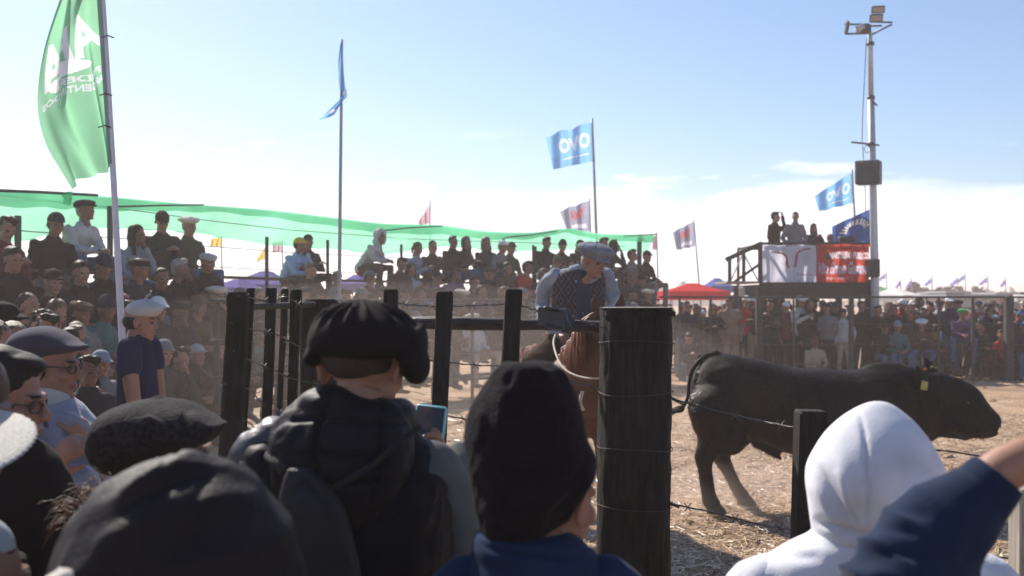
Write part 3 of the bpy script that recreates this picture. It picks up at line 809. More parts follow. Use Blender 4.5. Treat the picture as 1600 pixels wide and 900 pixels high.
# near fence with the big round post
def near_fence():
    D0 = 4.1
    root = thing('near_fence', 'near black timber fence of battens, rail and loose barbed wire', 'fence', tuple(P(700, 467, D0) * (1, 1, 0)))
    for px, py, w, bx, by, D in ((611, 452, 22, 604, 700, 4.05), (695, 455, 25, 684, 700, 4.05), (803, 452, 28, 790, 720, 4.05),
                              (392, 450, 12, 378, 700, 4.3), (424, 450, 17, 416, 700, 4.5), (446, 451, 9, 436, 660, 5.6), (463, 452, 15, 454, 700, 4.6)):
        t = P(px, py, D); b = P(bx, by, D); d = (b - t) / (t[2] - b[2]); b = t + d * (t[2] + .05)
        ww = w * D / F
        r_ = ww / 2
        rows = [(b + (t - b) * u, (r_, 0, 0), (0, r_ * .8, 0)) for u in np.linspace(0, .985, 34)] + [(t - (t - b) * .004, (r_ * .98, 0, 0), (0, r_ * .78, 0)), (t, (r_ * .88, 0, 0), (0, r_ * .7, 0))]
        me = to_mesh('batten', under(root, loft(rows, 24, None, 6.0)))
        displace(me, lambda co, no: (.0035 * sn(co, 7, int(px) % 9, (1, 1, .5)) + .0018 * sn(co, 40, 3, (1, 1, .2))) * (np.abs(no[:, 2]) < .6))
        add('batten', me, POST, root)
    for (x0, x1, yt, bx0, bx1, yb, D) in ((355, 388, 458, 339, 380, 720, 4.2), (474, 530, 470, 470, 528, 700, 4.9)):
        t = (P(x0, yt, D) + P(x1, yt, D)) / 2; b = (P(bx0, yb, D) + P(bx1, yb, D)) / 2; d = (b - t) / (t[2] - b[2]); b = t + d * (t[2] + .1)
        r0 = (bx1 - bx0) / 2 * D / F; r1 = (x1 - x0) / 2 * D / F
        rows = [(b, (r0 * 1.1, 0, 0), (0, r0, 0)), ((b + t) / 2, ((r0 + r1) / 2, 0, 0), (0, r0, 0)), (t - (0, 0, .12), (r1, 0, 0), (0, r1, 0)), (t - (0, 0, .05), (r1, 0, 0), (0, r1, 0)), (t - (0, 0, .015), (r1, 0, 0), (0, r1, 0)), (t + (0, 0, .004), (r1 * .86, 0, 0), (0, r1 * .86, 0))]
        me = to_mesh('corner_post', under(root, loft(rows, 16, 30, 4.5)))
        displace(me, lambda co, no: .005 * sn(co, 12, 3, (1, 1, .3)))
        add('corner_post', me, POST, root)
    # round rail
    q = resample([P(528, 500, 4.5), P(640, 504, 4.3), P(760, 506, 4.25), P(880, 508, 4.25), P(945, 511, 4.25)], 60)
    me = to_mesh('rail', under(root, tube(q, .025, 14)))
    displace(me, lambda co, no: .0035 * sn(co, 26, 7, (.4, 1, 1)) * (np.abs(no[:, 0]) < .7))
    add('rail', me, RAILW, root)
    q = resample([P(385, 479, 4.3), P(430, 478, 4.5), P(490, 476, 4.8)], 20)
    add('rail', under(root, tube(q, .014, 10)), RAILW, root)
    q = resample([P(470, 474, 5.2), P(560, 466, 5.0), P(640, 470, 4.9)], 20)
    # wires, with barbs twisted on
    def wire(pts, D, r=.0022, barbs=True, mat=WIRE):
        q = resample([P(a, b, D if len(c) == 0 else c[0]) for a, b, *c in pts], max(8, len(pts) * 7))
        parts = [tube(q, r, 5)]
        tw = q + np.stack([np.zeros(len(q)), .0025 * np.sin(np.arange(len(q)) * 1.7), .0025 * np.cos(np.arange(len(q)) * 1.7)], 1)
        parts.append(tube(tw, r * .8, 5))
        if barbs:
            for i in range(5, len(q) - 2, 9):
                for a in (0, 1):
                    dv = np.array([.012 * (1 if a else -1), .004, .014])
                    parts.append(tube([q[i] - dv, q[i] + dv], r * .8, 5))
        add('wire', under(root, join(parts)), mat, root)
    wire([(611, 473), (650, 477), (695, 479), (745, 477), (803, 476), (835, 484), (862, 492)], 4.05)
    wire([(611, 560), (660, 563), (695, 566), (750, 571), (803, 573), (860, 590), (940, 608, 4.0)], 4.05)
    wire([(604, 636), (660, 644), (690, 648), (740, 657), (790, 662)], 4.05)
    wire([(360, 504, 4.15), (395, 515, 4.25), (430, 522), (457, 536), (500, 560)], 4.5)
    wire([(364, 548, 4.15), (392, 564, 4.25), (424, 577), (458, 592), (500, 600)], 4.5)
    wire([(350, 600, 4.15), (388, 608, 4.25), (416, 636), (450, 648)], 4.5)
    wire([(346, 640, 4.15), (388, 660, 4.25), (420, 690)], 4.5)
    wire([(372, 462, 4.15), (395, 466, 4.25), (424, 470), (446, 464), (470, 478)], 4.5)
    for k, y in enumerate((500, 530, 560, 590, 620)):   # the far side's thin loose strands
        wire([(385, y, 5.2), (425, y - 14, 5.6), (470, y - 22, 6.0)], 5.5, .0016, False)
    wire([(895, 495), (930, 508), (958, 516)], 3.93, .0028, False)
    # wire tensioner: an open box of strap iron with a spool, bolted on the rail
    T = add('tensioner', fuse('tensioner', [under(root, q) for q in (bar(P(851, 480, 4.0), P(851, 510, 4.0), .012, .05), bar(P(874, 484, 4.0), P(874, 516, 4.0), .012, .05), bar(P(851, 480, 4.0), P(874, 484, 4.0), .05, .010),
            bar(P(853, 510, 4.0), P(877, 515, 4.0), .05, .010),
            tube([P(862, 484, 4.0), P(864, 511, 4.0)], .008, 8))], .004, 0), STEEL, root)
    V = [P(874, 482, 4.0), P(884, 481, 4.08), P(898, 500, 4.06), P(894, 514, 4.02), P(876, 514, 4.0)]
    V2 = [v + np.array([0, .012, 0]) for v in V]
    fc = [(4, 3, 2, 1, 0), (5, 6, 7, 8, 9)] + [(i, (i + 1) % 5, 5 + (i + 1) % 5, 5 + i) for i in range(5)]
    flat('plate', under(root, (np.array(V + V2), fc)), STEEL, T)
    add('bolt', under(root, tube([P(870, 476, 4.02), P(872, 470, 4.02), P(871, 464, 4.02)], .004, 6)), WIRE, T)
    # big round post
    b = P(988, 900, 4.0); t = P(995, 480, 4.0); d = (b - t) / (t[2] - b[2]); b = t + d * (t[2] + .1)
    r = .129
    n, m = 150, 150
    rows = [(b, (r * 1.03, 0, 0), (0, r * 1.03, 0)), ((b + t) / 2, (r, 0, 0), (0, r, 0)), (t - (0, 0, .10), (r * 1.0, 0, 0), (0, r, 0)), (t - (0, 0, .03), (r * 1.0, 0, 0), (0, r, 0)), (t - (0, 0, .010), (r * 1.0, 0, 0), (0, r, 0)), (t, (r * .975, 0, 0), (0, r * .975, 0)), (t + (0, 0, .001), (r * .5, 0, 0), (0, r * .5, 0))]
    me = to_mesh('round_post', loft(rows, n, m, 3.1))
    me.transform(Matrix.Translation(Vector(root.location) * -1))
    displace(me, lambda co, no: (.009 * sn(co, 7, 1, (1, 1, .35)) - .016 * np.clip(ridge(co, 16, 6, (1, 1, .10)) - .72, 0, 1) + .0035 * sn(co, 45, 3, (1, 1, .35)) + .002 * sn(co, 110, 5, (1, 1, .4))) * (np.abs(no[:, 2]) < .6))
    for p in me.polygons:
        if p.normal[2] > .7 and p.center[2] > 1.6: p.material_index = 1
    o = add('round_post', me, [POST, wood_mat('end_grain', (.16, .14, .13), (1, 1, 1), k=.5)], root)
    for y, rr in ((533, .135), (612, .136), (697, .135), (786, .136)):
        z = 1.8 - (y - 467) * 4.0 / F; c = b + (t - b) * (z - b[2]) / (t[2] - b[2])
        th = np.linspace(0, 2 * math.pi, 120)
        sg = lambda a: np.sign(a) * np.abs(a) ** (2 / 3.1)
        q = np.stack([c[0] + rr * sg(np.cos(th)), c[1] + rr * sg(np.sin(th)), z + .006 * np.sin(th * 2 + y)], 1)
        add('wire_loop', under(root, tube(q, .0018, 5)), principled('old_wire', (.035, .03, .028), rough=.6, spec=.3, noise=(40, .4), bump=None), o)
    # twisted tails where strands leave the post on its right side
    for (a, bb) in (((1046, 620), (1070, 632)), ((1040, 783), (1062, 792))):
        q = resample([P(*a, 4.0), P(*bb, 3.97)], 40)
        q = q + np.stack([np.zeros(40), .006 * np.sin(np.arange(40)), .006 * np.cos(np.arange(40))], 1)
        add('wire', under(root, tube(q, .0028, 5)), WIRE, root)
    # the section to the right: square post and strands
    t = P(1267, 641, 3.4); bq = t.copy(); bq[2] = -.1; bq[0] -= .04
    me = to_mesh('square_post', under(root, bar(bq, t, .088, .088, .006)), False)
    add('square_post', me, POST, root)
    wire([(1050, 623, 3.99), (1110, 640, 3.8), (1180, 656, 3.6), (1245, 669, 3.45)], 3.5, .0026)
    wire([(1290, 672, 3.45), (1380, 692, 3.3), (1480, 705, 3.2), (1640, 728, 3.1)], 3.5, .0022)
    wire([(1040, 786, 3.95), (1110, 800, 3.8), (1180, 818, 3.6), (1240, 829, 3.45)], 3.5, .0026)
    wire([(1290, 835, 3.4), (1400, 850, 3.3), (1640, 880, 3.1)], 3.5, .0022)
    t = P(1606, 762, 2.7); bq = t.copy(); bq[2] = -.1
    add('square_post', to_mesh('square_post', under(root, bar(bq, t, .07, .07, .006)), False), wood_mat('pale_post', (.34, .30, .25)), root)
    add('cross_piece', to_mesh('cross_piece', under(root, bar(P(1560, 790, 3.0), P(1640, 792, 2.8), .05, .055, .004)), False), POST, root)
near_fence()
# ------------------------------------------------------------------ lettering
def text_mesh(txt, size, width=None, shear=0.0, mirror=False, bold=0.0, font_space=1.0):
    cu = bpy.data.curves.new('txt', 'FONT'); cu.body = txt; cu.size = size; cu.shear = shear; cu.align_x = 'CENTER'; cu.align_y = 'CENTER'; cu.offset = bold; cu.space_character = font_space
    cu.resolution_u = 3
    o = bpy.data.objects.new('txt', cu); COL.objects.link(o)
    bpy.context.view_layer.update()
    me = bpy.data.meshes.new_from_object(o.evaluated_get(bpy.context.evaluated_depsgraph_get()))
    bpy.data.objects.remove(o)
    V, _ = coords(me); Fc = [tuple(p.vertices) for p in me.polygons]
    if width:
        V[:, 0] *= width / max(1e-6, V[:, 0].max() - V[:, 0].min())
    if mirror: V[:, 0] *= -1
    return V, Fc
def cut_fine(vf, step):
    """split long faces so that the print can follow a bent surface"""
    import bmesh
    me = to_mesh('tmp', vf, False); bm = bmesh.new(); bm.from_mesh(me)
    for ax in (0, 1):
        lo = min(v.co[ax] for v in bm.verts); hi = max(v.co[ax] for v in bm.verts)
        x = lo + step
        while x < hi:
            no = [0, 0, 0]; no[ax] = 1; c = [0, 0, 0]; c[ax] = x
            bmesh.ops.bisect_plane(bm, geom=bm.verts[:] + bm.edges[:] + bm.faces[:], plane_co=c, plane_no=no); x += step
    bm.to_mesh(me); bm.free()
    V, _ = coords(me); Fc = [tuple(p.vertices) for p in me.polygons]
    bpy.data.meshes.remove(me)
    return V, Fc
def on_surface(fn, vf, u0, v0, su, sv, off):
    """lay flat print (x, y) on surface fn(u, v)->point at (u0, v0); su, sv = u and v per unit; off towards camera"""
    V, Fc = vf
    o = []
    for x, y, _ in V:
        u, v = u0 + x * su, v0 + y * sv
        p = fn(u, v); a = fn(u + .01, v) - p; b = fn(u, v + .01) - p
        n = np.cross(a, b); n /= np.linalg.norm(n) + 1e-9
        if n[1] > 0: n = -n
        o.append(p + n * off)
    return np.array(o), Fc
def paint(V, Fc, uv, prints):
    """mesh of a cloth grid whose faces under the print triangles take the print's material slot"""
    me = to_mesh('cloth', (V, Fc))
    idx = np.zeros(len(Fc), int)
    fc = uv[np.array(Fc)].mean(axis=1)
    for k, (tv, tf, u0, v0, su, sv) in enumerate(prints):
        T = np.asarray(tv)[:, :2] * (su, sv) + (u0, v0)
        for f in tf:
            for j in range(1, len(f) - 1):
                a, b, c = T[f[0]], T[f[j]], T[f[j + 1]]
                lo, hi = np.minimum(np.minimum(a, b), c), np.maximum(np.maximum(a, b), c)
                m = np.where((fc[:, 0] >= lo[0]) & (fc[:, 0] <= hi[0]) & (fc[:, 1] >= lo[1]) & (fc[:, 1] <= hi[1]))[0]
                if not len(m): continue
                q = fc[m]; s = lambda p, r: (r[0] - p[0]) * (q[:, 1] - p[1]) - (r[1] - p[1]) * (q[:, 0] - p[0])
                s1, s2, s3 = s(a, b), s(b, c), s(c, a)
                ok = ((s1 >= 0) & (s2 >= 0) & (s3 >= 0)) | ((s1 <= 0) & (s2 <= 0) & (s3 <= 0))
                idx[m[ok]] = k + 1
    me.polygons.foreach_set('material_index', idx)
    return me
def fabric_mat(name, c, trans=.55):
    if name in _mats: return _mats[name]
    m = bpy.data.materials.new(name); m.use_nodes = True; _mats[name] = m
    t = m.node_tree; t.nodes.clear()
    tc = N(t, 'ShaderNodeTexCoord'); n1 = N(t, 'ShaderNodeTexNoise'); n1.inputs['Scale'].default_value = 2.5; n1.inputs['Detail'].default_value = 4; link(t, tc.outputs['Object'], n1.inputs['Vector'])
    cc = ramp(t, n1.outputs['Fac'], [(.3, [x * .88 for x in c]), (.7, [min(1, x * 1.1) for x in c])])
    df = N(t, 'ShaderNodeBsdfDiffuse'); tl = N(t, 'ShaderNodeBsdfTranslucent')
    link(t, cc, df.inputs[0]); link(t, cc, tl.inputs[0])
    m1 = N(t, 'ShaderNodeMixShader'); m1.inputs[0].default_value = trans; link(t, df.outputs[0], m1.inputs[1]); link(t, tl.outputs[0], m1.inputs[2])
    o = N(t, 'ShaderNodeOutputMaterial'); link(t, m1.outputs[0], o.inputs['Surface'])
    return m
def rect_flag(label, TL, TR, BL, BR, D, pole, col, print_=None, amp=.06, pr=.02, group=None, waves=2.2, ptop=None):
    """flag flying to the left of its pole; pixel corners at distance D"""
    base = P(pole[1][0], 467, D); base[2] = 0
    root = thing('flag_on_pole', label, 'flag', tuple(base), group)
    tl, tr, bl, br = [P(*q, D) for q in (TL, TR, BL, BR)]
    def fn(u, v):   # u 0 at the pole .. 1 at the fly; v 0 bottom .. 1 top
        top = tr * (1 - u) + tl * u; bot = br * (1 - u) + bl * u
        p = bot * (1 - v) + top * v
        k = min(1.0, u * 2.5)
        w = math.sin(u * waves * 6.283 + v * 1.6) * amp * k
        return p + np.array([0, w * 1.6 - .15 * u, .25 * w * math.sin(v * 3 + 1)])
    m, n = (56, 120) if print_ else (10, 20)
    V = np.array([fn(j / (n - 1), i / (m - 1)) for i in range(m) for j in range(n)])
    uv = np.array([(j / (n - 1), i / (m - 1)) for i in range(m) for j in range(n)])
    pr_ = print_() if print_ else ([], [])
    add('cloth', paint(V - np.array(root.location), grid_faces(m, n, False), uv, pr_[0]), [col] + pr_[1], root)
    t = P(*pole[0], D); low = P(*pole[1], D); d = (low - t) / (t[2] - low[2]); g0 = t + d * t[2]
    add('pole', under(root, tube([g0, t], [pr * 1.3, pr * .8], 8)), POLEG, root)
    return root
POLEG = principled('grey_pole', (.30, .31, .36), rough=.5, noise=(10, .1), bump=(80, .05))
W_P = fabric_mat('white_print', (.80, .80, .84), .5); R_P = fabric_mat('red_print', (.60, .12, .14), .5)
BLUE_F = fabric_mat('light_blue_flag', (.24, .52, .84)); GREY_F = fabric_mat('white_grey_flag', (.34, .36, .47)); DBL_F = fabric_mat('dark_blue_flag', (.05, .10, .30)); GREEN_F = fabric_mat('green_flag', (.27, .56, .36), .6)
YEL_F = fabric_mat('yellow_flag', (.85, .55, .12)); PINK_F = fabric_mat('pink_flag', (.60, .40, .45)); LIL_F = fabric_mat('lilac_flag', (.45, .42, .70))
def ovo():
    V, Fc = text_mesh('OVO', .8, 1.0, bold=.03); B, bf = box((0, 0, 0), (1, .05, .001))
    return [(V, Fc, .44, .56, -.70, .62), (B, bf, .44, .22, -.6, 1)], [W_P, W_P]
def amy():
    V, Fc = text_mesh('AMY', .7, 1.0, bold=.02); B, bf = box((0, 0, 0), (1, .13, .001))
    return [(V, Fc, .46, .62, -.55, .75), (B, bf, .46, .20, -.6, 1)], [R_P, W_P]
def arcs():
    parts = []
    for k in range(11):
        a = R(20 + k * 14); c, s = math.cos(a), math.sin(a)
        parts.append(bar((c * .28, s * .28, 0), (c * .46, s * .46, 0), .055, .001))
    V, Fc = join(parts)
    return [(V, Fc, .45, .42, -.9, .95)], [fabric_mat('cream_print', (.80, .74, .58))]
rect_flag('light blue flag with white round letters on the tall pole behind the rider', (853, 214), (926, 190), (864, 266), (930, 251), 30, ((925, 185), (933, 400)), BLUE_F, ovo, .10, .04)
rect_flag('light blue flag with white round letters flying above the announcers platform', (1271, 306), (1332, 269), (1279, 331), (1335, 317), 30, ((1331, 265), (1339, 400)), BLUE_F, ovo, .08, .035)
rect_flag('dark blue flag with pale fan shaped emblem beside the floodlight mast', (1298, 354), (1361, 326), (1302, 386), (1363, 379), 29, ((1361, 322), (1366, 420)), DBL_F, arcs, .08, .03)
rect_flag('grey white flag with red letters just above the netting left of the tall blue flag', (874, 330), (921, 313), (886, 362), (923, 362), 42, ((921, 309), (925, 420)), GREY_F, amy, .10, .03)
rect_flag('grey white flag with red letters flying alone right of the stand', (1050, 363), (1084, 346), (1057, 391), (1086, 385), 42, ((1084, 342), (1092, 440)), GREY_F, amy, .10, .03)
rect_flag('small white and red flag peeking over the middle of the netting', (652, 349), (671, 320), (657, 352), (672, 349), 45, ((672, 313), (672, 420)), PINK_F, None, .08, .03)
rect_flag('small narrow pink and grey flag at the right end of the netting', (1019, 372), (1026, 366), (1019, 390), (1027, 391), 40, ((1026, 362), (1028, 440)), PINK_F, None, .05, .03)
rect_flag('bright yellow flag behind the stand, left of the purple tents', (331, 373), (346, 371), (329, 386), (346, 385), 40, ((346, 369), (347, 440)), YEL_F, None, .05, .03)
rect_flag('orange yellow flag hanging slack above the purple tents', (403, 404), (413, 388), (402, 411), (414, 404), 40, ((414, 386), (415, 440)), YEL_F, None, .05, .03)
rect_flag('pink white flag between the back posts of the stand', (426, 379), (441, 377), (427, 395), (442, 394), 40, ((441, 375), (442, 440)), PINK_F, None, .05, .03)
# slack flag wound round the tallest thin pole
def slack():
    D = 16.5
    root = thing('flag_on_pole', 'light blue flag wound slackly round a tall thin pole above the stand', 'flag', tuple(P(531, 467, D) * (1, 1, 0)))
    c = resample([(533.5, 66, 3), (532.5, 90, 7), (533, 118, 9), (536, 140, 10), (538, 150, 8), (530, 160, 11), (520, 172, 17), (511, 184, 27)], 40)
    n = 12; V = []
    for i, (x, y, w) in enumerate(c):
        for j in range(n):
            u = j / (n - 1) - .5
            V.append(P(x + u * w, y - u * w * (.35 if i > 25 else 0), D + .06 * math.sin(u * 9 + i * .25) - .05))
    add('cloth', under(root, (np.array(V), grid_faces(40, n, False))), BLUE_F, root)
    c2 = [P(x, y, D - .16) for x, y in ((514, 175), (522, 170), (524, 173), (516, 178))]
    c3 = [P(x, y, D - .20) for x, y in ((537, 141), (542, 139), (541, 148), (536, 149))]
    flat('lettering', under(root, (np.array(c2 + c3), [(0, 1, 2, 3), (4, 5, 6, 7)])), W_P, root)
    t = P(534, 62, D); b = P(530, 470, D); d = (b - t) / (t[2] - b[2]); g0 = t + d * t[2]
    add('pole', under(root, tube([g0, t], [.034, .022], 8)), POLEG, root)
slack()
# the big green feather flag
def feather():
    D = 7.6
    root = thing('feather_flag', 'tall green feather flag with mirrored white letters on a pale leaning pole', 'flag', tuple(P(220, 467, D) * (1, 1, 0)))
    t = P(150, -165, D); b = P(191, 530, D); d = (b - t) / (t[2] - b[2]); g0 = t + d * t[2]
    q = resample([g0, (g0 + b) / 2, b, P(176, 255, D), P(162, 20, D), t], 40)
    add('pole', under(root, tube(q, np.linspace(.030, .014, 40), 10)), POLEW, root)
    R_ = resample([P(177, 256, D), P(171, 170, D), P(165, 80, D), P(159, 0, D), P(153, -90, D), P(151, -150, D)], 60)
    L_ = resample([P(113, 296, D), P(96, 268, D), P(73, 228, D), P(60, 180, D), P(60, 130, D), P(72, 65, D), P(93, 2, D), P(118, -60, D), P(140, -130, D), P(149, -152, D)], 60)
    B_ = [P(113, 296, D), P(140, 283, D), P(160, 270, D), P(177, 256, D)]
    def fn(u, v):
        i = max(0, min(58.999, v * 59)); k = int(i); f = i - k
        r = R_[k] * (1 - f) + R_[k + 1] * f; l = L_[k] * (1 - f) + L_[k + 1] * f
        p = r * (1 - u) + l * u
        sag = math.sin(u * math.pi)
        w = .10 * math.sin(u * 7 + v * 5) + .05 * math.sin(u * 17 - v * 9)
        e = math.exp(-((u - .22) / .06) ** 2) * .10 * (1 - v)
        return p + np.array([0, -.10 * sag + w * sag * .8 + e, -.02 * sag * (1 - v)])
    m, n = 330, 200
    V = np.array([fn(j / (n - 1), i / (m - 1)) for i in range(m) for j in range(n)])
    uv = np.array([(j / (n - 1), i / (m - 1)) for i in range(m) for j in range(n)])
    # u runs from the pole (right) to the fly (left): unmirrored text laid along +u reads mirrored from here
    pr_ = []
    V1, F1 = xf(text_mesh('AFA', 1.0, 1.0, bold=.035), Matrix.Rotation(R(-14), 4, 'Z')); pr_.append((V1, F1, .50, .47, .92, .19))
    V1, F1 = xf(text_mesh('FEDERADOS', .2, 1.0, bold=.006), Matrix.Rotation(R(-3), 4, 'Z')); pr_.append((V1, F1, .50, .345, .86, .15))
    V1, F1 = text_mesh('ARGENTINOS', .2, .9, bold=.006); pr_.append((V1, F1, .34, .315, .66, .15))
    th = np.linspace(0, 6.283, 32, endpoint=False); pr_.append((np.stack([.36 * np.cos(th), .15 * np.sin(th) * (1 + .3 * np.cos(th)), 0 * th], 1), [tuple(range(32))], .50, .395, .85, .20))
    add('cloth', paint(V - np.array(root.location), grid_faces(m, n, False), uv, pr_), [GREEN_F, W_P, W_P, W_P, fabric_mat('bright_print', (.9, .9, .92), .7)], root)
    add('sleeve', under(root, tube(R_ + (-.012, .0, 0), .024, 8)), fabric_mat('sleeve_cloth', (.30, .42, .45), .5), root)
    for y in (150, 60, 200):
        p = P(169 - (150 - y) * -.03, y, D)
        add('tie', under(root, tube([p + (-.05, -.03, 0), p + (0, -.045, .01), p + (.035, -.02, 0)], .005, 5)), WIRE, root)
feather()

# ------------------------------------------------------------------ tents and the far side of the show ground
def tent(label, x0, x1, ya, ye, D, mat, xa=None, depth=None, group=None, legs=True):
    xa = (x0 + x1) / 2 if xa is None else xa
    w = (x1 - x0) * D / F; dp = depth or w
    c = P((x0 + x1) / 2, 467, D)
    root = thing('canopy_tent', label, 'tent', (c[0], D, 0), group)
    ze = H - (ye - 467) * D / F; za = H - (ya - 467) * D / F
    n = 7; V = []
    ring = []
    for k in range(8):
        t = k / 8; h = 1 - t
        curve = ze + (za - ze) * t ** 1.35
        hw, hd = w / 2 * h + .02, dp / 2 * h + .02
        cx = P(xa, 467, D)[0] * t + c[0] * h - c[0]
        for (sx, sy) in ((-1, -1), (0, -1), (1, -1), (1, 0), (1, 1), (0, 1), (-1, 1), (-1, 0)):
            V.append((cx + sx * hw, dp / 2 + sy * hd, curve))
    Fc = grid_faces(8, 8)
    for (sx, sy) in ((-1, -1), (0, -1), (1, -1), (1, 0), (1, 1), (0, 1), (-1, 1), (-1, 0)):
        V.append((sx * w / 2, dp / 2 + sy * dp / 2, ze - .28))
    for j in range(8): Fc.append((64 + j, 64 + (j + 1) % 8, (j + 1) % 8, j))
    add('roof', to_mesh('roof', (np.array(V), Fc), False), mat, root)
    if legs:
        for sx in (-1, 1):
            for sy in (0, 1):
                p = np.array([sx * w / 2 * .97, sy * dp * .97 + .05, 0]); q = p.copy(); q[2] = ze - .05
                flat('leg', bar(p, q, .05, .05), POLEG, root)
    return root
T_RED = fabric_mat('red_canopy', (.62, .05, .06), .4); T_WH = fabric_mat('white_canopy', (.72, .72, .70), .35); T_PU = fabric_mat('purple_canopy', (.14, .12, .34), .3); T_BL = fabric_mat('blue_canopy', (.08, .12, .34), .3); T_GR = fabric_mat('grey_canopy', (.45, .46, .50), .3)
tent('red pointed canopy tent behind the crowd, left of the platform', 1047, 1141, 439, 455, 34, T_RED, xa=1094, depth=3)
tent('blue canopy tent half hidden by the platform stairs', 1112, 1148, 431, 447, 48, T_BL, depth=3)
tent('small grey blue canopy between the red tent and the lone flag', 1063, 1084, 436, 452, 60, T_GR, depth=3)
tent('large purple canopy tent seen through the gap in the stand', 340, 432, 417, 444, 34, T_PU, xa=395, depth=4)
tent('low purple canopy tent left of the large purple one', 318, 372, 432, 449, 31, T_PU, depth=4)
tent('purple canopy tent right of the slack blue flag pole', 523, 566, 424, 443, 36, T_PU, depth=4)
tent('white marquee just right of the floodlight mast', 1360, 1414, 449, 462, 62, T_WH, depth=8)
tent('white marquee with rounded top, second from the mast', 1414, 1447, 448, 461, 70, T_WH, depth=8)
tent('low white marquee with a pink side, third from the mast', 1448, 1472, 459, 463, 70, T_WH, depth=6)
tent('wide white tent near the right end of the horizon', 1515, 1552, 457, 464, 72, T_WH, depth=8)
tent('small white tent at the far right edge', 1590, 1640, 458, 463, 66, T_WH, depth=8)
tent('green peaked canopy behind the first white marquee', 1383, 1402, 445, 455, 80, fabric_mat('green_canopy', (.05, .26, .14), .3), depth=6)
def stall(label, x0, x1, y0, D, col):
    c = P((x0 + x1) / 2, 467, D); w = (x1 - x0) * D / F; h = H - (y0 - 467) * D / F
    root = thing('market_stall', label, 'stall', (c[0], D, 0))
    flat('wall', join([box((0, 1.5, h / 2), (w, 3, h))]), col, root)
    flat('roof', box((0, 1.4, h + .06), (w + .4, 3.4, .12)), T_GR, root)
    for k in range(max(1, int(w / 1.6))):
        flat('window', box((-w / 2 + .8 + k * 1.6, -.01, h * .62), (1.0, .03, .7)), EYE, root)
    return root
stall('red kiosk between the third and fourth white tents', 1463, 1480, 459, 75, principled('kiosk_red', (.35, .06, .05)))
stall('dark grey stall with people standing on its roof', 1479, 1508, 458, 68, principled('kiosk_dark', (.06, .06, .07)))
stall('red kiosk with white sign near the right end of the horizon', 1558, 1583, 460, 64, principled('kiosk_red2', (.42, .06, .05)))
stall('long low pale roofed stall behind the right hand crowd', 1482, 1562, 465.2, 40, principled('kiosk_pale', (.45, .45, .46)))
for i, (x, y, s, d) in enumerate(((1385, 430, 14, 'leftmost of the far flags, right of the mast'), (1407, 441, 8, 'low lilac far flag above the first white marquee'), (1424, 440, 8, 'low lilac far flag above the second white marquee'), (1456, 437, 11, 'far flag above the third white tent'), (1496, 438, 12, 'low striped far flag above the dark stall'), (1508, 432, 13, 'highest far flag above the dark stall'), (1543, 436, 13, 'far flag above the wide white tent'), (1571, 439, 8, 'rightmost far flag above the red kiosk'))):
    rect_flag('tiny lilac and white ' + d, (x - s, y + 6), (x, y - 4), (x - s, y + 10), (x + 1, y + 3), 75, ((x, y - 6), (x + 1, 467)), LIL_F, None, .12, .035, group='far flags on the horizon')
# trees far off
LEAF = principled('leaf_dull_green', (.045, .06, .03), rough=.7, noise=(6, .4), bump=None)
BARK = wood_mat('bark', (.09, .07, .05))
def tree(label, px, py, D, w, palm=False, seed=1):
    c = P(px, 467, D); h = H - (py - 467) * D / F
    root = thing('palm_tree' if palm else 'tree', label, 'tree', (c[0], D, 0)); r = np.random.RandomState(seed)
    q = resample([(0, 0, 0), (.05 * h, 0, h * .35), (.02 * h, .1, h * .8)], 8)
    add('trunk', tube(q, np.linspace(.05 * h ** .8, .025 * h, 8), 8), BARK, root)
    V = []
    if palm:
        for k in range(16):
            a = k * 2.4; L = w * (.7 + .4 * r.rand())
            for s in range(9):
                u = s / 8; p = np.array([.02 * h + math.cos(a) * L * u, math.sin(a) * L * u, h * .82 + L * (.7 * u - 1.1 * u * u) * (.4 + .8 * r.rand())])
                for sd in (-1, 1):
                    t = np.array([-math.sin(a), math.cos(a), -.5]) * .30 * sd * (1 - u * .6)
                    V += [p, p + t * .5 + (0, 0, .03), p + t + np.array([math.cos(a), math.sin(a), 0]) * .15, p + np.array([math.cos(a), math.sin(a), -.2]) * .12]
    else:
        for k in range(700):
            d = r.normal(size=3); d /= np.linalg.norm(d); rr = r.rand() ** .4
            p = np.array([.02 * h, 0, h * .72]) + d * rr * np.array([w, w * .8, h * .30]) * (1 + .35 * math.sin(d[0] * 5 + seed) * math.cos(d[2] * 4))
            a, b = r.normal(size=3) * .16, r.normal(size=3) * .16
            V += [p - a, p - b, p + a, p + b]
    add('crown', quads_mesh('crown', np.array(V), len(V) // 4), LEAF, root)
tree('small palm tree on the far right of the horizon', 1592, 451, 85, 1.1, True)
tree('low bushy tree behind the third white tent', 1467, 452, 100, 1.3, seed=3)
tree('bushy tree on the horizon right of the third tent', 1486, 451, 110, 2.0, seed=4)
tree('low tree behind the wide white tent', 1528, 453, 110, 1.3, seed=5)
tree('thin tree on the horizon behind the second marquee', 1431, 446, 100, 1.0, seed=6)
# a low line of scrub where the plain ends
V = []
r9 = np.random.RandomState(5)
for k in range(5000):
    x = -260 + 520 * r9.rand(); y = 260 + 20 * r9.rand(); hh = 2.2 + 1.5 * math.sin(x * .05) + 1.0 * math.sin(x * .21 + 1)
    p = np.array([x, y, hh * r9.rand()]); a, b = r9.normal(size=3) * .8, r9.normal(size=3) * .8
    V += [p - a, p - b, p + a, p + b]
V = np.array(V); V[:, 2] = np.maximum(V[:, 2], 0)
add('scrub', quads_mesh('scrub', V, len(V) // 4), LEAF, kind='stuff')

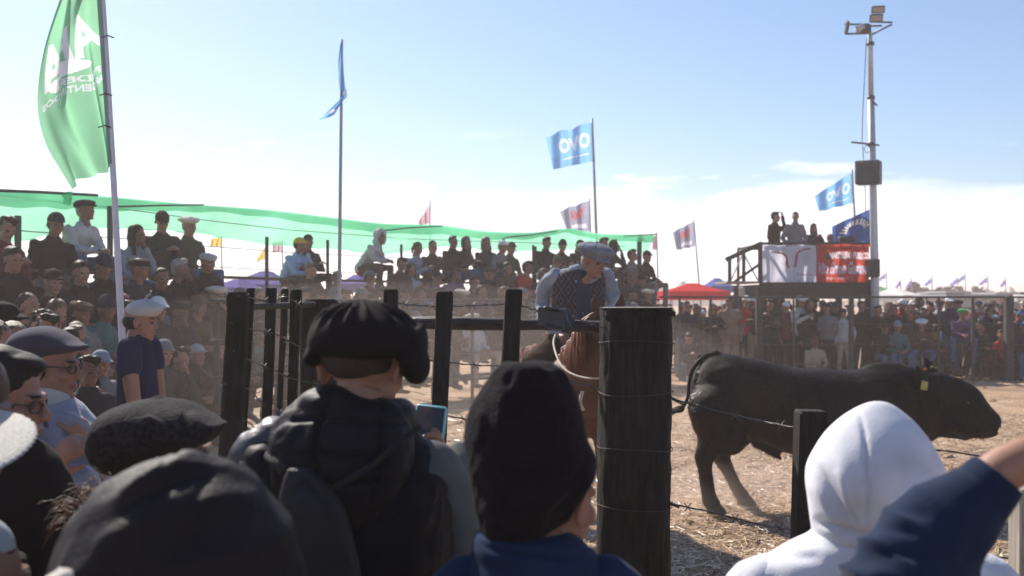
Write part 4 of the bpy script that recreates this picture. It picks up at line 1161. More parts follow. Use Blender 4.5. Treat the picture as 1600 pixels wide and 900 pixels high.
# ------------------------------------------------------------------ announcers' platform
def platform():
    D = 25.6
    root = thing('platform', 'raised dark timber announcers platform hung with a white and a red banner', 'platform', tuple(P(1275, 467, D) * (1, 1, 0)))
    DK = principled('platform_timber', (.035, .028, .026), rough=.7, noise=(6, .4), bump=(50, .4))
    DB = 28.2
    x0, x1 = P(1188, 0, D)[0], P(1368, 0, D)[0]
    zf = 2.12
    # floor planks
    n = 9
    for k in range(n):
        y = D + (DB - D) * (k + .5) / n
        flat('floor_plank', under(root, box(((x0 + x1) / 2, y, zf), (x1 - x0, (DB - D) / n - .015, .04))), DK, root)
    flat('front_beam', under(root, box(((x0 + x1) / 2, D - .03, zf - .17), (x1 - x0 + .1, .06, .30), bev=.01)), DK, root)
    flat('side_beam', under(root, box((x0 + .03, (D + DB) / 2, zf - .17), (.06, DB - D - .1, .28), bev=.01)), DK, root)
    flat('side_beam', under(root, box((x1 - .03, (D + DB) / 2, zf - .17), (.06, DB - D - .1, .28), bev=.01)), DK, root)
    for k in range(5):
        flat('joist', under(root, box((x0 + .4 + k * (x1 - x0 - .8) / 4, (D + DB) / 2, zf - .12), (.06, DB - D - .2, .14))), DK, root)
    for x in (x0 + .08, x0 + .95, x1 - .12):
        for y in (D + .12, DB - .1):
            flat('leg', under(root, box((x, y, (zf - .05) / 2), (.15, .15, zf - .05), bev=.01)), DK, root)
    # rails
    for y in (D, DB):
        flat('handrail', under(root, box(((x0 + x1) / 2, y, 3.10), (x1 - x0, .06, .07), bev=.008)), DK, root)
        for x in np.linspace(x0 + .03, x1 - .03, 5):
            flat('rail_post', under(root, box((x, y + .05, (zf + 3.08) / 2), (.06, .06, 3.08 - zf))), DK, root)
    for x in (x0 + .01, x1 - .01):
        flat('handrail', under(root, box((x, (D + DB) / 2, 3.08), (.06, DB - D - .08, .06), bev=.008)), DK, root)
    # access stage on the left with a falling handrail
    xs = P(1137, 0, D)[0]
    q = lambda px, py, d=D: P(px, py, d)
    for d in (D + .1, D + 1.6):
        flat('stair_rail', under(root, bar(q(1134, 406, d), q(1190, 380, d), .06, .10)), DK, root)
        for px, py in ((1140, 403), (1162, 396), (1187, 384)):
            flat('rail_post', under(root, bar(P(px, py, d), P(px, 440, d), .07, .07)), DK, root)
        flat('brace', under(root, bar(P(1142, 438, d), P(1161, 396, d), .03, .03)), GALV, root)
        flat('brace', under(root, bar(P(1164, 400, d), P(1184, 438, d), .03, .03)), GALV, root)
        flat('brace', under(root, bar(P(1148, 440, d), P(1188, 412, d), .05, .06)), DK, root)
    for k in range(6):
        flat('landing_plank', under(root, box(((xs + x0) / 2, D + .15 + k * .28, 2.19), (x0 - xs - .02, .26, .05))), wood_mat('pale_plank', (.32, .27, .22), (.1, 1, 1)), root)
    flat('landing_leg', under(root, bar(P(1150, 446, D + .2), (P(1150, 446, D + .2) * (1, 1, 0)), .10, .10)), DK, root)
    flat('landing_leg', under(root, bar(P(1170, 446, D + .2), (P(1170, 446, D + .2) * (1, 1, 0)), .22, .22)), STEEL, root)
    # banners tied along the front rail
    def banner(name, x0, x1, y0, y1, mat, seed, prints, pm):
        def fn(u, v):
            p = P(x0 + (x1 - x0) * u, y1 + (y0 - y1) * v, D - .10)
            k = .035 * math.sin(u * 9 + seed + v * 2) * (1 - abs(v - .5)) + .02 * math.sin(u * 21 + seed - v * 3)
            return p + np.array([0, -abs(k) * 1.2, .012 * math.sin(u * 6.28 * 1.5 + seed) * (v > .5)])
        m, n = 90, 180
        V = np.array([fn(j / (n - 1), i / (m - 1)) for i in range(m) for j in range(n)])
        uv = np.array([(j / (n - 1), i / (m - 1)) for i in range(m) for j in range(n)])
        return add(name, paint(V - np.array(root.location), grid_faces(m, n, False), uv, prints), [mat] + pm, root)
    arc_strip = lambda pts, w: tube(resample([(a, b, 0) for a, b in pts], 24), w, 5, flat=(.05, (0, 0, 1)))
    hs = join([arc_strip([(-.34, .30), (-.16, .29), (-.07, .22), (-.04, .05), (-.02, -.12)], .022), arc_strip([(.38, .40), (.25, .36), (.15, .27), (.12, .08), (.10, -.10)], .022)])
    MP = principled('maroon_print', (.30, .03, .06), bump=None)
    c1 = text_mesh('CABAÑA', .1, .30)
    wb = banner('banner', 1191, 1275, 383, 441, fabric_mat('white_banner', (.66, .66, .76), .45), 1, [(hs[0], hs[1], .5, .5, 1, 1), (c1[0], c1[1], .78, .20, 1, 1)], [MP, MP])
    wb['label'] = 'white banner with two curled red horn strokes'
    a1 = text_mesh('MARTILLERO PUBLICO', .2, .74, bold=.010); a2 = text_mesh('Vito Bruno Gustavo', .26, .96, shear=.35, bold=.010); a3 = text_mesh('SAN JUAN Y SAN LUIS', .08, .42)
    ph = join([(np.array([(.02 * math.cos(t), .06 + .035 * math.sin(t), 0) for t in np.linspace(0, 6.2, 12)]), [tuple(range(12))]), (np.array([(-.07, -.07, 0), (.09, -.07, 0), (.04, .04, 0), (-.03, .04, 0)]), [(0, 1, 2, 3)])])
    PS = fabric_mat('pale_script', (.60, .56, .68))
    rb = banner('banner', 1275.5, 1357, 382, 441, fabric_mat('red_banner', (.58, .075, .05), .45), 3, [(a1[0], a1[1], .62, .70, 1, 1.1), (a2[0] * (1, 1.5, 1), a2[1], .50, .36, 1, 1.1), (a3[0], a3[1], .40, .10, 1, 1.1), (ph[0], ph[1], .20, .72, 1, 1.4)], [W_P, PS, W_P, principled('photo_print', (.12, .07, .06), bump=None)])
    rb['label'] = 'red banner with white block and script lettering'
    flat('toe_board', under(root, box(((x0 + x1) / 2, D - .02, zf + .06), (x1 - x0 + .06, .04, .16))), DK, root)
    # loudspeaker box on the right corner of the platform's front
    return root
platform()
def speaker(label, c, s, D):
    root = thing('loudspeaker', label, 'loudspeaker', tuple(c))
    BK = principled('speaker_black', (.022, .022, .026), rough=.5, noise=(20, .2), bump=(200, .2))
    flat('cabinet', box((0, 0, 0), s, bev=.02), BK, root)
    flat('grille', box((0, -s[1] / 2 - .008, 0), (s[0] * .88, .02, s[2] * .9), bev=.01), principled('speaker_grille', (.05, .05, .055), rough=.6, noise=(200, .5), bump=(400, .6)), root)
    for z, r in ((-.18, .36), (.25, .22)):
        th = np.linspace(0, 6.283, 20)
        q = np.stack([r * s[0] * np.cos(th), np.full(20, -s[1] / 2 - .022), z * s[2] + r * s[0] * np.sin(th)], 1)
        add('driver_ring', tube(q, .012, 6), BK, root)
    flat('bracket', box((0, s[1] / 2 + .04, 0), (.08, .08, .25)), STEEL, root)
    return root
sp = speaker('black loudspeaker box high on the floodlight mast', P(1357, 270, 25.0), (.54, .40, .54), 25)
sp.rotation_euler = (0, 0, R(-28))
speaker('black loudspeaker box at the foot of the mast beside the red banner', P(1364, 419, 25.25), (.24, .30, .42), 25)
speaker('black loudspeaker box on the platform behind the red banner', P(1322, 377, 26.2), (.38, .3, .22), 25)
def mast():
    D = 25.4
    root = thing('floodlight_mast', 'tall grey floodlight mast standing right of the platform', 'mast', tuple(P(1368, 467, D) * (1, 1, 0)))
    g0 = P(1368, 467, D); g0[2] = 0
    pts = [g0, P(1367, 440, D), P(1364, 290, D), P(1361, 150, D)]
    add('lower_pole', under(root, tube(pts, [.10, .095, .085, .075], 14)), GALV, root)
    add('upper_pole', under(root, tube([P(1361, 152, D), P(1360, 68, D), P(1358, 38, D)], [.062, .058, .035], 12)), GALV, root)
    for y in (152, 68, 225): add('collar', under(root, tube([P(1361 - (y < 100), y - 2, D), P(1361 - (y < 100), y + 3, D)], .088, 14)), STEEL, root)
    add('cross_bar', under(root, tube([P(1330, 222, D - .1), P(1374, 227, D - .1)], .022, 8)), STEEL, root)
    th = np.linspace(0, 6.283, 20); c = P(1355, 233, D - .1)
    add('cable_loop', under(root, tube(np.stack([c[0] + .07 * np.cos(th), np.full(20, c[1]), c[2] + .09 * np.sin(th)], 1), .008, 5)), STEEL, root)
    # top frame: triangular arms
    for a, b in (((1358, 38), (1320, 38)), ((1357, 52), (1322, 53)), ((1360, 34), (1394, 35)), ((1362, 54), (1394, 38)), ((1340, 42), (1378, 40))):
        add('arm', under(root, tube([P(*a, D), P(*b, D - .25)], .022, 8)), STEEL, root)
    flat('junction_box', under(root, box(P(1352, 45, D - .1), (.22, .18, .20), bev=.02)), STEEL, root)
    add('lamp_housing', under(root, tube([P(1338, 47, D - .2), P(1350, 40, D - .2)], [.09, .06], 10)), GALV, root)
    GL = principled('lamp_glass', (.30, .24, .21), rough=.2, spec=.6, noise=(20, .1), bump=None)
    for (cx, cy, w, h, rx, rz) in ((1372, 15, 1.35, .60, 25, -8), (1369, 28, 1.3, .62, 25, -8)):
        s = D / F
        M = mat4(P(cx, cy, D - .3), rx, 0, rz) @ Matrix.Shear('XZ', 4, (.25, 0)) if False else mat4(P(cx, cy, D - .3), rx, 0, rz)
        o = add('floodlight', to_mesh('floodlight', under(root, xf(box((0, 0, 0), (20 * s, .07, 11.5 * s), bev=.012), M)), False), STEEL, root)
        flat('glass', under(root, xf(box((0, -.04, 0), (17 * s, .012, 8.6 * s)), M)), GL, o)
    M = mat4(P(1323, 43, D - .3), 10, -20, 78)
    o = add('floodlight', to_mesh('floodlight', under(root, xf(box((0, 0, 0), (.30, .06, .30), bev=.012), M)), False), STEEL, root)
    flat('glass', under(root, xf(box((0, -.036, 0), (.24, .012, .24)), M)), GL, o)
    for pts in ([(1354, 58), (1351, 120), (1348, 180), (1347, 225)], [(1348, 227), (1352, 300), (1353, 360)]):
        add('cable', under(root, tube(resample([P(a, b, D - .1) for a, b in pts], 16), .010, 5)), STEEL, root)
    add('bracket', under(root, tube([P(1362, 158, D - .05), P(1366, 161, D - .1), P(1371, 165, D - .1)], .020, 6)), STEEL, root)
mast()
# haze of dust and light over the show ground
def haze():
    m = bpy.data.materials.new('haze_air'); m.use_nodes = True
    t = m.node_tree; t.nodes.clear()
    v = N(t, 'ShaderNodeVolumePrincipled'); v.inputs['Color'].default_value = (1.0, .88, .83, 1)
    v.inputs['Density'].default_value = .0025; v.inputs['Anisotropy'].default_value = .45
    o = N(t, 'ShaderNodeOutputMaterial'); link(t, v.outputs[0], o.inputs['Volume'])
    add('haze', to_mesh('haze', box((0, 590, 5.0), (2600, 1240, 12.0)), False), m, kind='stuff')
haze()
def dust(name, c, r, dens):
    m = bpy.data.materials.new(name); m.use_nodes = True; t = m.node_tree; t.nodes.clear()
    v = N(t, 'ShaderNodeVolumePrincipled'); v.inputs['Color'].default_value = (1.0, .84, .74, 1); v.inputs['Density'].default_value = dens; v.inputs['Anisotropy'].default_value = .4
    o = N(t, 'ShaderNodeOutputMaterial'); link(t, v.outputs[0], o.inputs['Volume'])
    add(name, ell(c, r, (0, 0, 20), 40, 24), m, kind='stuff')
dust('dust_cloud', (-1.6, 14.5, .35), (5.5, 4.2, 1.7), .014)
dust('hoof_dust', (1.9, 9.5, .08), (.75, .55, .32), .28)
dust('hoof_dust', (2.5, 9.9, .25), (1.6, .9, .80), .035)
# ------------------------------------------------------------------ bull
def bull_mat():
    m = principled('bull_coat', (.007, .006, .006), rough=.55, spec=.09, noise=(5, .5), bump=(120, .8), dist=.008)
    t = m.node_tree; b = t.nodes['Principled BSDF']
    tc = N(t, 'ShaderNodeTexCoord'); n = N(t, 'ShaderNodeTexNoise'); n.inputs['Scale'].default_value = 2.6; n.inputs['Detail'].default_value = 6; link(t, tc.outputs['Object'], n.inputs['Vector'])
    src = b.inputs['Base Color'].links[0].from_socket
    mx = N(t, 'ShaderNodeMix', data_type='RGBA'); link(t, ramp(t, n.outputs['Fac'], [(.45, (0, 0, 0)), (.8, (.22, .22, .22))]), mx.inputs['Factor'])
    link(t, src, mx.inputs[6]); mx.inputs[7].default_value = (.10, .058, .038, 1); link(t, mx.outputs[2], b.inputs['Base Color'])
    return m
def bull():
    D = 9.35; s = D / F
    X = lambda px: (px - 1300) * s
    Z = lambda py: (798 - py) * s
    root = thing('bull', 'black bull with yellow ear tags standing side on in the straw, head to the right', 'bull', tuple(P(1300, 467, D) * (1, 1, 0)))
    parts = []
    rows = []
    for px, t, b, w in ((1081, 612, 650, .10), (1086, 588, 672, .18), (1098, 566, 688, .235), (1122, 557, 694, .27), (1170, 561, 692, .29), (1230, 574, 711, .335), (1300, 582, 724, .35), (1350, 580, 724, .32), (1385, 575, 722, .27), (1415, 574, 712, .20), (1445, 580, 698, .15)):
        rows.append(((X(px), 0, Z((t + b) / 2)), (0, w, 0), (0, 0, (b - t) / 2 * s)))
    parts.append(loft(rows, 30, 44, 2.25))
    # hook bones, shoulder, crest, brisket
    parts += [ell((X(1132), s_ * .17, Z(582)), (.13, .07, .06)) for s_ in (-1, 1)]
    parts += [ell((X(1345), s_ * .20, Z(650)), (.22, .13, .32), (0, -14, 0)) for s_ in (-1, 1)]
    parts.append(ell((X(1385), 0, Z(585)), (.24, .10, .09)))
    parts.append(ell((X(1392), 0, Z(706)), (.18, .12, .13)))
    parts.append(ell((X(1110), 0, Z(560)), (.12, .05, .04)))
    parts.append(tube([(X(1180), 0, Z(698)), (X(1212), 0, Z(714)), (X(1220), 0, Z(720))], [.045, .038, .02], rounded=True))
    # hind legs
    for (sy, pts) in ((-1, [(1112, 640, .23), (1112, 680, .175), (1103, 700, .115), (1095, 714, .080), (1097, 735, .056), (1100, 762, .050), (1103, 778, .056), (1107, 784, .06)]),
                      (1, [(1128, 640, .23), (1140, 680, .17), (1138, 702, .110), (1133, 720, .078), (1143, 742, .056), (1155, 765, .050), (1163, 780, .055), (1168, 785, .058)])):
        p = [(X(a), sy * (.17 + .02 * i / 7), Z(b)) for i, (a, b, r) in enumerate(pts)]
        parts.append(tube(p, [r for _, _, r in pts], 14, 24, rounded=True))
        h = pts[3]; parts.append(ell((X(h[0]) - .035, sy * .185, Z(h[1]) + .01), (.05, .045, .06)))
        parts.append(ell((X(pts[1][0] + 22), sy * .20, Z(678)), (.16, .12, .18)))
    for (sy, dx) in ((-1, 0), (1, 26)):
        p = [(X(1352 + dx), sy * .20, Z(660)), (X(1362 + dx), sy * .19, Z(705)), (X(1366 + dx), sy * .18, Z(735)), (X(1367 + dx), sy * .18, Z(762)), (X(1371 + dx), sy * .18, Z(785))]
        parts.append(tube(p, [.17, .115, .072, .052, .056], 14, 18, rounded=True))
    # head
    hr = [(1425, 636, .150, 54, 0), (1450, 638, .150, 53, 0), (1475, 636, .135, 49, 0), (1495, 637, .125, 43, 0), (1512, 642, .112, 38, 0), (1528, 653, .092, 29, 0), (1543, 663, .082, 24, 0), (1552, 668, .078, 21, 0), (1558, 671, .064, 15, 0)]
    rows = []
    for i, (px, py, w, h, _) in enumerate(hr):
        t = np.array([.80, 0, -.45]) if i > 3 else np.array([.97, 0, -.22]); up = np.array([-t[2], 0, t[0]])
        rows.append(((X(px), 0, Z(py)), (0, w, 0), up * h * s))
    parts.append(loft(rows, 24, 26, 2.3))
    parts.append(ell((X(1466), 0, Z(594)), (.10, .10, .055)))                                            # poll
    parts += [ell((X(1500), q * .095, Z(624)), (.055, .035, .035)) for q in (-1, 1)]                       # brow
    parts += [tube([(X(1480), q * .09, Z(665)), (X(1505), q * .075, Z(676)), (X(1540), q * .04, Z(683))], [.07, .045, .03], rounded=True) for q in (-1, 1)]
    parts.append(ell((X(1546), 0, Z(681)), (.075, .055, .034)))                                          # lower lip
    parts.append(ell((X(1508), 0, Z(684)), (.06, .035, .035)))
    parts.append(tube([(X(1462), 0, Z(668)), (X(1486), 0, Z(676)), (X(1508), 0, Z(680))], [.11, .075, .05], rounded=True))
    parts.append(tube([(X(1400), 0, Z(700)), (X(1440), 0, Z(694)), (X(1462), 0, Z(682))], [.07, .05, .04], rounded=True))  # dewlap
    def dis(co, no):
        nk = np.exp(-((co[:, 0] - X(1425)) / .22) ** 2)
        fl = .006 * np.sin((co[:, 0] * 1.0 + .35 * co[:, 2]) * 38) * np.exp(-((co[:, 0] - X(1250)) / .35) ** 2) * np.exp(-((co[:, 2] - .85) / .22) ** 2) * (np.abs(no[:, 1]) > .5)
        return fl + .009 * sn(co, 5, 2) + .003 * sn(co, 17, 6) + .008 * nk * np.sin(co[:, 0] * 55 + co[:, 2] * 16) * (co[:, 2] > .5) * .6 - .012 * np.exp(-((co[:, 0] - X(1160)) / .09) ** 2) * (co[:, 2] > .6)
    me = fuse('bull_body', parts, .018, 9, dis)
    BM = bull_mat()
    me.materials.append(BM)
    add('body', me, None, root)
    # short coat hair catching the light
    nf = len(me.polygons); C = np.empty(nf * 3); NN = np.empty(nf * 3); me.polygons.foreach_get('center', C); me.polygons.foreach_get('normal', NN); C = C.reshape(-1, 3); NN = NN.reshape(-1, 3)
    r5 = np.random.RandomState(8); pick = r5.randint(0, nf, 26000); c = C[pick] + r5.normal(size=(26000, 3)) * .006; nn = NN[pick]
    dirn = np.array([-.75, 0, -.65]) + r5.normal(size=(26000, 3)) * .35; dirn -= nn * (dirn * nn).sum(1)[:, None]; dirn /= np.linalg.norm(dirn, axis=1)[:, None]
    side = np.cross(dirn, nn) * .0016; L = (.012 + .022 * r5.rand(26000))[:, None]; tip = c + dirn * L + nn * (.003 + .006 * r5.rand(26000))[:, None]
    hv = np.stack([c - side - nn * .002, c + side - nn * .002, tip + side * .4, tip - side * .4], 1).reshape(-1, 3)
    ch = quads_mesh('coat_hair', hv, 26000); ch.materials.append(principled('bull_hair', (.020, .012, .008), rough=.42, spec=.35, noise=(8, .5), bump=None)); ho = add('coat_hair', ch, None, root); ho['kind'] = 'stuff'
    # ears
    for sy, a, b, nm in ((-1, (1438, 612), (1418, 573), 0), (1, (1470, 596), (1456, 563), 1)):
        p0 = np.array([X(a[0]), sy * .11, Z(a[1])]); p1 = np.array([X(b[0]), sy * .21, Z(b[1])])
        q = resample([p0, p0 * .5 + p1 * .5 + (0, 0, -.02), p1], 10)
        r = np.interp(np.linspace(0, 1, 10), [0, .35, .7, 1], [.045, .085, .062, .008])
        e = fuse('ear', [tube(q, r, 12, flat=(.35, (0.5, -.75, 0)), rounded=True)], .007, 2)
        e.materials.append(BM)
        eo = add('ear', e, None, root)
        c = p0 * .55 + p1 * .45 + (0, -.03 * 1, -.03 if sy < 0 else 0)
        t = add('ear_tag', to_mesh('ear_tag', [box(c + (.01, -.012, -.02), (.07, .006, .075), (0, 10, 20), .004), tube([c + (0, -.022, .015), c + (0, .03, .015)], .012, 10)]), principled('tag_yellow', (.38, .33, .08), rough=.4, bump=None), eo)
    add('ribbon', to_mesh('ribbon', [tube(resample([(X(1449), .06, Z(592)), (X(1446), .05, Z(585)), (X(1450), .03, Z(580))], 8), .012, 6)]), principled('red_tag', (.5, .03, .02), bump=None), root)
    for sy in (-1, 1):
        add('eye', to_mesh('eye', ell((X(1504), sy * .103, Z(631)), (.022, .014, .018))), principled('bull_eye', (.02, .012, .01), rough=.1, spec=.8, noise=None, bump=None), root)
        add('nostril', to_mesh('nostril', ell((X(1559), sy * .035, Z(668)), (.014, .016, .018))), principled('nostril_wet', (.004, .004, .004), rough=.25, spec=.7, noise=None, bump=None), root)
        hx, hz_ = (1112, 793) if sy < 0 else (1172, 791)
    for hx, sy in ((1110, -1), (1171, 1), (1375, -1), (1401, 1)):
        y = sy * .19
        add('hoof', loft([((X(hx) + .02, y, 0.0 - .005), (.085, 0, 0), (0, .065, 0)), ((X(hx) + .01, y, .03), (.078, 0, 0), (0, .06, 0)), ((X(hx) - .01, y, .075), (.058, 0, 0), (0, .052, 0))], 16, 6), principled('hoof', (.03, .025, .02), rough=.5), root)
    # tail
    pts = [(1118, 558), (1102, 561), (1090, 569), (1080, 583), (1075, 602), (1073, 622), (1067, 636)]
    q = [np.array([X(a), -.02 - .01 * i, Z(b)]) for i, (a, b) in enumerate(pts)]
    me = to_mesh('tail', tube(q, [.040, .028, .021, .018, .016, .015, .014], 12, 30, rounded=True)); me.materials.append(BM)
    tl = add('tail', me, None, root)
    hairs = []
    for i in range(60):
        a = rnd.random() * 6.28; r = .016 * rnd.random()
        o = np.array([0, math.cos(a) * r, math.sin(a) * r])
        e = np.array([X(1050 - 14 * rnd.random()), -.06 + .06 * rnd.random(), Z(644 + 9 * rnd.random())])
        hairs.append(tube(resample([q[-1] + o, np.array([X(1062), -.07, Z(641)]) + o * 2.2, e], 6), [.0045, .005, .005, .004, .003, .001], 4))
    add('tuft', to_mesh('tuft', hairs), HAIR, tl)
bull()

# ------------------------------------------------------------------ horse and rider
def horse():
    A = -76.0
    hx, hy = P(880, 0, 8.7)[0], 8.7
    root = thing('horse', 'chestnut horse facing the camera behind the gate, its ears showing above the big post', 'horse', (hx, hy, 0), None, R(A))
    root2 = root
    parts = [loft([((-.82, 0, 1.10), (0, .12, 0), (0, 0, .16)), ((-.72, 0, 1.14), (0, .24, 0), (0, 0, .27)), ((-.45, 0, 1.16), (0, .29, 0), (0, 0, .31)), ((0, 0, 1.10), (0, .30, 0), (0, 0, .31)), ((.35, 0, 1.10), (0, .27, 0), (0, 0, .35)), ((.58, 0, 1.14), (0, .21, 0), (0, 0, .31)), ((.74, 0, 1.18), (0, .13, 0), (0, 0, .20))], 26, 30, 2.2)]
    parts.append(loft([((.45, 0, 1.22), (0, .17, 0), (-.12, 0, .30)), ((.68, 0, 1.36), (0, .12, 0), (-.14, 0, .20)), ((.84, .02, 1.52), (0, .09, 0), (-.12, 0, .13)), ((.95, .04, 1.66), (0, .075, 0), (-.07, 0, .10))], 20, 14))
    parts.append(loft([((.90, .05, 1.70), (0, .085, 0), (.05, 0, .10)), ((1.00, .06, 1.62), (0, .092, 0), (.09, 0, .10)), ((1.10, .07, 1.50), (0, .080, 0), (.10, 0, .07)), ((1.22, .08, 1.33), (0, .055, 0), (.07, 0, .045)), ((1.30, .085, 1.22), (0, .055, 0), (.065, 0, .04)), ((1.34, .09, 1.17), (0, .035, 0), (.04, 0, .025))], 18, 18))
    for sy in (-1, 1):
        parts.append(tube([(.52, sy * .15, 1.05), (.55, sy * .15, .75), (.56, sy * .14, .48), (.56, sy * .14, .28), (.57, sy * .14, .12), (.60, sy * .14, .05)], [.14, .085, .055, .038, .042, .05], 14, 18, rounded=True))
        parts.append(tube([(-.60, sy * .16, 1.05), (-.56, sy * .16, .80), (-.72, sy * .15, .55), (-.74, sy * .15, .32), (-.72, sy * .15, .13), (-.69, sy * .15, .05)], [.20, .12, .065, .042, .045, .05], 14, 18, rounded=True))
    CH = principled('chestnut_coat', (.085, .034, .019), rough=.55, spec=.15, noise=(4, .35), bump=(140, .3), dist=.005)
    me = fuse('horse_body', parts, .022, 4, lambda co, no: .005 * sn(co, 9, 4)); me.materials.append(CH)
    add('body', me, None, root)
    DKM = principled('dark_mane', (.05, .02, .012), rough=.55, noise=(20, .4), bump=(200, .6))
    RDM = principled('russet_mane', (.13, .045, .024), rough=.55, noise=(20, .4), bump=(200, .6))
    for sy in (-1, 1):
        e = fuse('ear', [tube([(.90, .05 + sy * .055, 1.76), (.92, .05 + sy * .080, 1.84), (.94, .05 + sy * .085, 1.92)], [.030, .036, .006], 10, 8, flat=(.5, (1, 0, 0)), rounded=True)], .006, 1); e.materials.append(DKM)
        add('ear', e, None, root)
        add('eye', ell((1.03, .06 + sy * .088, 1.60), (.018, .012, .018)), EYE, root)
    hairs = []
    for i in range(520):
        u = rnd.random(); b = np.array([.40 + .55 * u, .02, 1.50 + .28 * u]); L = .24 + .16 * rnd.random(); sd = -1 if rnd.random() < .8 else 1
        b = b + np.array([0, sd * .02 * rnd.random(), .02])
        e = b + np.array([-.03 + .08 * rnd.random(), sd * (.10 + .05 * rnd.random()), -L]); mid = b * .5 + e * .5 + np.array([0, sd * .07, .04])
        hairs.append(tube(resample([b, mid, e], 5), [.008, .010, .009, .007, .002], 3))
    add('mane', to_mesh('mane', hairs), RDM, root)
    hairs = []
    for i in range(60):
        b = np.array([.93, .05 + .05 * (rnd.random() - .5), 1.78]); e = b + np.array([.12 + .03 * rnd.random(), .08 * (rnd.random() - .5), -.12 - .06 * rnd.random()])
        hairs.append(tube(resample([b, b * .5 + e * .5 + (.03, 0, .03), e], 4), [.007, .007, .006, .002], 3))
    add('forelock', to_mesh('forelock', hairs), DKM, root)
    hairs = []
    for i in range(90):
        b = np.array([-.86, .04 * (rnd.random() - .5), 1.22]); e = np.array([-.98 + .08 * rnd.random(), .16 * (rnd.random() - .5), .55 + .2 * rnd.random()])
        hairs.append(tube(resample([b, b * .6 + e * .4 + (-.10, 0, .12), e], 5), [.010, .010, .009, .007, .002], 3))
    add('tail', to_mesh('tail', hairs), DKM, root)
    # tack
    RP = principled('pale_rope', (.42, .36, .30), rough=.6, bump=(90, .5)); LT = principled('leather', (.05, .028, .018), rough=.5, bump=(60, .3))
    add('rein', join([tube(resample([(1.22, .02, 1.32), (1.02, -.12, 1.30), (.78, -.20, 1.36), (.45, -.18, 1.52), (.30, -.12, 1.62)], 26), .008, 6), tube(resample([(1.24, .14, 1.32), (1.02, .20, 1.25), (.70, .22, 1.35), (.42, .16, 1.55), (.30, .08, 1.62)], 26), .008, 6),
        tube(resample([(.98, -.13, 1.20), (1.0, -.15, 1.12), (1.0, -.13, 1.06)], 8), .012, 6)]), RP, root)
    hb = []
    for (c, r, t) in (((1.18, .078, 1.40), .085, .35), ((.98, .055, 1.64), .112, 1.2)):
        th = np.linspace(0, 6.283, 24); cs, s_ = np.cos(th), np.sin(th)
        hb.append(tube(np.stack([c[0] + r * .9 * s_ * math.cos(t), c[1] + r * cs, c[2] + r * .9 * s_ * math.sin(t)], 1), .010, 6))
    add('bridle', join(hb), LT, root)
    sd = fuse('saddle', [loft([((-.30, 0, 1.44), (0, .20, 0), (0, 0, .05)), ((-.15, 0, 1.45), (0, .25, 0), (0, 0, .06)), ((.1, 0, 1.44), (0, .25, 0), (0, 0, .06)), ((.25, 0, 1.50), (0, .18, 0), (0, 0, .06))], 18, 10)] + [ell((0, q * .28, 1.25), (.24, .05, .24)) for q in (-1, 1)], .018, 2, lambda co, no: .014 * sn(co, 60, 3))
    sd.materials.append(principled('sheepskin', (.26, .10, .055), rough=.9, noise=(30, .4), bump=(160, 1.0), dist=.02, sheen=.5))
    add('saddle', sd, None, root)
horse()
for o in COL.objects:
    if o.name == 'horse': o.scale = (1, 1.16, .955)

def hero_head(root, M, sk, hair=None, glasses=False):
    me = fuse('head', [xf(q, M) for q in head_parts(True)], .0045, 2)
    inv = np.array(M.inverted())
    C = np.array([p.center[:] for p in me.polygons]); L = C @ inv[:3, :3].T + inv[:3, 3]
    idx = np.zeros(len(C), int)
    idx[(np.abs(L[:, 0]) < .024) & (np.abs(L[:, 2] + .063) < .009) & (L[:, 1] < -.06)] = 1
    idx[(np.abs(L[:, 0]) > .018) & (np.abs(L[:, 0]) < .046) & (np.abs(L[:, 2] - .022) < .0045) & (L[:, 1] < -.06)] = 2
    me.materials.append(skin(sk)); me.materials.append(LIP); me.materials.append(HAIR)
    me.polygons.foreach_set('material_index', idx)
    b = add('body', me, None, root)
    for s in (-1, 1):
        add('eye', xf(ell((s * .031, -.0705, .000), (.0125, .0115, .0085)), M), EYE, b)
    if glasses:
        fr = []
        for s in (-1, 1):
            th = np.linspace(0, 6.283, 24); fr.append(xf(tube(np.stack([s * .032 + .022 * np.cos(th), -.091 + 5.0 * (s * .032 + .022 * np.cos(th)) ** 2, -.001 + .015 * np.sin(th)], 1), .0024, 6), M))
            fr.append(xf(tube([(s * .054, -.077, .004), (s * .078, -.03, .006), (s * .086, .02, .004)], .0022, 6), M))
        fr.append(xf(tube([(-.010, -.092, .002), (.010, -.092, .002)], .0022, 6), M))
        add('glasses', join(fr), EYE, root)
    return b

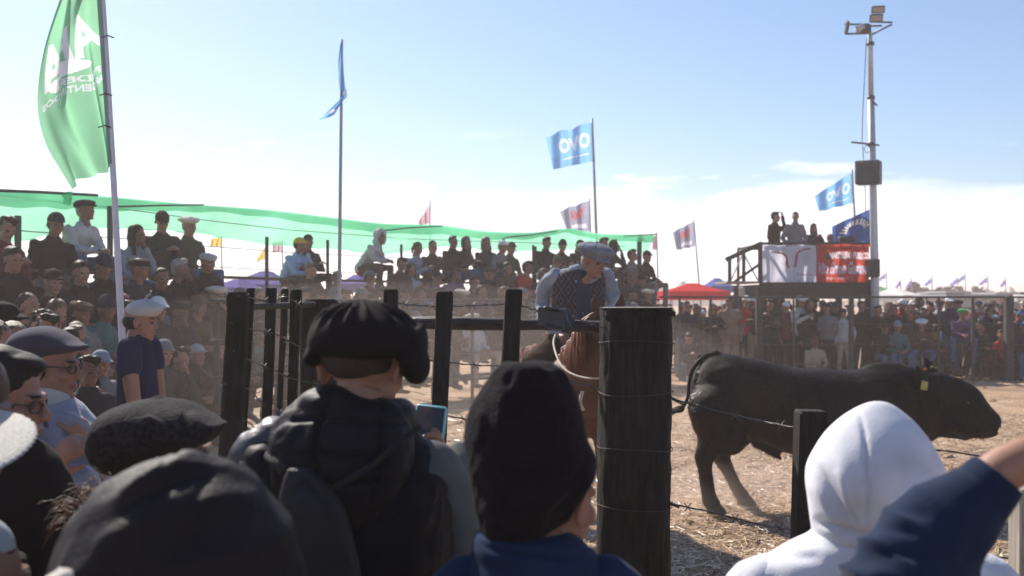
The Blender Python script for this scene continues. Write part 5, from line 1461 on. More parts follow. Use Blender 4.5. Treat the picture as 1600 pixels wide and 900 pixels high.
def rider():
    D = 8.6; base = P(905, 467, D)
    root = thing('person', 'rider in grey blue cap and argyle vest over pale shirt on the chestnut horse', 'person', (base[0], D, 0))
    s = D / F
    pt = lambda px, py, dy=0.0: P(px, py, D) + (0, dy, 0) - np.array(root.location)
    # shirt: torso under the vest and both sleeves, elbow out on the left
    shirt = [loft([(pt(905, 520), (.17, 0, 0), (0, .12, 0)), (pt(904, 480, -.02), (.19, 0, 0), (0, .135, 0)), (pt(903, 445, -.06), (.215, 0, 0), (0, .13, 0)), (pt(906, 425, -.08), (.17, 0, 0), (0, .10, 0)), (pt(914, 413, -.10), (.075, 0, 0), (0, .075, 0))], 20, 14)]
    shirt.append(tube([pt(866, 432, -.06), pt(850, 452, .0), pt(846, 476, .0), pt(850, 505, -.10), pt(872, 520, -.22)], [.070, .066, .056, .048, .036], rounded=True))
    shirt.append(tube([pt(945, 432, -.06), pt(956, 455, -.06), pt(958, 480, -.12), pt(945, 498, -.25)], [.068, .060, .050, .036], rounded=True))
    me = fuse('shirt', shirt, .012, 2, lambda co, no: .008 * ridge(co, 18, 3, (1, 1, 1.6)) + .004 * sn(co, 40, 6)); me.materials.append(CM['pale blue'])
    add('shirt', me, None, root)
    vest = [loft([(pt(905, 522), (.20, 0, 0), (0, .15, 0)), (pt(904, 480, -.02), (.208, 0, 0), (0, .153, 0)), (pt(903, 447, -.06), (.218, 0, 0), (0, .148, 0)), (pt(906, 428, -.08), (.185, 0, 0), (0, .118, 0)), (pt(911, 419, -.09), (.11, 0, 0), (0, .09, 0))], 26, 16, 2.2)]
    me = fuse('vest', vest, .012, 2, lambda co, no: .004 * sn(co, 14, 3) - .012 * np.exp(-((co[:, 0] - .02) / .02) ** 2) * (no[:, 1] < 0))
    m = principled('argyle_knit', (.035, .045, .085), rough=.9, noise=None, bump=(300, .5), sheen=.3)
    t = m.node_tree; b = t.nodes['Principled BSDF']; tc = N(t, 'ShaderNodeTexCoord'); sp = N(t, 'ShaderNodeSeparateXYZ'); link(t, tc.outputs['Object'], sp.inputs[0])
    fx = math_node(t, 'PINGPONG', math_node(t, 'ADD', sp.outputs['X'], 2.02), .055); fz = math_node(t, 'PINGPONG', sp.outputs['Z'], .085)
    e = math_node(t, 'ABSOLUTE', math_node(t, 'SUBTRACT', math_node(t, 'MULTIPLY', fx, 1.545), fz))
    e2 = math_node(t, 'PINGPONG', e, .028)
    ax = math_node(t, 'ABSOLUTE', math_node(t, 'SUBTRACT', sp.outputs['X'], .02))
    c = ramp(t, math_node(t, 'MULTIPLY', e2, 36.0), [(.0, (.10, .095, .12)), (.2, (.07, .068, .085)), (.34, (.022, .022, .03)), (1, (.03, .028, .036))])
    mx = N(t, 'ShaderNodeMix', data_type='RGBA'); link(t, math_node(t, 'MULTIPLY', math_node(t, 'SUBTRACT', ax, .055), 400, True), mx.inputs['Factor']); mx.inputs[6].default_value = (.035, .040, .065, 1); link(t, c, mx.inputs[7]); link(t, mx.outputs[2], b.inputs['Base Color'])
    me.materials.append(m); add('vest', me, None, root)
    col = fuse('collar', [tube([pt(898, 440, -.20), pt(889, 428, -.12), pt(892, 418, -.04), pt(912, 414, .0), pt(932, 422, -.08), pt(934, 432, -.16), pt(920, 442, -.20)], [.014, .020, .020, .018, .019, .019, .012], rounded=True)], .008, 1); col.materials.append(CM['pale blue']); add('collar', col, None, root)
    sc = fuse('neckerchief', [ell(pt(914, 416, -.11), (.075, .07, .05), (8, 10, 0)), ell(pt(912, 430, -.19), (.04, .03, .04))], .010, 1, lambda co, no: .006 * ridge(co, 50, 2)); sc.materials.append(CM['navy']); add('neckerchief', sc, None, root)
    M = mat4(pt(925, 411, -.20), 14, 4, 44)
    hero_head(root, M, 0)
    # soft peaked cap, eight panels gathered under a button
    cc = [loft([((0, .01, .032), (.087, 0, 0), (0, .106, 0)), ((0, .01, .052), (.104, 0, 0), (0, .124, 0)), ((0, .008, .085), (.126, 0, 0), (0, .148, 0)), ((0, .012, .112), (.112, 0, 0), (0, .130, 0)), ((0, .014, .132), (.06, 0, 0), (0, .07, 0)), ((0, .014, .138), (.02, 0, 0), (0, .02, 0))], 40, 22), disc_visor(z0=.040, L=.060, t=.014), ell((0, .014, .142), (.012, .012, .008))]
    me = fuse('cap', [xf(q, Matrix.Scale(1.10, 4)) for q in cc], .006, 2, lambda co, no: -.006 * np.exp(-(np.sin(np.arctan2(co[:, 1] - .014, co[:, 0]) * 4) / .16) ** 2) * (co[:, 2] > .065) + .004 * sn(co, 18, 2) * (co[:, 2] > .06))
    me.materials.append(cloth('grey_blue_felt', (.17, .185, .23))); o = add('cap', me, None, root); o.matrix_local = M
    h = add('hair', HAIRCUT, parent=root); h.matrix_local = M; link_mat(h, HAIRG)
    d1 = pt(880, 524, -.34) - pt(872, 520, -.22)
    for hp_ in (hand_parts(pt(873, 520, -.23), d1, (0, -.4, .9), .7, 1), hand_parts(pt(944, 500, -.27), (-.3, -.8, -.4), (0, -.4, .9), .7, -1)):
        hm = fuse('hand', hp_, .006, 1); hm.materials.append(skin(0)); add('hand', hm, None, root)
    # loose gaucho trousers and boots astride the horse
    tr = [ell(pt(903, 532, .02), (.20, .18, .14))]
    for sx in (-1, 1):
        tr.append(tube([pt(903, 530) + (sx * .12, 0, 0), pt(903, 545) + (sx * .36, -.28, -.10), pt(903, 590) + (sx * .37, -.16, -.22), pt(903, 630) + (sx * .36, -.14, -.22)], [.12, .095, .085, .06], rounded=True))
    me = fuse('trousers', tr, .018, 2, lambda co, no: .010 * ridge(co, 16, 5, (1, 1, .5))); me.materials.append(cloth('rider_brown', (.050, .028, .020))); add('trousers', me, None, root)
    bt = [[], []]
    for sx in (-1, 1):
        k = pt(903, 640) + (sx * .36, -.14, -.24); bt[sx > 0] += [tube([k + (0, 0, .10), k + (0, -.0, -.05)], [.055, .045], rounded=True), tube([k + (0, .03, -.06), k + (0, -.18, -.07)], [.04, .034], rounded=True)]
    for q in bt:
        me = fuse('boot', q, .014, 1); me.materials.append(CM['brown']); add('boot', me, None, root)
rider()
# ------------------------------------------------------------------ the onlookers close to the camera
_hh = hero_head
def hero_head(root, M, sk, hair=None, glasses=False):
    return _hh(root, Matrix.Translation(-Vector(root.location)) @ M, sk, hair, glasses)
def stack(rows, D, n=56, m=40, pw=2.0, ry=.8, yoff=0.0):
    """rings from (py, pxL, pxR[, depth ratio[, y offset]]) bottom or top first"""
    r = []
    for q in rows:
        py, a, b = q[:3]; k = q[3] if len(q) > 3 else ry; yo = q[4] if len(q) > 4 else 0
        c = P((a + b) / 2, py, D) + (0, yo + yoff, 0); w = max(.004, (b - a) / 2 * D / F)
        r.append((c, (w, 0, 0), (0, w * k, 0)))
    return loft(r, n, m, pw)
def put(name, me, mat, root):
    """mesh in place coordinates under an unrotated root"""
    if isinstance(me, tuple): me = to_mesh(name, me)
    me.transform(Matrix.Translation(-Vector(root.location)))
    return add(name, me, mat, root)
def heroroot(label, px, D):
    return thing('person', label, 'person', tuple(P(px, 467, D) * (1, 1, 0)))
def legs(root, px, D, w=.16, top=.98, col='navy'):
    c = P(px, 467, D) * (1, 1, 0)
    me = fuse('trousers', [ell(c + (0, 0, top - .05), (.17, .12, .12))] + [tube([c + (s * .09, 0, top - .05), c + (s * .11, 0, .5), c + (s * .12, .02, .1)], [.10, .075, .06], rounded=True) for s in (-1, 1)], .02, 2)
    put('trousers', me, CM[col], root)
    for s in (-1, 1):
        me = fuse('shoe', [tube([c + (s * .12, -.06, .05), c + (s * .13, .18, .045)], [.05, .045], rounded=True)], .018, 1)
        put('shoe', me, CM['black'], root)
def torso_legs(cx, D, ztop, w, dpt=.13):
    c = P(cx, 467, D) * (1, 1, 0)
    return loft([(c + (0, 0, .88), (w * .82, 0, 0), (0, dpt, 0)), (c + (0, 0, 1.05), (w * .80, 0, 0), (0, dpt * 1.0, 0)), (c + (0, 0, ztop - .25), (w, 0, 0), (0, dpt * 1.05, 0)), (c + (0, 0, ztop), (w * .9, 0, 0), (0, dpt * .8, 0))], 36, 24, 2.3)
def puff(spacing, amp, tilt=0.0, z0=0.0, pwr=.45):
    def f(co, no):
        ph = (co[:, 2] - z0 + tilt * co[:, 0]) / spacing * math.pi
        return amp * (np.abs(np.sin(ph)) ** pwr - .7)
    return f
NYL = principled('black_nylon', (.008, .0075, .010), rough=.58, spec=.14, noise=(14, .2), bump=(60, .35), dist=.006)
NYLG = principled('grey_brown_nylon', (.060, .055, .062), rough=.38, spec=.4, noise=(10, .2), bump=(60, .3), dist=.006)
WOOLB = cloth('black_felt', (.011, .0090, .0095), sheen=.04)
KNITD = principled('dark_knit', (.012, .0095, .012), rough=.95, spec=.06, noise=(30, .3), bump=(160, .9), sheen=.03, dist=.006)
HERR = principled('herringbone_wool', (.026, .023, .025), rough=.95, spec=.1, noise=(95, .85), bump=(120, 1.0), sheen=.02, dist=.004)

def beret_man():
    D = 2.1; r = heroroot('man seen from behind in pleated black beret and quilted vest, filming with a phone', 570, D)
    # head, turned a little to the right and bowed to the phone
    M = mat4(P(568, 574, D) + (0, .01, 0), 12, 0, 162) @ Matrix.Scale(.95, 4)
    hero_head(r, M, 1)
    hc = fuse('hair', [xf(ell((0, .034, .036), (.0765, .084, .050)), M), xf(ell((0, .062, .018), (.060, .048, .030)), M)], .006, 2, lambda co, no: .0012 * sn(co, 160, 2))
    fd = fuse('hair_fade', [xf(ell((0, .034, .014), (.0752, .082, .050)), M), xf(ell((0, .060, -.004), (.058, .046, .032)), M)], .006, 1)
    put('hair', fd, FADE, r)
    put('hair', hc, HAIR, r)
    # beret
    c = stack([(557, 497, 640, 1.0), (550, 487, 654, 1.0), (537, 479, 664, .95), (520, 482, 658, .95), (503, 491, 647, .95), (490, 505, 630, .95), (480, 522, 611, .95), (473, 540, 592, .95), (469.5, 556, 574, .95)], D, 90, 44)
    drp = ell(P(648, 566, D) + (0, -.01, 0), (.030, .075, .044), (0, -14, 0), 30, 18); dl = ell(P(490, 556, D), (.019, .07, .024), (0, 20, 0), 24, 16)
    dr2 = ell(P(652, 545, D), (.020, .07, .05), (0, 8, 0))
    c0 = P(566, 530, D)
    def pleat(co, no):
        a = np.arctan2(co[:, 1] - c0[1], co[:, 0] - c0[0]); z = (co[:, 2] - P(0, 562, D)[2]) / .115
        prof = np.exp(-((z - .80) / .20) ** 2)
        j = a * 15 + 1.2 * np.sin(a * 3)
        return .0085 * prof * (1 - 1.5 * np.abs(np.sin(j / 2)) ** .6) + .002 * sn(co, 20, 4)
    me = fuse('beret', [c, drp, dl, dr2], .0045, 3, pleat)
    put('beret', me, WOOLB, r)
    # body in padded vest
    vest = [stack([(905, 402, 706, .66), (820, 396, 708, .66), (765, 394, 706, .64), (725, 404, 694, .62), (690, 428, 668, .58), (665, 462, 640, .58), (645, 500, 610, .8)], D, 64, 34, 2.3),
            torso_legs(554, D, 1.34, .19)]
    vest.append(ell(P(418, 742, D), (.055, .085, .075), (0, -10, 0)))
    def vp(co, no):
        x = (co[:, 0] - P(560, 0, D)[0])
        ph = (co[:, 2] - 1.0 - .30 * np.abs(x)) / .062 * math.pi
        return .0085 * (np.abs(np.sin(ph)) ** .4 - .75) + .0025 * sn(co, 30, 5) + .0015 * ridge(co, 70, 3, (1, 1, .4))
    me = fuse('vest', vest, .0065, 2, vp); put('vest', me, NYL, r)
    # hood lying on the shoulders, stitched in panels
    hood = [stack([(806, 500, 570, .5, -.115), (780, 470, 606, .55, -.105), (745, 444, 636, .6, -.09), (705, 433, 649, .7, -.07), (670, 436, 646, .72, -.055), (645, 450, 634, .74, -.045), (625, 470, 614, .74, -.04), (612, 486, 560, .7, -.04)], D, 60, 36, 2.3),
            ell(P(520, 622, D) + (0, -.05, 0), (.055, .07, .025), (0, -10, 0)), ell(P(622, 655, D) + (0, .0, 0), (.035, .08, .035), (0, 35, 0))]
    def hp(co, no):
        d = np.zeros(len(co))
        for pts, w, a in (([(520, 608), (505, 640), (498, 700), (500, 760), (515, 800)], .006, -.009), ([(590, 620), (596, 680), (592, 740), (575, 800)], .006, -.009),
                          ([(440, 660), (500, 652), (560, 655), (640, 668)], .005, -.007), ([(436, 702), (500, 705), (600, 706), (648, 700)], .005, -.007), ([(446, 748), (520, 752), (600, 752), (640, 742)], .005, -.007)):
            d += crease(co, no, [P(a_, b_, D - .12) for a_, b_ in pts], w * .7, a * .9)
        return d + .003 * sn(co, 34, 6) + .0018 * ridge(co, 60, 3) + .003
    me = fuse('hood', hood, .0055, 3, hp); put('hood', me, NYL, r)
    # left shoulder in the shinier grey shell, right sleeve of grey cotton
    sl = fuse('left_sleeve', [tube([P(428, 700, D) + (0, .02, 0), P(404, 730, D) + (0, .02, 0), P(394, 800, D) + (0, .05, 0), P(396, 930, D) + (0, .12, 0), P(440, 980, D) + (0, .28, 0)], [.055, .066, .062, .055, .045], 24, 20, rounded=True)], .006, 2, lambda co, no: .004 * ridge(co, 26, 4, (1, 1, 2)) + .002 * sn(co, 60, 2))
    put('sleeve', sl, NYLG, r)
    sl = fuse('right_sleeve', [tube([P(668, 735, D) + (0, .0, 0), P(698, 780, D) + (0, .03, 0), P(712, 860, D) + (0, .05, 0), P(722, 940, D) + (0, .12, 0), P(712, 860, D) + (0, .28, 0), P(701, 760, D) + (0, .40, 0)], [.060, .060, .056, .052, .042, .034], 24, 30, rounded=True)], .007, 2, lambda co, no: .004 * ridge(co, 22, 7, (1, 1, 1.8)) + .002 * sn(co, 60, 2))
    put('sleeve', sl, cloth('grey_melange', (.12, .125, .12)), r)
    # hand with the phone, five separate fingers closed on its right edge
    Dh = 2.5
    w = P(699, 735, Dh)
    hd = hand_parts(w, P(686, 700, Dh) - w, (.75, .35, .1), .95, 1, .92)
    me = fuse('hand', hd, .0042, 1); put('hand', me, skin(1), r)
    legs(r, 554, D)
    # phone
    M = mat4(P(669, 685, Dh - .01), -8, 4, -6)
    ph = thing('phone', 'phone in pale blue case held up by the man in the black beret', 'phone', tuple(P(669, 685, Dh - .01)))
    ph.rotation_euler = (R(-8), R(6), R(-6))
    add('case', box((0, 0, 0), (.0735, .010, .152), bev=.006), principled('blue_case', (.20, .50, .52), rough=.35, spec=.5, bump=None), ph)
    scn = flat('screen', box((-.001, -.0060, 0), (.066, .002, .144), bev=.001), principled('phone_glass', (.035, .07, .10), rough=.12, spec=.7, noise=(20, .3), bump=None), ph)
    # sling pack on the back
    bk = thing('backpack', 'small black sling pack worn on the back of the man in the black beret', 'bag', tuple(P(480, 820, D - .2)))
    me = fuse('pack', [stack([(960, 440, 566, .45), (880, 430, 560, .5), (800, 432, 540, .5), (750, 440, 506, .45), (728, 448, 480, .4)], D - .17, 40, 24, 2.6, yoff=.0)], .007, 3, lambda co, no: crease(co, no, [P(a, b, D - .25) for a, b in [(430, 790), (470, 762), (500, 790), (520, 860)]], .004, -.006) + .003 * sn(co, 26, 2))
    me.transform(Matrix.Translation(-Vector(bk.location))); add('pack', me, principled('pack_nylon', (.016, .015, .018), rough=.6, spec=.3, noise=(20, .3), bump=(200, .4)), bk)
    q = resample([P(655, 668, D - .13), P(625, 690, D - .15), P(590, 720, D - .16), P(540, 752, D - .18), P(500, 775, D - .16)], 30)
    bk_s = tube(q, .006, 8, flat=(.4, (0, 1, 0))); add('strap', under(bk, bk_s), principled('strap_web', (.025, .023, .026), rough=.8, bump=(300, .6)), bk)
    q = resample([P(448, 738, D - .15), P(430, 720, D - .12), P(418, 712, D - .04)], 14); add('strap', under(bk, tube(q, .012, 8, flat=(.4, (0, 1, 0)))), _mats['strap_web'], bk)
    add('zip_pull', under(bk, tube([P(453, 848, D - .27), P(453, 872, D - .27)], .0022, 6)), GALV, bk)
beret_man()

def beanie_man():
    D = 1.7; r = heroroot('man seen from behind in tall dark fleece beanie and blue jacket by the round post', 835, D)
    M = mat4(P(857, 784, D) + (0, .02, 0), 6, 0, 142) @ Matrix.Scale(.90, 4)
    hero_head(r, M, 0)
    hr = fuse('hair', [xf(ell((0, .040, .005), (.076, .070, .060)), M)], .006, 1, lambda co, no: .0015 * sn(co, 150, 3))
    put('hair', hr, HAIR, r)
    rows = [(834, 750, 862, 1.3), (822, 747, 872, 1.3), (800, 742, 888, 1.25), (782, 740, 906, 1.2), (765, 738, 921, 1.1), (735, 734, 934, 1.05), (708, 728, 931, 1.05), (685, 725, 921, 1.0), (655, 731, 913, 1.0), (625, 744, 903, .98), (600, 760, 893, .95), (583, 770, 884, .92), (573, 778, 874, .9), (566, 790, 856, .8)]
    c = stack(rows, D, 96, 60, 2.1)
    def dis(co, no):
        d = .003 * sn(co, 13, 3) + .0018 * sn(co, 34, 5)
        for pts, w, a in (([(770, 605), (785, 640), (780, 690)], .010, .006), ([(830, 570), (858, 590), (872, 620)], .007, .006), ([(800, 575), (790, 610)], .006, -.006), ([(735, 672), (748, 650), (742, 700)], .008, .006), ([(820, 572), (826, 600), (850, 640)], .006, -.005),
                          ([(934, 735), (915, 770), (885, 800)], .007, .006), ([(905, 760), (880, 790), (850, 810)], .006, -.005), ([(926, 715), (900, 745), (870, 770)], .006, -.004)):
            d += crease(co, no, [P(a_, b_, D - .08) for a_, b_ in pts], w, a * .55)
        return d + .0012 * sn(co, 90, 3)
    me = fuse('beanie', [c], .0045, 2, dis)
    # the lower edge lifts over the ear on the right
    put('beanie', me, KNITD, r)
    NB = cloth('deep_blue', (.012, .026, .062), sheen=.1)
    body = [torso_legs(835, D, 1.30, .21), stack([(960, 700, 985, .6), (920, 712, 966, .62), (898, 724, 950, .66), (880, 740, 930, .75)], D, 48, 14, 2.3)]
    me = fuse('jacket', body, .008, 2, lambda co, no: .005 * ridge(co, 16, 4) + .002 * sn(co, 50, 4)); put('jacket', me, NB, r)
    col = fuse('collar', [stack([(893, 722, 948, .95), (878, 732, 938, 1.0), (862, 738, 930, 1.0)], D, 48, 10), stack([(864, 736, 925, 1.05), (848, 738, 914, 1.12), (836, 742, 900, 1.16), (829, 750, 890, 1.15)], D, 48, 12)], .0045, 1,
               lambda co, no: crease(co, no, [P(a, b, D - .1) for a, b in [(738, 862), (830, 868), (930, 880)]], .004, -.006) + crease(co, no, [P(a, b, D - .1) for a, b in [(742, 845), (800, 849), (900, 846)]], .003, -.004) + .0015 * sn(co, 40, 4))
    put('collar', col, NB, r)
    for s, px in ((-1, 716), (1, 962)):
        sl = fuse('sleeve', [tube([P(px + s * -18, 925, D), P(px + s * 14, 980, D), P(px + s * 18, 1130, D), P(px - s * 20, 1250, D) + (0, .18, 0)], [.06, .062, .052, .04], 20, 18, rounded=True)], .009, 1); put('sleeve', sl, NB, r)
    legs(r, 835, D, col='denim')
beanie_man()

def white_hood():
    D = 2.2; r = heroroot('person seen from behind in white hooded sweatshirt with the hood up', 1362, D)
    WH = cloth('white_cotton', (.66, .66, .70), sheen=.1)
    hood = [stack([(842, 1272, 1452, .85), (815, 1268, 1462, .9), (780, 1265, 1468, .95), (755, 1262, 1469, .98), (728, 1265, 1464, 1.0), (700, 1279, 1452, 1.0), (678, 1295, 1439, 1.0), (658, 1315, 1424, .98), (642, 1336, 1407, .95), (632, 1352, 1393, .9), (627.5, 1364, 1382, .8)], D, 100, 60, 2.15)]
    sh = [stack([(1010, 1150, 1574, .42), (950, 1144, 1578, .44), (915, 1152, 1570, .44), (888, 1172, 1554, .44), (868, 1196, 1532, .46), (850, 1228, 1504, .52), (838, 1262, 1470, .66), (822, 1276, 1452, .8)], D, 90, 34, 2.2), torso_legs(1362, D, 1.15, .23, .15), tube([P(1250, 905, D), P(1188, 925, D), P(1164, 1000, D), P(1160, 1130, D) + (0, .04, 0)], [.06, .075, .072, .06], 20, 18, rounded=True), tube([P(1480, 905, D), P(1540, 925, D), P(1562, 1000, D), P(1566, 1130, D) + (0, .04, 0)], [.06, .075, .072, .06], 20, 18, rounded=True)]
    pc = lambda pts: [P(a, b, D - .13) for a, b in pts]
    def dis(co, no):
        d = np.zeros(len(co))
        for pts, w, a in (([(1378, 622), (1366, 680), (1357, 740), (1356, 800), (1362, 850)], .0030, -.0035), ([(1262, 700), (1290, 770), (1330, 850)], .007, .006), ([(1276, 690), (1308, 770), (1345, 840)], .007, -.005), ([(1258, 760), (1276, 806), (1296, 850)], .007, .005), ([(1320, 740), (1336, 790), (1360, 840)], .007, .004),
                          ([(1325, 664), (1352, 648), (1376, 652)], .005, -.004), ([(1325, 656), (1354, 640), (1376, 640)], .005, .003), ([(1262, 838), (1310, 832), (1362, 846), (1440, 840)], .008, -.012), ([(1200, 872), (1240, 858), (1300, 852)], .012, .008), ([(1180, 900), (1230, 876), (1300, 880)], .012, -.006), ([(1320, 700), (1330, 740), (1346, 790)], .014, .004), ([(1390, 800), (1420, 780), (1450, 740)], .012, .006)):
            d += crease(co, no, pc(pts), w, a)
        return d + .0035 * sn(co, 9, 4) + .0012 * sn(co, 36, 4)
    me = fuse('sweatshirt', sh, .008, 2, dis); put('sweatshirt', me, WH, r)
    me = fuse('hood', hood, .0055, 2, dis); put('hood', me, WH, r)
    M = mat4(P(1366, 745, D) + (0, .04, 0), 4, 0, 165) @ Matrix.Scale(.92, 4)
    hero_head(r, M, 0)
    for s, px in ((-1, 1166), (1, 1560)):
        sl = fuse('sleeve', [tube([P(px - s * 20, 925, D), P(px + s * 2, 980, D), P(px + s * 6, 1130, D) + (0, .04, 0), P(px - s * 60, 1180, D) + (0, .25, 0)], [.07, .07, .06, .045], 20, 18, rounded=True)], .010, 1, lambda co, no: .005 * ridge(co, 20, 3)); put('sleeve', sl, WH, r)
    legs(r, 1362, D, col='grey')
white_hood()

def raised_arm():
    D = 1.5; r = heroroot('person mostly out of frame on the right, one arm raised in navy sweatshirt sleeve', 1830, D)
    NV = cloth('navy_fleece', (.012, .022, .050), sheen=.25)
    e0 = P(1392, 905, D)
    arm = [tube([P(1800, 1010, D), P(1640, 1010, D), P(1490, 985, D - .02), P(1402, 948, D - .02), P(1432, 882, D), P(1472, 830, D + .01), P(1510, 793, D + .02)], [.080, .076, .073, .074, .075, .069, .056], 40, 60, rounded=True)]
    def dis(co, no):
        d = np.zeros(len(co))
        for pts, w, a in (([(1330, 880), (1372, 850), (1430, 838)], .009, .010), ([(1322, 900), (1380, 872), (1450, 868)], .006, -.008), ([(1348, 850), (1390, 822), (1440, 815)], .008, .009), ([(1352, 866), (1400, 840), (1450, 835)], .005, -.007), ([(1385, 812), (1420, 790), (1460, 790)], .008, .008), ([(1372, 832), (1420, 808), (1470, 812)], .006, -.006), ([(1430, 770), (1465, 752), (1490, 770)], .009, .008), ([(1320, 925), (1380, 900), (1450, 905)], .008, .009), ([(1520, 800), (1500, 850), (1460, 890)], .012, .006)):
            d += crease(co, no, [P(a_, b_, D - .07) for a_, b_ in pts], w, a)
        a = P(1395, 950, D); b = P(1520, 790, D); ax = (b - a) / np.linalg.norm(b - a); sL = (co - a) @ ax; L = np.linalg.norm(b - a)
        k = np.clip(1 - sL / L, 0.12, .8)
        w1 = np.abs(np.sin(sL * 62 + 1.8 * sn(co, 6, 3) + .8 * sn(co, 14, 5))) ** .7
        return d * .5 + .016 * k * (.6 - w1) + .003 * sn(co, 15, 7) + .001 * sn(co, 50, 2)
    me = fuse('sleeve', arm, .006, 2, dis); put('sleeve', me, NV, r)
    cf = to_mesh('cuff', tube([P(1502, 810, D + .02), P(1526, 780, D + .02), P(1550, 753, D + .03), P(1560, 742, D + .03)], [.052, .047, .043, .040], 60, 24))
    displace(cf, lambda co, no: .0010 * np.sin(np.arange(len(co)) * 2 * math.pi / 2.0))
    put('cuff', cf, NV, r)
    w = P(1566, 736, D + .03)
    fa = [tube([P(1530, 766, D + .03), w, P(1606, 716, D + .03)], [.035, .032, .030], 24, 8, rounded=True)]
    hd = hand_parts(P(1600, 718, D + .03), P(1660, 700, D) - P(1600, 718, D), (-.3, -.9, .5), .5, 1)
    me = fuse('arm_skin', fa + hd, .0048, 1)
    me.transform(Matrix.Translation(-Vector(r.location))); add('forearm', me, skin(1), r)
    # the rest of the person stands beside the frame
    M = mat4(P(1840, 700, D) + (0, 0, .05), 0, 0, 170)
    hero_head(r, M, 1)
    hr = fuse('hair', [xf(ell((0, .030, .03), (.082, .094, .088)), M)], .008, 1, lambda co, no: .002 * sn(co, 120, 2)); put('hair', hr, HAIR, r)
    me = fuse('sweatshirt', [torso_legs(1870, D, 1.28, .21), stack([(1010, 1700, 2040, .5), (930, 1760, 1980, .6), (870, 1800, 1930, .9)], D, 40, 12)], .01, 1); put('sweatshirt', me, NV, r)
    legs(r, 1870, D, col='denim')
raised_arm()

def dark_hood():
    D = 1.35; r = heroroot('person in black puffy hood at the bottom left, nearest to the camera', 276, D)
    hood = [stack([(1010, 70, 500, .9), (940, 74, 480, .95), (900, 88, 466, 1.0), (860, 98, 456, 1.0), (820, 120, 442, 1.0), (790, 138, 424, 1.0), (765, 156, 402, 1.0), (742, 182, 376, .98), (724, 215, 345, .95), (713, 245, 318, .9), (708, 268, 304, .8)], D, 110, 60, 2.1)]
    pc = lambda pts: [P(a, b, D - .15) for a, b in pts]
    def dis(co, no):
        d = np.zeros(len(co))
        for pts, w, a in (([(150, 800), (190, 770), (240, 752), (290, 748)], .009, .010), ([(160, 815), (200, 786), (250, 768), (300, 764)], .007, -.007), ([(290, 748), (330, 738), (380, 760), (420, 800)], .009, .010), ([(262, 716), (274, 738), (290, 752)], .006, -.009), ([(295, 762), (335, 756), (370, 780)], .006, -.006), ([(200, 752), (230, 736), (262, 730)], .008, .006), ([(120, 880), (150, 850), (200, 830)], .010, .005), ([(400, 800), (430, 840), (446, 890)], .010, .006), ([(285, 720), (280, 800), (286, 900)], .003, -.003)):
            d += crease(co, no, pc(pts), w, a)
        return d * .8 + .004 * sn(co, 14, 5) + .004 * np.clip(ridge(co, 17, 8, (1, 1, 2.2)), 0, 1) + .0022 * ridge(co, 48, 8) - .004 * np.exp(-((co[:, 0] - P(283, 0, D)[0]) / .004) ** 2)
    HDM = principled('soft_black_shell', (.0135, .0105, .0115), rough=.6, spec=.12, noise=(14, .3), bump=(110, .5), sheen=.0, dist=.004)
    me = fuse('hood', hood, .006, 2, dis); put('hood', me, HDM, r)
    me = fuse('jacket', [torso_legs(276, D, 1.22, .22, .15), stack([(1120, 30, 540, .5), (1040, 50, 520, .55), (990, 90, 480, .7)], D, 40, 14, 2.3)], .010, 1, puff(.06, .012)); put('jacket', me, NYL, r)
    for s, px in ((-1, 50), (1, 520)):
        sl = fuse('sleeve', [tube([P(px - s * 30, 1060, D), P(px, 1120, D), P(px, 1300, D), P(px - s * 60, 1400, D) + (0, .2, 0)], [.07, .07, .06, .045], 20, 18, rounded=True)], .010, 1); put('sleeve', sl, NYL, r)
    M = mat4(P(276, 880, D) + (0, .02, 0), 0, 0, 180); hero_head(r, M, 0)
    legs(r, 276, D, col='black')
    # pale fleece shoulder showing at the hood's left
    r2 = heroroot('person in cream fleece, only a shoulder showing below the black hood', 110, 1.15)
    me = fuse('fleece', [tube([P(170, 945, 1.25), P(125, 935, 1.25), P(95, 985, 1.25), P(80, 1120, 1.25)], [.03, .04, .05, .055], 24, 16, rounded=True), torso_legs(160, 1.25, 1.20, .17, .10)], .008, 1, lambda co, no: .003 * ridge(co, 60, 3)); put('fleece', me, cloth('cream_fleece', (.50, .47, .42)), r2)
    M = mat4(P(150, 1010, 1.25) + (0, 0, .0), 0, 0, 180)
    me = fuse('body', [xf(q, mat4((P(170, 1180, 1.2)), 0, 0, 180)) for q in head_parts()], .008, 1); put('body', me, skin(0), r2)
    legs(r2, 160, 1.25, top=.9, col='denim')
dark_hood()

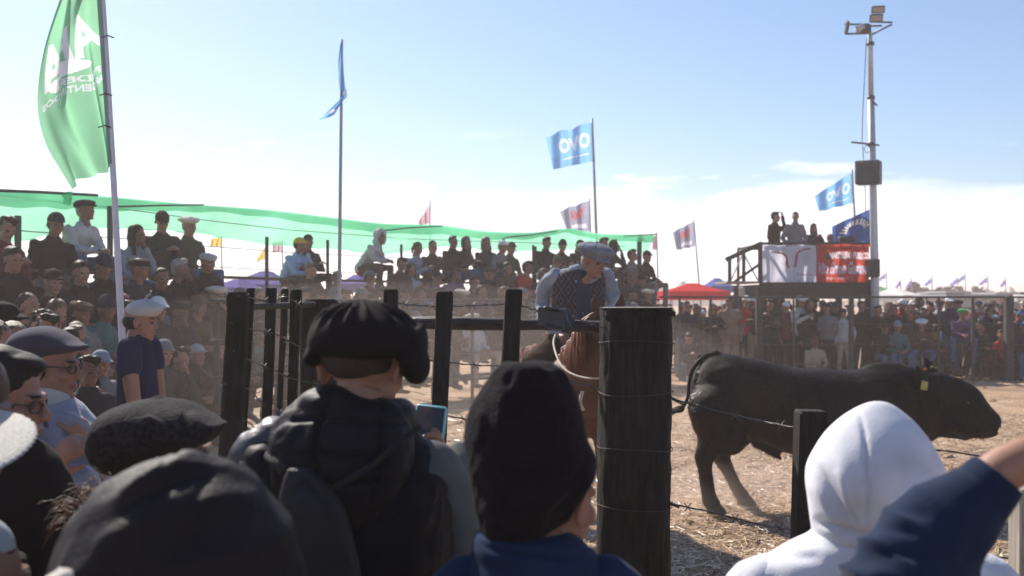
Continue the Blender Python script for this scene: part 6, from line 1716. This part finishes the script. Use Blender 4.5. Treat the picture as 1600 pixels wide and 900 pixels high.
def flat_cap_man():
    D = 2.3; r = heroroot('man in dark tweed flat cap turned to the right, behind the black hood', 250, D)
    s = D / F
    M = mat4(P(256, 718, D) + (0, .0, 0), 6, 0, 112)
    hero_head(r, M, 0)
    put('hair', fuse('hair', [xf(ell((0, .035, .0), (.079, .080, .06)), M)], .007, 1, lambda co, no: .0015 * sn(co, 150, 3)), HAIR, r)
    # cap: rings running back to front
    rows = []
    for px, t, b, w in ((148, 668, 700, .03), (156, 652, 722, .075), (172, 640, 736, .105), (200, 630, 738, .125), (230, 624, 728, .132), (260, 624, 716, .132), (290, 629, 706, .125), (318, 640, 697, .110), (336, 651, 686, .085), (350, 657, 670, .05), (355, 660, 666, .02)):
        rows.append((P(px, (t + b) / 2, D), (0, w, 0), (0, 0, (b - t) / 2 * s)))
    def dis(co, no):
        d = .002 * sn(co, 30, 3) + .003 * sn(co, 14, 5)
        for pts, w, a in (([(262, 628), (280, 640), (292, 662), (296, 690)], .006, -.009), ([(228, 648), (250, 660), (272, 677)], .005, .006), ([(232, 654), (252, 667), (270, 682)], .004, -.006), ([(275, 628), (296, 650), (310, 672)], .008, .006), ([(170, 650), (190, 690), (200, 735)], .003, -.003), ([(300, 646), (325, 656), (352, 663)], .005, -.004)):
            d += crease(co, no, [P(a_, b_, D - .1) for a_, b_ in pts], w, a)
        return d
    me = fuse('cap', [loft(rows, 70, 50, 2.3), ell(P(247, 622, D), (.010, .010, .005))], .0048, 2, dis); put('cap', me, HERR, r)
    me = fuse('jacket', [torso_legs(256, D, 1.22, .20), stack([(920, 150, 380, .6), (850, 165, 362, .62), (815, 190, 332, .7), (795, 212, 300, .9), (775, 218, 292, 1)], D, 40, 14)], .009, 1, lambda co, no: .005 * ridge(co, 18, 3)); put('jacket', me, CM['charcoal'], r)
    legs(r, 256, D, col='brown')
flat_cap_man()

def arms_crossed_man():
    D = 3.4; s = D / F; r = heroroot('man in grey flat cap and glasses with arms folded over a pale blue zip jacket', 90, D)
    M = mat4(P(80, 573, D), 4, 0, 92) @ Matrix.Scale(.90, 4)
    hero_head(r, M, 0, glasses=True)
    put('hair', fuse('hair', [xf(ell((0, .040, .0), (.079, .076, .065)), M), xf(ell((0, .062, -.04), (.062, .044, .04)), M)], .006, 1, lambda co, no: .0015 * sn(co, 150, 3)), HAIR, r)
    rows = []
    for px, t, b, w in ((18, 544, 572, .04), (22, 530, 582, .080), (32, 518, 580, .104), (50, 512, 572, .114), (70, 510, 564, .116), (88, 514, 557, .110), (104, 523, 553, .098), (116, 533, 550, .085), (126, 537, 548, .065), (133, 539, 546, .035)):
        rows.append((P(px, (t + b) / 2, D), (0, w, 0), (0, 0, (b - t) / 2 * s)))
    me = fuse('cap', [loft(rows, 60, 44, 2.2)], .005, 3, lambda co, no: .002 * sn(co, 14, 5)); put('cap', me, cloth('grey_felt', (.050, .047, .066), sheen=.2), r)
    JK = principled('pale_blue_shell', (.24, .245, .30), rough=.55, spec=.3, noise=(6, .12), bump=(90, .25), sheen=.2)
    pt = lambda px, py, dy=0: P(px, py, D) + (0, dy, 0)
    jk = [stack([(900, 10, 150, .62), (800, 4, 160, .66), (720, 6, 160, .70), (670, 14, 150, .75), (640, 30, 128, .85), (622, 42, 110, .9), (612, 48, 104, .95)], D, 60, 34, 2.2), torso_legs(85, D, 1.2, .165)]
    jk.append(tube([pt(32, 662, -.15), pt(40, 740, -.20), pt(62, 775, -.18), pt(110, 762, -.20), pt(158, 735, -.16)], [.095, .085, .078, .070, .052], 24, 30, rounded=True))
    jk.append(tube([pt(96, 680, .06), pt(124, 700, .10), pt(146, 722, .08), pt(126, 737, -.06), pt(108, 737, -.14)], [.080, .072, .062, .056, .045], 24, 24, rounded=True))
    def dis(co, no):
        d = .008 * ridge(co, 8, 3, (1, 1, 1.4)) + .006 * np.clip(ridge(co, 18, 6, (1, 1, 1.6)), -.2, 1) + .003 * sn(co, 24, 4)
        for pts, w, a in (([(60, 650), (90, 672), (112, 690)], .012, .014), ([(70, 680), (100, 700), (130, 716)], .010, -.012), ([(50, 700), (80, 712), (120, 722)], .012, .012), ([(60, 740), (90, 728), (130, 730)], .010, -.012), ([(128, 740), (150, 730), (168, 736)], .010, .010)):
            d += crease(co, no, [P(a_, b_, D - .2) for a_, b_ in pts], w, a)
        return d
    me = fuse('jacket', jk, .009, 2, dis); put('jacket', me, JK, r)
    col = fuse('collar', [stack([(632, 40, 116, .9), (618, 44, 112, .92), (604, 52, 106, .92)], D, 44, 10)], .006, 1); put('collar', col, CM['pale grey'], r)
    add('zip', under(r, tube([pt(106, 618, -.16), pt(108, 640, -.19), pt(116, 655, -.2)], .006, 6)), STEEL, r)
    h1 = hand_parts(pt(150, 700, -.02), (-.25, -.5, .75), (.9, -.4, 0), .5, 1); h2 = hand_parts(pt(128, 712, -.24), (.55, -.1, .5), (0, -.9, .3), .5, -1)
    for q in (h1, h2):
        me = fuse('hand', q, .006, 1); put('hand', me, skin(1), r)
    legs(r, 85, D, col='sand')
arms_crossed_man()

def glasses_person():
    D = 2.6; r = heroroot('dark haired person in black framed glasses and black coat at the left edge', 10, D)
    M = mat4(P(8, 628, D), 6, 0, 94)
    hero_head(r, M, 1, glasses=True)
    hr = fuse('hair', [xf(ell((0, .028, .052), (.085, .097, .085)), M), xf(ell((0, .065, -.03), (.080, .060, .10)), M), xf(ell((.01, -.030, .098), (.062, .055, .024), (12, 0, 0)), M)], .006, 2, lambda co, no: .0008 * sn(co, 60, 3))
    put('hair', hr, HAIR, r)
    ct = [torso_legs(0, D, 1.25, .21, .15), stack([(960, -150, 128, .7), (880, -140, 118, .72), (800, -120, 104, .74), (740, -90, 84, .78), (705, -50, 58, .85), (688, -30, 38, .9)], D, 60, 30, 2.2), tube([P(40, 740, D), P(84, 820, D), P(92, 960, D)], [.085, .08, .07], 24, 14, rounded=True)]
    me = fuse('coat', ct, .009, 2, lambda co, no: .006 * ridge(co, 10, 5, (1, 1, 1.3)) + .002 * sn(co, 40, 3)); put('coat', me, CM['black'], r)
    legs(r, 0, D, col='black')
    D = 2.1; r = heroroot('person cut off by the left edge, only cheek and nose showing below the glasses', -45, D)
    M = mat4(P(-58, 648, D), 4, 0, 80); hero_head(r, M, 0)
    put('hair', fuse('hair', [xf(ell((0, .018, .050), (.086, .100, .088)), M)], .008, 1, lambda co, no: .002 * sn(co, 120, 2)), HAIRB, r)
    me = fuse('jacket', [torso_legs(-90, D, 1.30, .17)], .012, 1); put('jacket', me, CM['black'], r); legs(r, -60, D)
    # straw hat
    D = 1.9; r = heroroot('person under a cream straw hat brim at the left edge', -40, D)
    c = P(-112, 706, D)
    hat = fuse('hat', [loft([(c + (0, 0, -.006), (.168, 0, .004), (0, .18, .05)), (c + (0, 0, .004), (.175, 0, .002), (0, .186, .055)), (c + (0, 0, .016), (.12, 0, .0), (0, .13, .04))], 60, 4), loft([(c, (.10, 0, 0), (0, .115, 0)), (c + (0, 0, .07), (.092, 0, 0), (0, .105, 0)), (c + (0, 0, .085), (.05, 0, 0), (0, .06, 0))], 40, 10)], .005, 1)
    put('hat', hat, principled('straw_weave', (.60, .57, .50), rough=.8, noise=(200, .2), bump=(220, .8)), r)
    hero_head(r, mat4(P(-116, 760, D), 0, 0, 120), 0)
    me = fuse('jacket', [torso_legs(-130, D, 1.30, .19)], .012, 1); put('jacket', me, CM['black'], r); legs(r, -130, D)
    D = 1.6; r = heroroot('person in white and maroon knit hat at the bottom left corner', -20, D)
    me = fuse('beanie', [stack([(905, -85, 20, 1), (870, -88, 21, 1), (840, -82, 16, 1), (818, -60, 0, 1), (806, -40, -20, 1)], D, 44, 24)], .006, 2)
    for p in me.polygons:
        z = 1.8 - 400 * D / F
        if 1.8 - (905 - 467) * D / F < p.center[2] < 1.8 - (862 - 467) * D / F: p.material_index = 1
    put('beanie', me, [CM['pale grey'], CM['maroon']], r)
    hero_head(r, mat4(P(-36, 920, D), 0, 0, 150) @ Matrix.Scale(.82, 4), 0)
    me = fuse('jacket', [torso_legs(-34, D, 1.15, .17)], .012, 1); put('jacket', me, CM['brown'], r); legs(r, -34, D, top=.9)
    # someone's frizzy auburn hair between the folded arms and the tweed cap
    D = 2.0; r = heroroot('person with frizzy auburn hair, only wisps showing left of the black hood', 175, D)
    M = mat4(P(178, 872, D), 0, 0, 180); hero_head(r, M, 0)
    hs = []
    for i in range(260):
        a = rnd.random() * 6.28; b = rnd.random() * 1.3; d = np.array([math.cos(a) * math.cos(b), math.sin(a) * math.cos(b), math.sin(b)])
        p = P(168, 818, D) + d * (.075, .085, .065); e = p + d * (.012 + .022 * rnd.random()) + np.array([rnd.random() - .6, rnd.random() - .5, rnd.random() - .8]) * .05
        hs.append(tube(resample([p - d * .01, (p + e) / 2 + np.array([0, 0, .012]), e], 5), [.0008, .0008, .0007, .0006, .0004], 3))
    put('hair', to_mesh('hair', [xf(ell((0, .02, .03), (.084, .094, .086)), M)]), principled('auburn_hair', (.13, .05, .025), rough=.5, noise=(60, .4), bump=(300, .8)), r)
    put('wisps', to_mesh('wisps', hs), _mats['auburn_hair'], r)
    me = fuse('jacket', [torso_legs(190, D, 1.22, .18)], .012, 1); put('jacket', me, CM['charcoal'], r); legs(r, 190, D, top=.9)

glasses_person()
def polo_man():
    D = 6.6; s = D / F; r = heroroot('man standing in navy polo shirt and cream beret beside the pale flag pole', 214, D)
    M = mat4(P(220, 503, D), 4, 0, 100) @ Matrix.Scale(.95, 4); hero_head(r, M, 1)
    put('hair', fuse('hair', [xf(ell((0, .040, .0), (.079, .076, .06)), M)], .008, 1), HAIR, r)
    c = [stack([(494, 201, 243, .95), (488, 198, 250, .95), (481, 198, 254, .95), (475, 203, 248, .95), (471, 212, 239, .95), (468.5, 220, 232, .95)], D, 50, 24), tube([P(228, 467, D), P(231, 461, D), P(234, 460, D)], .008, 8, rounded=True)]
    me = fuse('beret', c, .008, 2, lambda co, no: .004 * sn(co, 14, 2)); put('beret', me, cloth('cream_felt', (.40, .39, .40)), r)
    NVP = cloth('polo_navy', (.014, .020, .060)); pt = lambda px, py, dy=0: P(px, py, D) + (0, dy, 0)
    J = [stack([(700, 182, 250, .62), (640, 183, 248, .66), (600, 184, 246, .70), (565, 185, 242, .74), (540, 190, 236, .8), (524, 198, 228, .9)], D, 44, 26, 2.2), tube([pt(214, 545, -.13), pt(216, 572, -.16)], [.075, .072], 18, 6, rounded=True), tube([pt(222, 545, .15), pt(228, 570, .15)], [.070, .068], 18, 6, rounded=True)]
    me = fuse('polo_shirt', J, .012, 2, lambda co, no: .005 * ridge(co, 10, 3) + .003 * sn(co, 30, 4)); put('polo_shirt', me, NVP, r)
    put('collar', fuse('collar', [stack([(530, 196, 232, .8), (522, 200, 230, .9)], D, 30, 6)], .007, 1), NVP, r)
    am = [tube([pt(216, 565, -.16), pt(222, 600, -.18), pt(229, 632, -.20), pt(240, 670, -.26)], [.052, .046, .040, .030], 18, 16, rounded=True), tube([pt(228, 565, .15), pt(236, 620, .15), pt(246, 670, .10)], [.048, .040, .03], 16, 14, rounded=True)]
    am += hand_parts(pt(241, 672, -.26), (.3, 0, -1), (-.9, -.3, 0), .5, 1)
    put('arms', fuse('arms', am, .009, 1), skin(1), r)
    legs(r, 216, D, top=1.0, col='denim')
polo_man()
# ------------------------------------------------------------------ the crowd
rt = random.Random(5)
ORD = ['first', 'second', 'third', 'fourth', 'fifth', 'sixth', 'seventh', 'eighth', 'ninth', 'tenth', 'eleventh', 'twelfth', 'thirteenth', 'fourteenth', 'fifteenth', 'sixteenth', 'seventeenth', 'eighteenth', 'nineteenth', 'twentieth']
def ordinal(n):
    if n <= 20: return ORD[n - 1]
    t = ['', '', 'twenty', 'thirty', 'forty', 'fifty'][n // 10]
    return (t + '-' + ORD[n % 10 - 1]) if n % 10 else {20: 'twentieth', 30: 'thirtieth', 40: 'fortieth', 50: 'fiftieth'}[n]
HATW = {'short hair': 'short hair', 'long hair': 'long hair', 'tied hair': 'tied-back hair', 'cap': 'cap', 'flat cap': 'flat cap', 'beret': 'beret', 'beanie': 'knit hat', 'brimmed hat': 'brimmed hat', 'hood': 'raised hood'}
def describe(j, t, hat, hc): 
    return '%s top, %s %s' % (j, hc, HATW[hat])
def place(T, px, py, D, face, j, t, hat, hc, where, group, scale=1.0, zfix=None, sk=None):
    """put a person so that the crown of the head is seen at (px, py)"""
    ht = headtop(T); s = scale
    if zfix is not None:     # standing: stretch to reach the height
        s = (H - (py - 467) * D / F - zfix) / ht.z
    off = Matrix.Rotation(R(face), 3, 'Z') @ Vector((ht.x, ht.y, ht.z)) * s
    p = P(px, py, D)
    loc = (p[0] - off.x, p[1] - off.y, zfix if zfix is not None else p[2] - off.z)
    r = person(T, loc, face, j, t, hat, hc, describe(j, t, hat, hc) + ', ' + where, group, s, sk)
    q = 2.5 if zfix is not None else 4.0
    r.rotation_euler = (R(rt.uniform(-q, q)), R(rt.uniform(-q, q)), R(face))
    return r
dark_j = ['black', 'black', 'black', 'navy', 'charcoal', 'charcoal', 'brown', 'olive', 'grey', 'navy', 'maroon', 'black', 'teal', 'pale blue', 'dark green', 'pale grey']
trs = ['denim', 'denim', 'black', 'charcoal', 'navy', 'brown', 'grey', 'sand']
def rhat(r):
    return r.choice([('short hair', 'dark'), ('short hair', 'dark'), ('short hair', 'brunette'), ('long hair', 'dark'), ('long hair', 'brunette'), ('cap', 'black'), ('cap', 'navy'), ('cap', 'white'), ('beret', 'black'), ('beret', 'navy'), ('beret', 'cream'), ('flat cap', 'charcoal'), ('beanie', 'charcoal'), ('tied hair', 'dark'), ('cap', 'grey'), ('short hair', 'greying'), ('flat cap', 'brown')])
# the stand. rows of (px of the head, py or None, template, jacket, trousers, headwear, its colour)
top = [(-30, None, 0, 'maroon', 'black', 'short hair', 'dark'), (6, 337, 4, 'maroon', 'black', 'short hair', 'dark'), (80, 331, 0, 'black', 'grey', 'cap', 'charcoal'), (138, 313, 1, 'pale grey', 'denim', 'flat cap', 'black'), (210, 349, 3, 'pale blue', 'denim', 'long hair', 'dark'), (258, 330, 4, 'charcoal', 'brown', 'cap', 'black'),
       (300, 339, 0, 'olive', 'denim', 'beret', 'cream'), (468, 371, 3, 'sky', 'brown', 'cap', 'yellow'), (487, 367, 2, 'charcoal', 'charcoal', 'cap', 'black'), (594, 359, 6, 'pale grey', 'brown', 'hood', 'pale grey'), (656, 379, 4, 'pale blue', 'brown', 'tied hair', 'dark'), (679, 376, 0, 'brown', 'black', 'tied hair', 'dark'),
       (711, 368, 0, 'black', 'denim', 'short hair', 'dark'), (731, 369, 2, 'charcoal', 'denim', 'long hair', 'dark'), (764, 370, 0, 'charcoal', 'denim', 'long hair', 'brunette'), (781, 374, 1, 'grey', 'grey', 'cap', 'white'), (798, 378, 0, 'olive', 'grey', 'cap', 'olive'), (854, 370, 0, 'black', 'pale grey', 'short hair', 'dark'), (878, 375, 2, 'charcoal', 'pale grey', 'beanie', 'black'),
       (906, 375, 4, 'black', 'charcoal', 'cap', 'black'), (943, 371, 0, 'navy', 'black', 'short hair', 'dark'), (963, 376, 3, 'black', 'maroon', 'hood', 'black'), (992, 391, 1, 'grey', 'brown', 'short hair', 'dark'), (1013, 392, 0, 'black', 'grey', 'cap', 'black')]
r2 = [(-20, 392, 0, 'black', 'denim', 'short hair', 'dark'), (27, 386, 0, 'black', 'black', 'short hair', 'dark'), (80, 420, 2, 'black', 'charcoal', 'cap', 'black'), (130, 408, 0, 'black', 'black', 'short hair', 'dark'), (170, 397, 4, 'black', 'navy', 'cap', 'navy'), (217, 400, 1, 'charcoal', 'pale blue', 'flat cap', 'black'), (248, 418, 0, 'black', 'black', 'short hair', 'dark'),
      (284, 406, 3, 'black', 'black', 'short hair', 'greying'), (327, 395, 0, 'black', 'maroon', 'flat cap', 'pale grey'), (494, 411, 0, 'brown', 'charcoal', 'short hair', 'brunette'), (525, 424, 2, 'grey', 'denim', 'cap', 'grey'), (578, 424, 1, 'brown', 'brown', 'cap', 'grey'), (623, 402, 0, 'brown', 'brown', 'short hair', 'dark'), (646, 412, 4, 'pale blue', 'lilac', 'long hair', 'dark'),
      (682, 424, 0, 'charcoal', 'black', 'cap', 'charcoal'), (712, 421, 3, 'purple', 'denim', 'short hair', 'dark'), (737, 430, 1, 'charcoal', 'black', 'short hair', 'dark'), (767, 418, 0, 'charcoal', 'brown', 'beret', 'charcoal'), (797, 410, 2, 'brown', 'black', 'short hair', 'dark'), (822, 408, 1, 'red', 'brown', 'short hair', 'dark'), (848, 420, 0, 'charcoal', 'black', 'short hair', 'brunette'),
      (875, 400, 4, 'navy', 'black', 'cap', 'olive'), (903, 418, 0, 'brown', 'black', 'short hair', 'dark'), (950, 415, 0, 'navy', 'charcoal', 'short hair', 'dark'), (985, 425, 1, 'maroon', 'sand', 'short hair', 'brunette'), (1008, 428, 0, 'charcoal', 'grey', 'beanie', 'black')]
r3 = [(-30, 478, 0), (52, 458, 3), (88, 470, 4), (130, 470, 0), (168, 464, 2, 'teal', 'brown', 'beanie', 'navy'), (205, 470, 1), (250, 463, 0, 'charcoal', 'black', 'cap', 'white'), (275, 470, 3), (306, 462, 1, 'brown', 'charcoal', 'brimmed hat', 'brown'), (345, 448, 0), (375, 452, 2), (408, 450, 0), (440, 450, 4), (470, 446, 1), (505, 452, 0), (540, 450, 3), (570, 450, 0), (600, 448, 2), (632, 446, 0), (660, 448, 4), (690, 450, 1), (720, 452, 0), (752, 446, 3, 'purple', 'denim', 'short hair', 'dark'), (785, 448, 0), (815, 450, 1), (845, 448, 0), (875, 446, 4), (905, 450, 0), (935, 448, 2), (962, 450, 0), (990, 450, 1), (1014, 452, 0)]
r4 = [(62, 485, 0, 'navy', 'black', 'short hair', 'dark'), (115, 505, 4, 'black', 'black', 'short hair', 'brunette'), (128, 528, 1, 'grey', 'charcoal', 'beanie', 'teal'), (252, 530, 0, 'charcoal', 'black', 'cap', 'grey'), (272, 540, 3, 'olive', 'black', 'short hair', 'dark'), (307, 538, 1, 'brown', 'charcoal', 'cap', 'pale grey'), (340, 528, 2, 'charcoal', 'black', 'cap', 'charcoal'), (145, 560, 4, 'charcoal', 'maroon', 'cap', 'blue'), (160, 600, 0, 'grey', 'pink', 'short hair', 'brunette')] + \
     [(x, 500 - (x - 370) * .035 + 6 * math.sin(x), i % 7) for i, x in enumerate(range(372, 1010, 31))]
rr = random.Random(21)
wname = ['top row of stand', 'second row of stand', 'third row of stand', 'lowest row of stand']
for row, lst in enumerate((top, r2, r3, r4)):
    for i, e in enumerate(sorted(lst, key=lambda e: e[0])):
        px, py, k = e[:3]
        D = topD(px) - ROWO[row] - .10
        if len(e) > 3: j, t, hat, hc = e[3:]
        else:
            j, t = rr.choice(dark_j), rr.choice(trs); hat, hc = rhat(rr)
        T = SEAT[k]
        if py is None: py = 335
        place(T, px, py, D, FACE + rr.uniform(-16, 14) - (10 if px > 600 else 0), j, t, hat, hc, '%s from left in %s' % (ordinal(i + 1), wname[row]), 'spectators seated on the stand', rr.uniform(1.02, 1.08) * (1.07 if px < 340 else 1.0))
# a few people standing at the left edge in front of the stand
for i, (px, py, D, k, j, t, hat, hc, f) in enumerate([(20, 473, 6.2, 4, 'black', 'denim', 'cap', 'black', 95), (4, 500, 5.4, 0, 'charcoal', 'denim', 'long hair', 'brunette', 80), (28, 503, 5.8, 1, 'black', 'black', 'tied hair', 'brunette', 70), (62, 492, 8.0, 4, 'navy', 'black', 'short hair', 'dark', 60), (108, 512, 8.4, 1, 'black', 'black', 'short hair', 'dark', 50), (133, 556, 7.2, 0, 'charcoal', 'denim', 'short hair', 'dark', 40), (-30, 480, 6.5, 1, 'brown', 'denim', 'cap', 'grey', 70), (158, 548, 8.6, 3, 'grey', 'navy', 'cap', 'pale blue', 50)]):
    place(STAND[k], px, py, D, f, j, t, hat, hc, '%s of those standing left of cream beret' % ordinal(i + 1), 'people standing in front of the stand', zfix=0.0)
# crowd behind the pen fence on the right
front = [(1068, 470, 0, 'navy', 'denim', 'short hair', 'dark'), (1088, 474, 1, 'brown', 'charcoal', 'short hair', 'brunette'), (1117, 474, 2, 'black', 'black', 'long hair', 'brunette'), (1122 + 12, 480, 0, 'maroon', 'denim', 'short hair', 'dark'), (1143, 462, 4, 'tan', 'tan', 'cap', 'brown'), (1163, 462, 2, 'red', 'charcoal', 'cap', 'cream'), (1183, 464, 3, 'black', 'tan', 'cap', 'white'), (1206, 468, 1, 'charcoal', 'black', 'short hair', 'dark'),
         (1227, 472, 4, 'maroon', 'black', 'cap', 'white'), (1247, 463, 3, 'pale grey', 'black', 'beret', 'white'), (1268, 468, 0, 'black', 'charcoal', 'long hair', 'dark'), (1292, 474, 1, 'grey', 'navy', 'short hair', 'dark'), (1319, 482, 4, 'pale grey', 'sand', 'cap', 'navy'), (1345, 470, 0, 'black', 'charcoal', 'short hair', 'dark'), (1372, 478, 2, 'black', 'navy', 'short hair', 'dark'), (1398, 476, 5, 'black', 'denim', 'short hair', 'brunette'),
         (1425, 486, 0, 'olive', 'black', 'short hair', 'brunette'), (1450, 472, 1, 'black', 'denim', 'short hair', 'dark'), (1487, 464, 1, 'navy', 'denim', 'cap', 'white'), (1516, 482, 4, 'charcoal', 'black', 'short hair', 'dark'), (1546, 480, 3, 'black', 'charcoal', 'long hair', 'dark'), (1570, 476, 0, 'charcoal', 'grey', 'cap', 'charcoal'), (1592, 486, 1, 'navy', 'denim', 'cap', 'blue'), (1618, 474, 4, 'black', 'denim', 'short hair', 'dark')]
for i, (px, py, k, j, t, hat, hc) in enumerate(sorted(front)):
    place(STAND[k], px, py, 24.9 + .15 * math.sin(px), rr.uniform(-22, 22), j, t, hat, hc, '%s from left behind right-hand fence' % ordinal(i + 1), 'crowd behind the right-hand fence', zfix=0.0)
sit = [(1276, 526, 0, 'sand', 'denim', 'short hair', 'brunette'), (1385, 505, 4, 'black', 'denim', 'short hair', 'dark'), (1404, 502, 0, 'teal', 'denim', 'beanie', 'pale blue'), (1440, 500, 4, 'brown', 'denim', 'beret', 'white'), (1503, 481, 1, 'purple', 'denim', 'flat cap', 'green'), (1535, 504, 1, 'charcoal', 'charcoal', 'short hair', 'dark'), (1562, 515, 2, 'red', 'black', 'short hair', 'dark'), (1600, 502, 0, 'navy', 'denim', 'cap', 'blue'), (1076, 520, 4, 'navy', 'denim', 'short hair', 'dark'), (1462, 512, 2, 'charcoal', 'black', 'cap', 'black')]
CH = []
for i, (px, py, k, j, t, hat, hc) in enumerate(sorted(sit)):
    D = 24.45
    place(SEAT[k], px, py, D, rr.uniform(-15, 15), j, t, hat, hc, '%s from left, seated at right-hand fence' % ordinal(i + 1), 'people sitting at the foot of the fence')
    hz_ = H - (py - 467) * D / F - headtop(SEAT[k]).z
    c = P(px, 467, D); lean = headtop(SEAT[k]).y
    st = thing('stool', 'wooden stool under the %s person from left seated at right-hand fence' % ordinal(i + 1), 'stool', (c[0], D - lean, 0), 'stools at the right-hand fence')
    hz_ = max(.2, hz_)
    flat('seat', box((0, 0, hz_ - .02), (.36, .34, .035), bev=.01), PLANK, st)
    for sx in (-1, 1):
        for sy in (-1, 1): flat('leg', bar((sx * .16, sy * .15, 0), (sx * .13, sy * .12, hz_ - .04), .03, .03), PLANK, st)
k = 0
for row, D in enumerate((25.9, 27.0, 28.3)):
    n = 0
    for px in np.arange(1036 + row * 9, 1625, 27 - row * 1.5):
        n += 1; k += 1
        if 1190 < px < 1365 and row == 2: continue
        pyy = 467 - (rr.uniform(1.58, 1.88) - 1.8 - .03) * F / D + rr.uniform(-2, 6)
        j = rr.choice(dark_j + ['white', 'sky', 'red', 'tan', 'green']); t = rr.choice(trs); hat, hc = rhat(rr)
        if rr.random() < .22: hat, hc = rr.choice([('cap', 'white'), ('beret', 'cream'), ('cap', 'red'), ('beret', 'white')])
        place(STAND[rr.randrange(6)], px + rr.uniform(-5, 5), pyy, D + rr.uniform(-.2, .2), rr.uniform(-35, 35), j, t, hat, hc, '%s from left, %s line behind right-hand fence' % (ordinal(n), ORD[row + 1]), 'crowd behind the right-hand fence', zfix=0.0)
# on the platform
for px, py, D, T, j, t, hat, hc, w, f, s in ((1211, 331, 26.0, STAND[5], 'black', 'black', 'short hair', 'dark', 'left of three on the platform, hand to face', 45, None), (1243, 331, 26.0, STAND[4], 'grey', 'charcoal', 'short hair', 'dark', 'middle of the three on the platform', 10, None), (1277, 349, 26.3, STAND[3], 'charcoal', 'black', 'long hair', 'dark', 'right of the three on the platform', 5, None)):
    place(T, px, py, D, f, j, t, hat, hc, w, 'announcers on the platform', zfix=2.145)
place(SEAT[4], 1303, 366, 26.4, 20, 'pale grey', 'black', 'short hair', 'brunette', 'sitting low on the platform left of the loudspeaker', 'announcers on the platform')
print('people', PEOPLE[0])
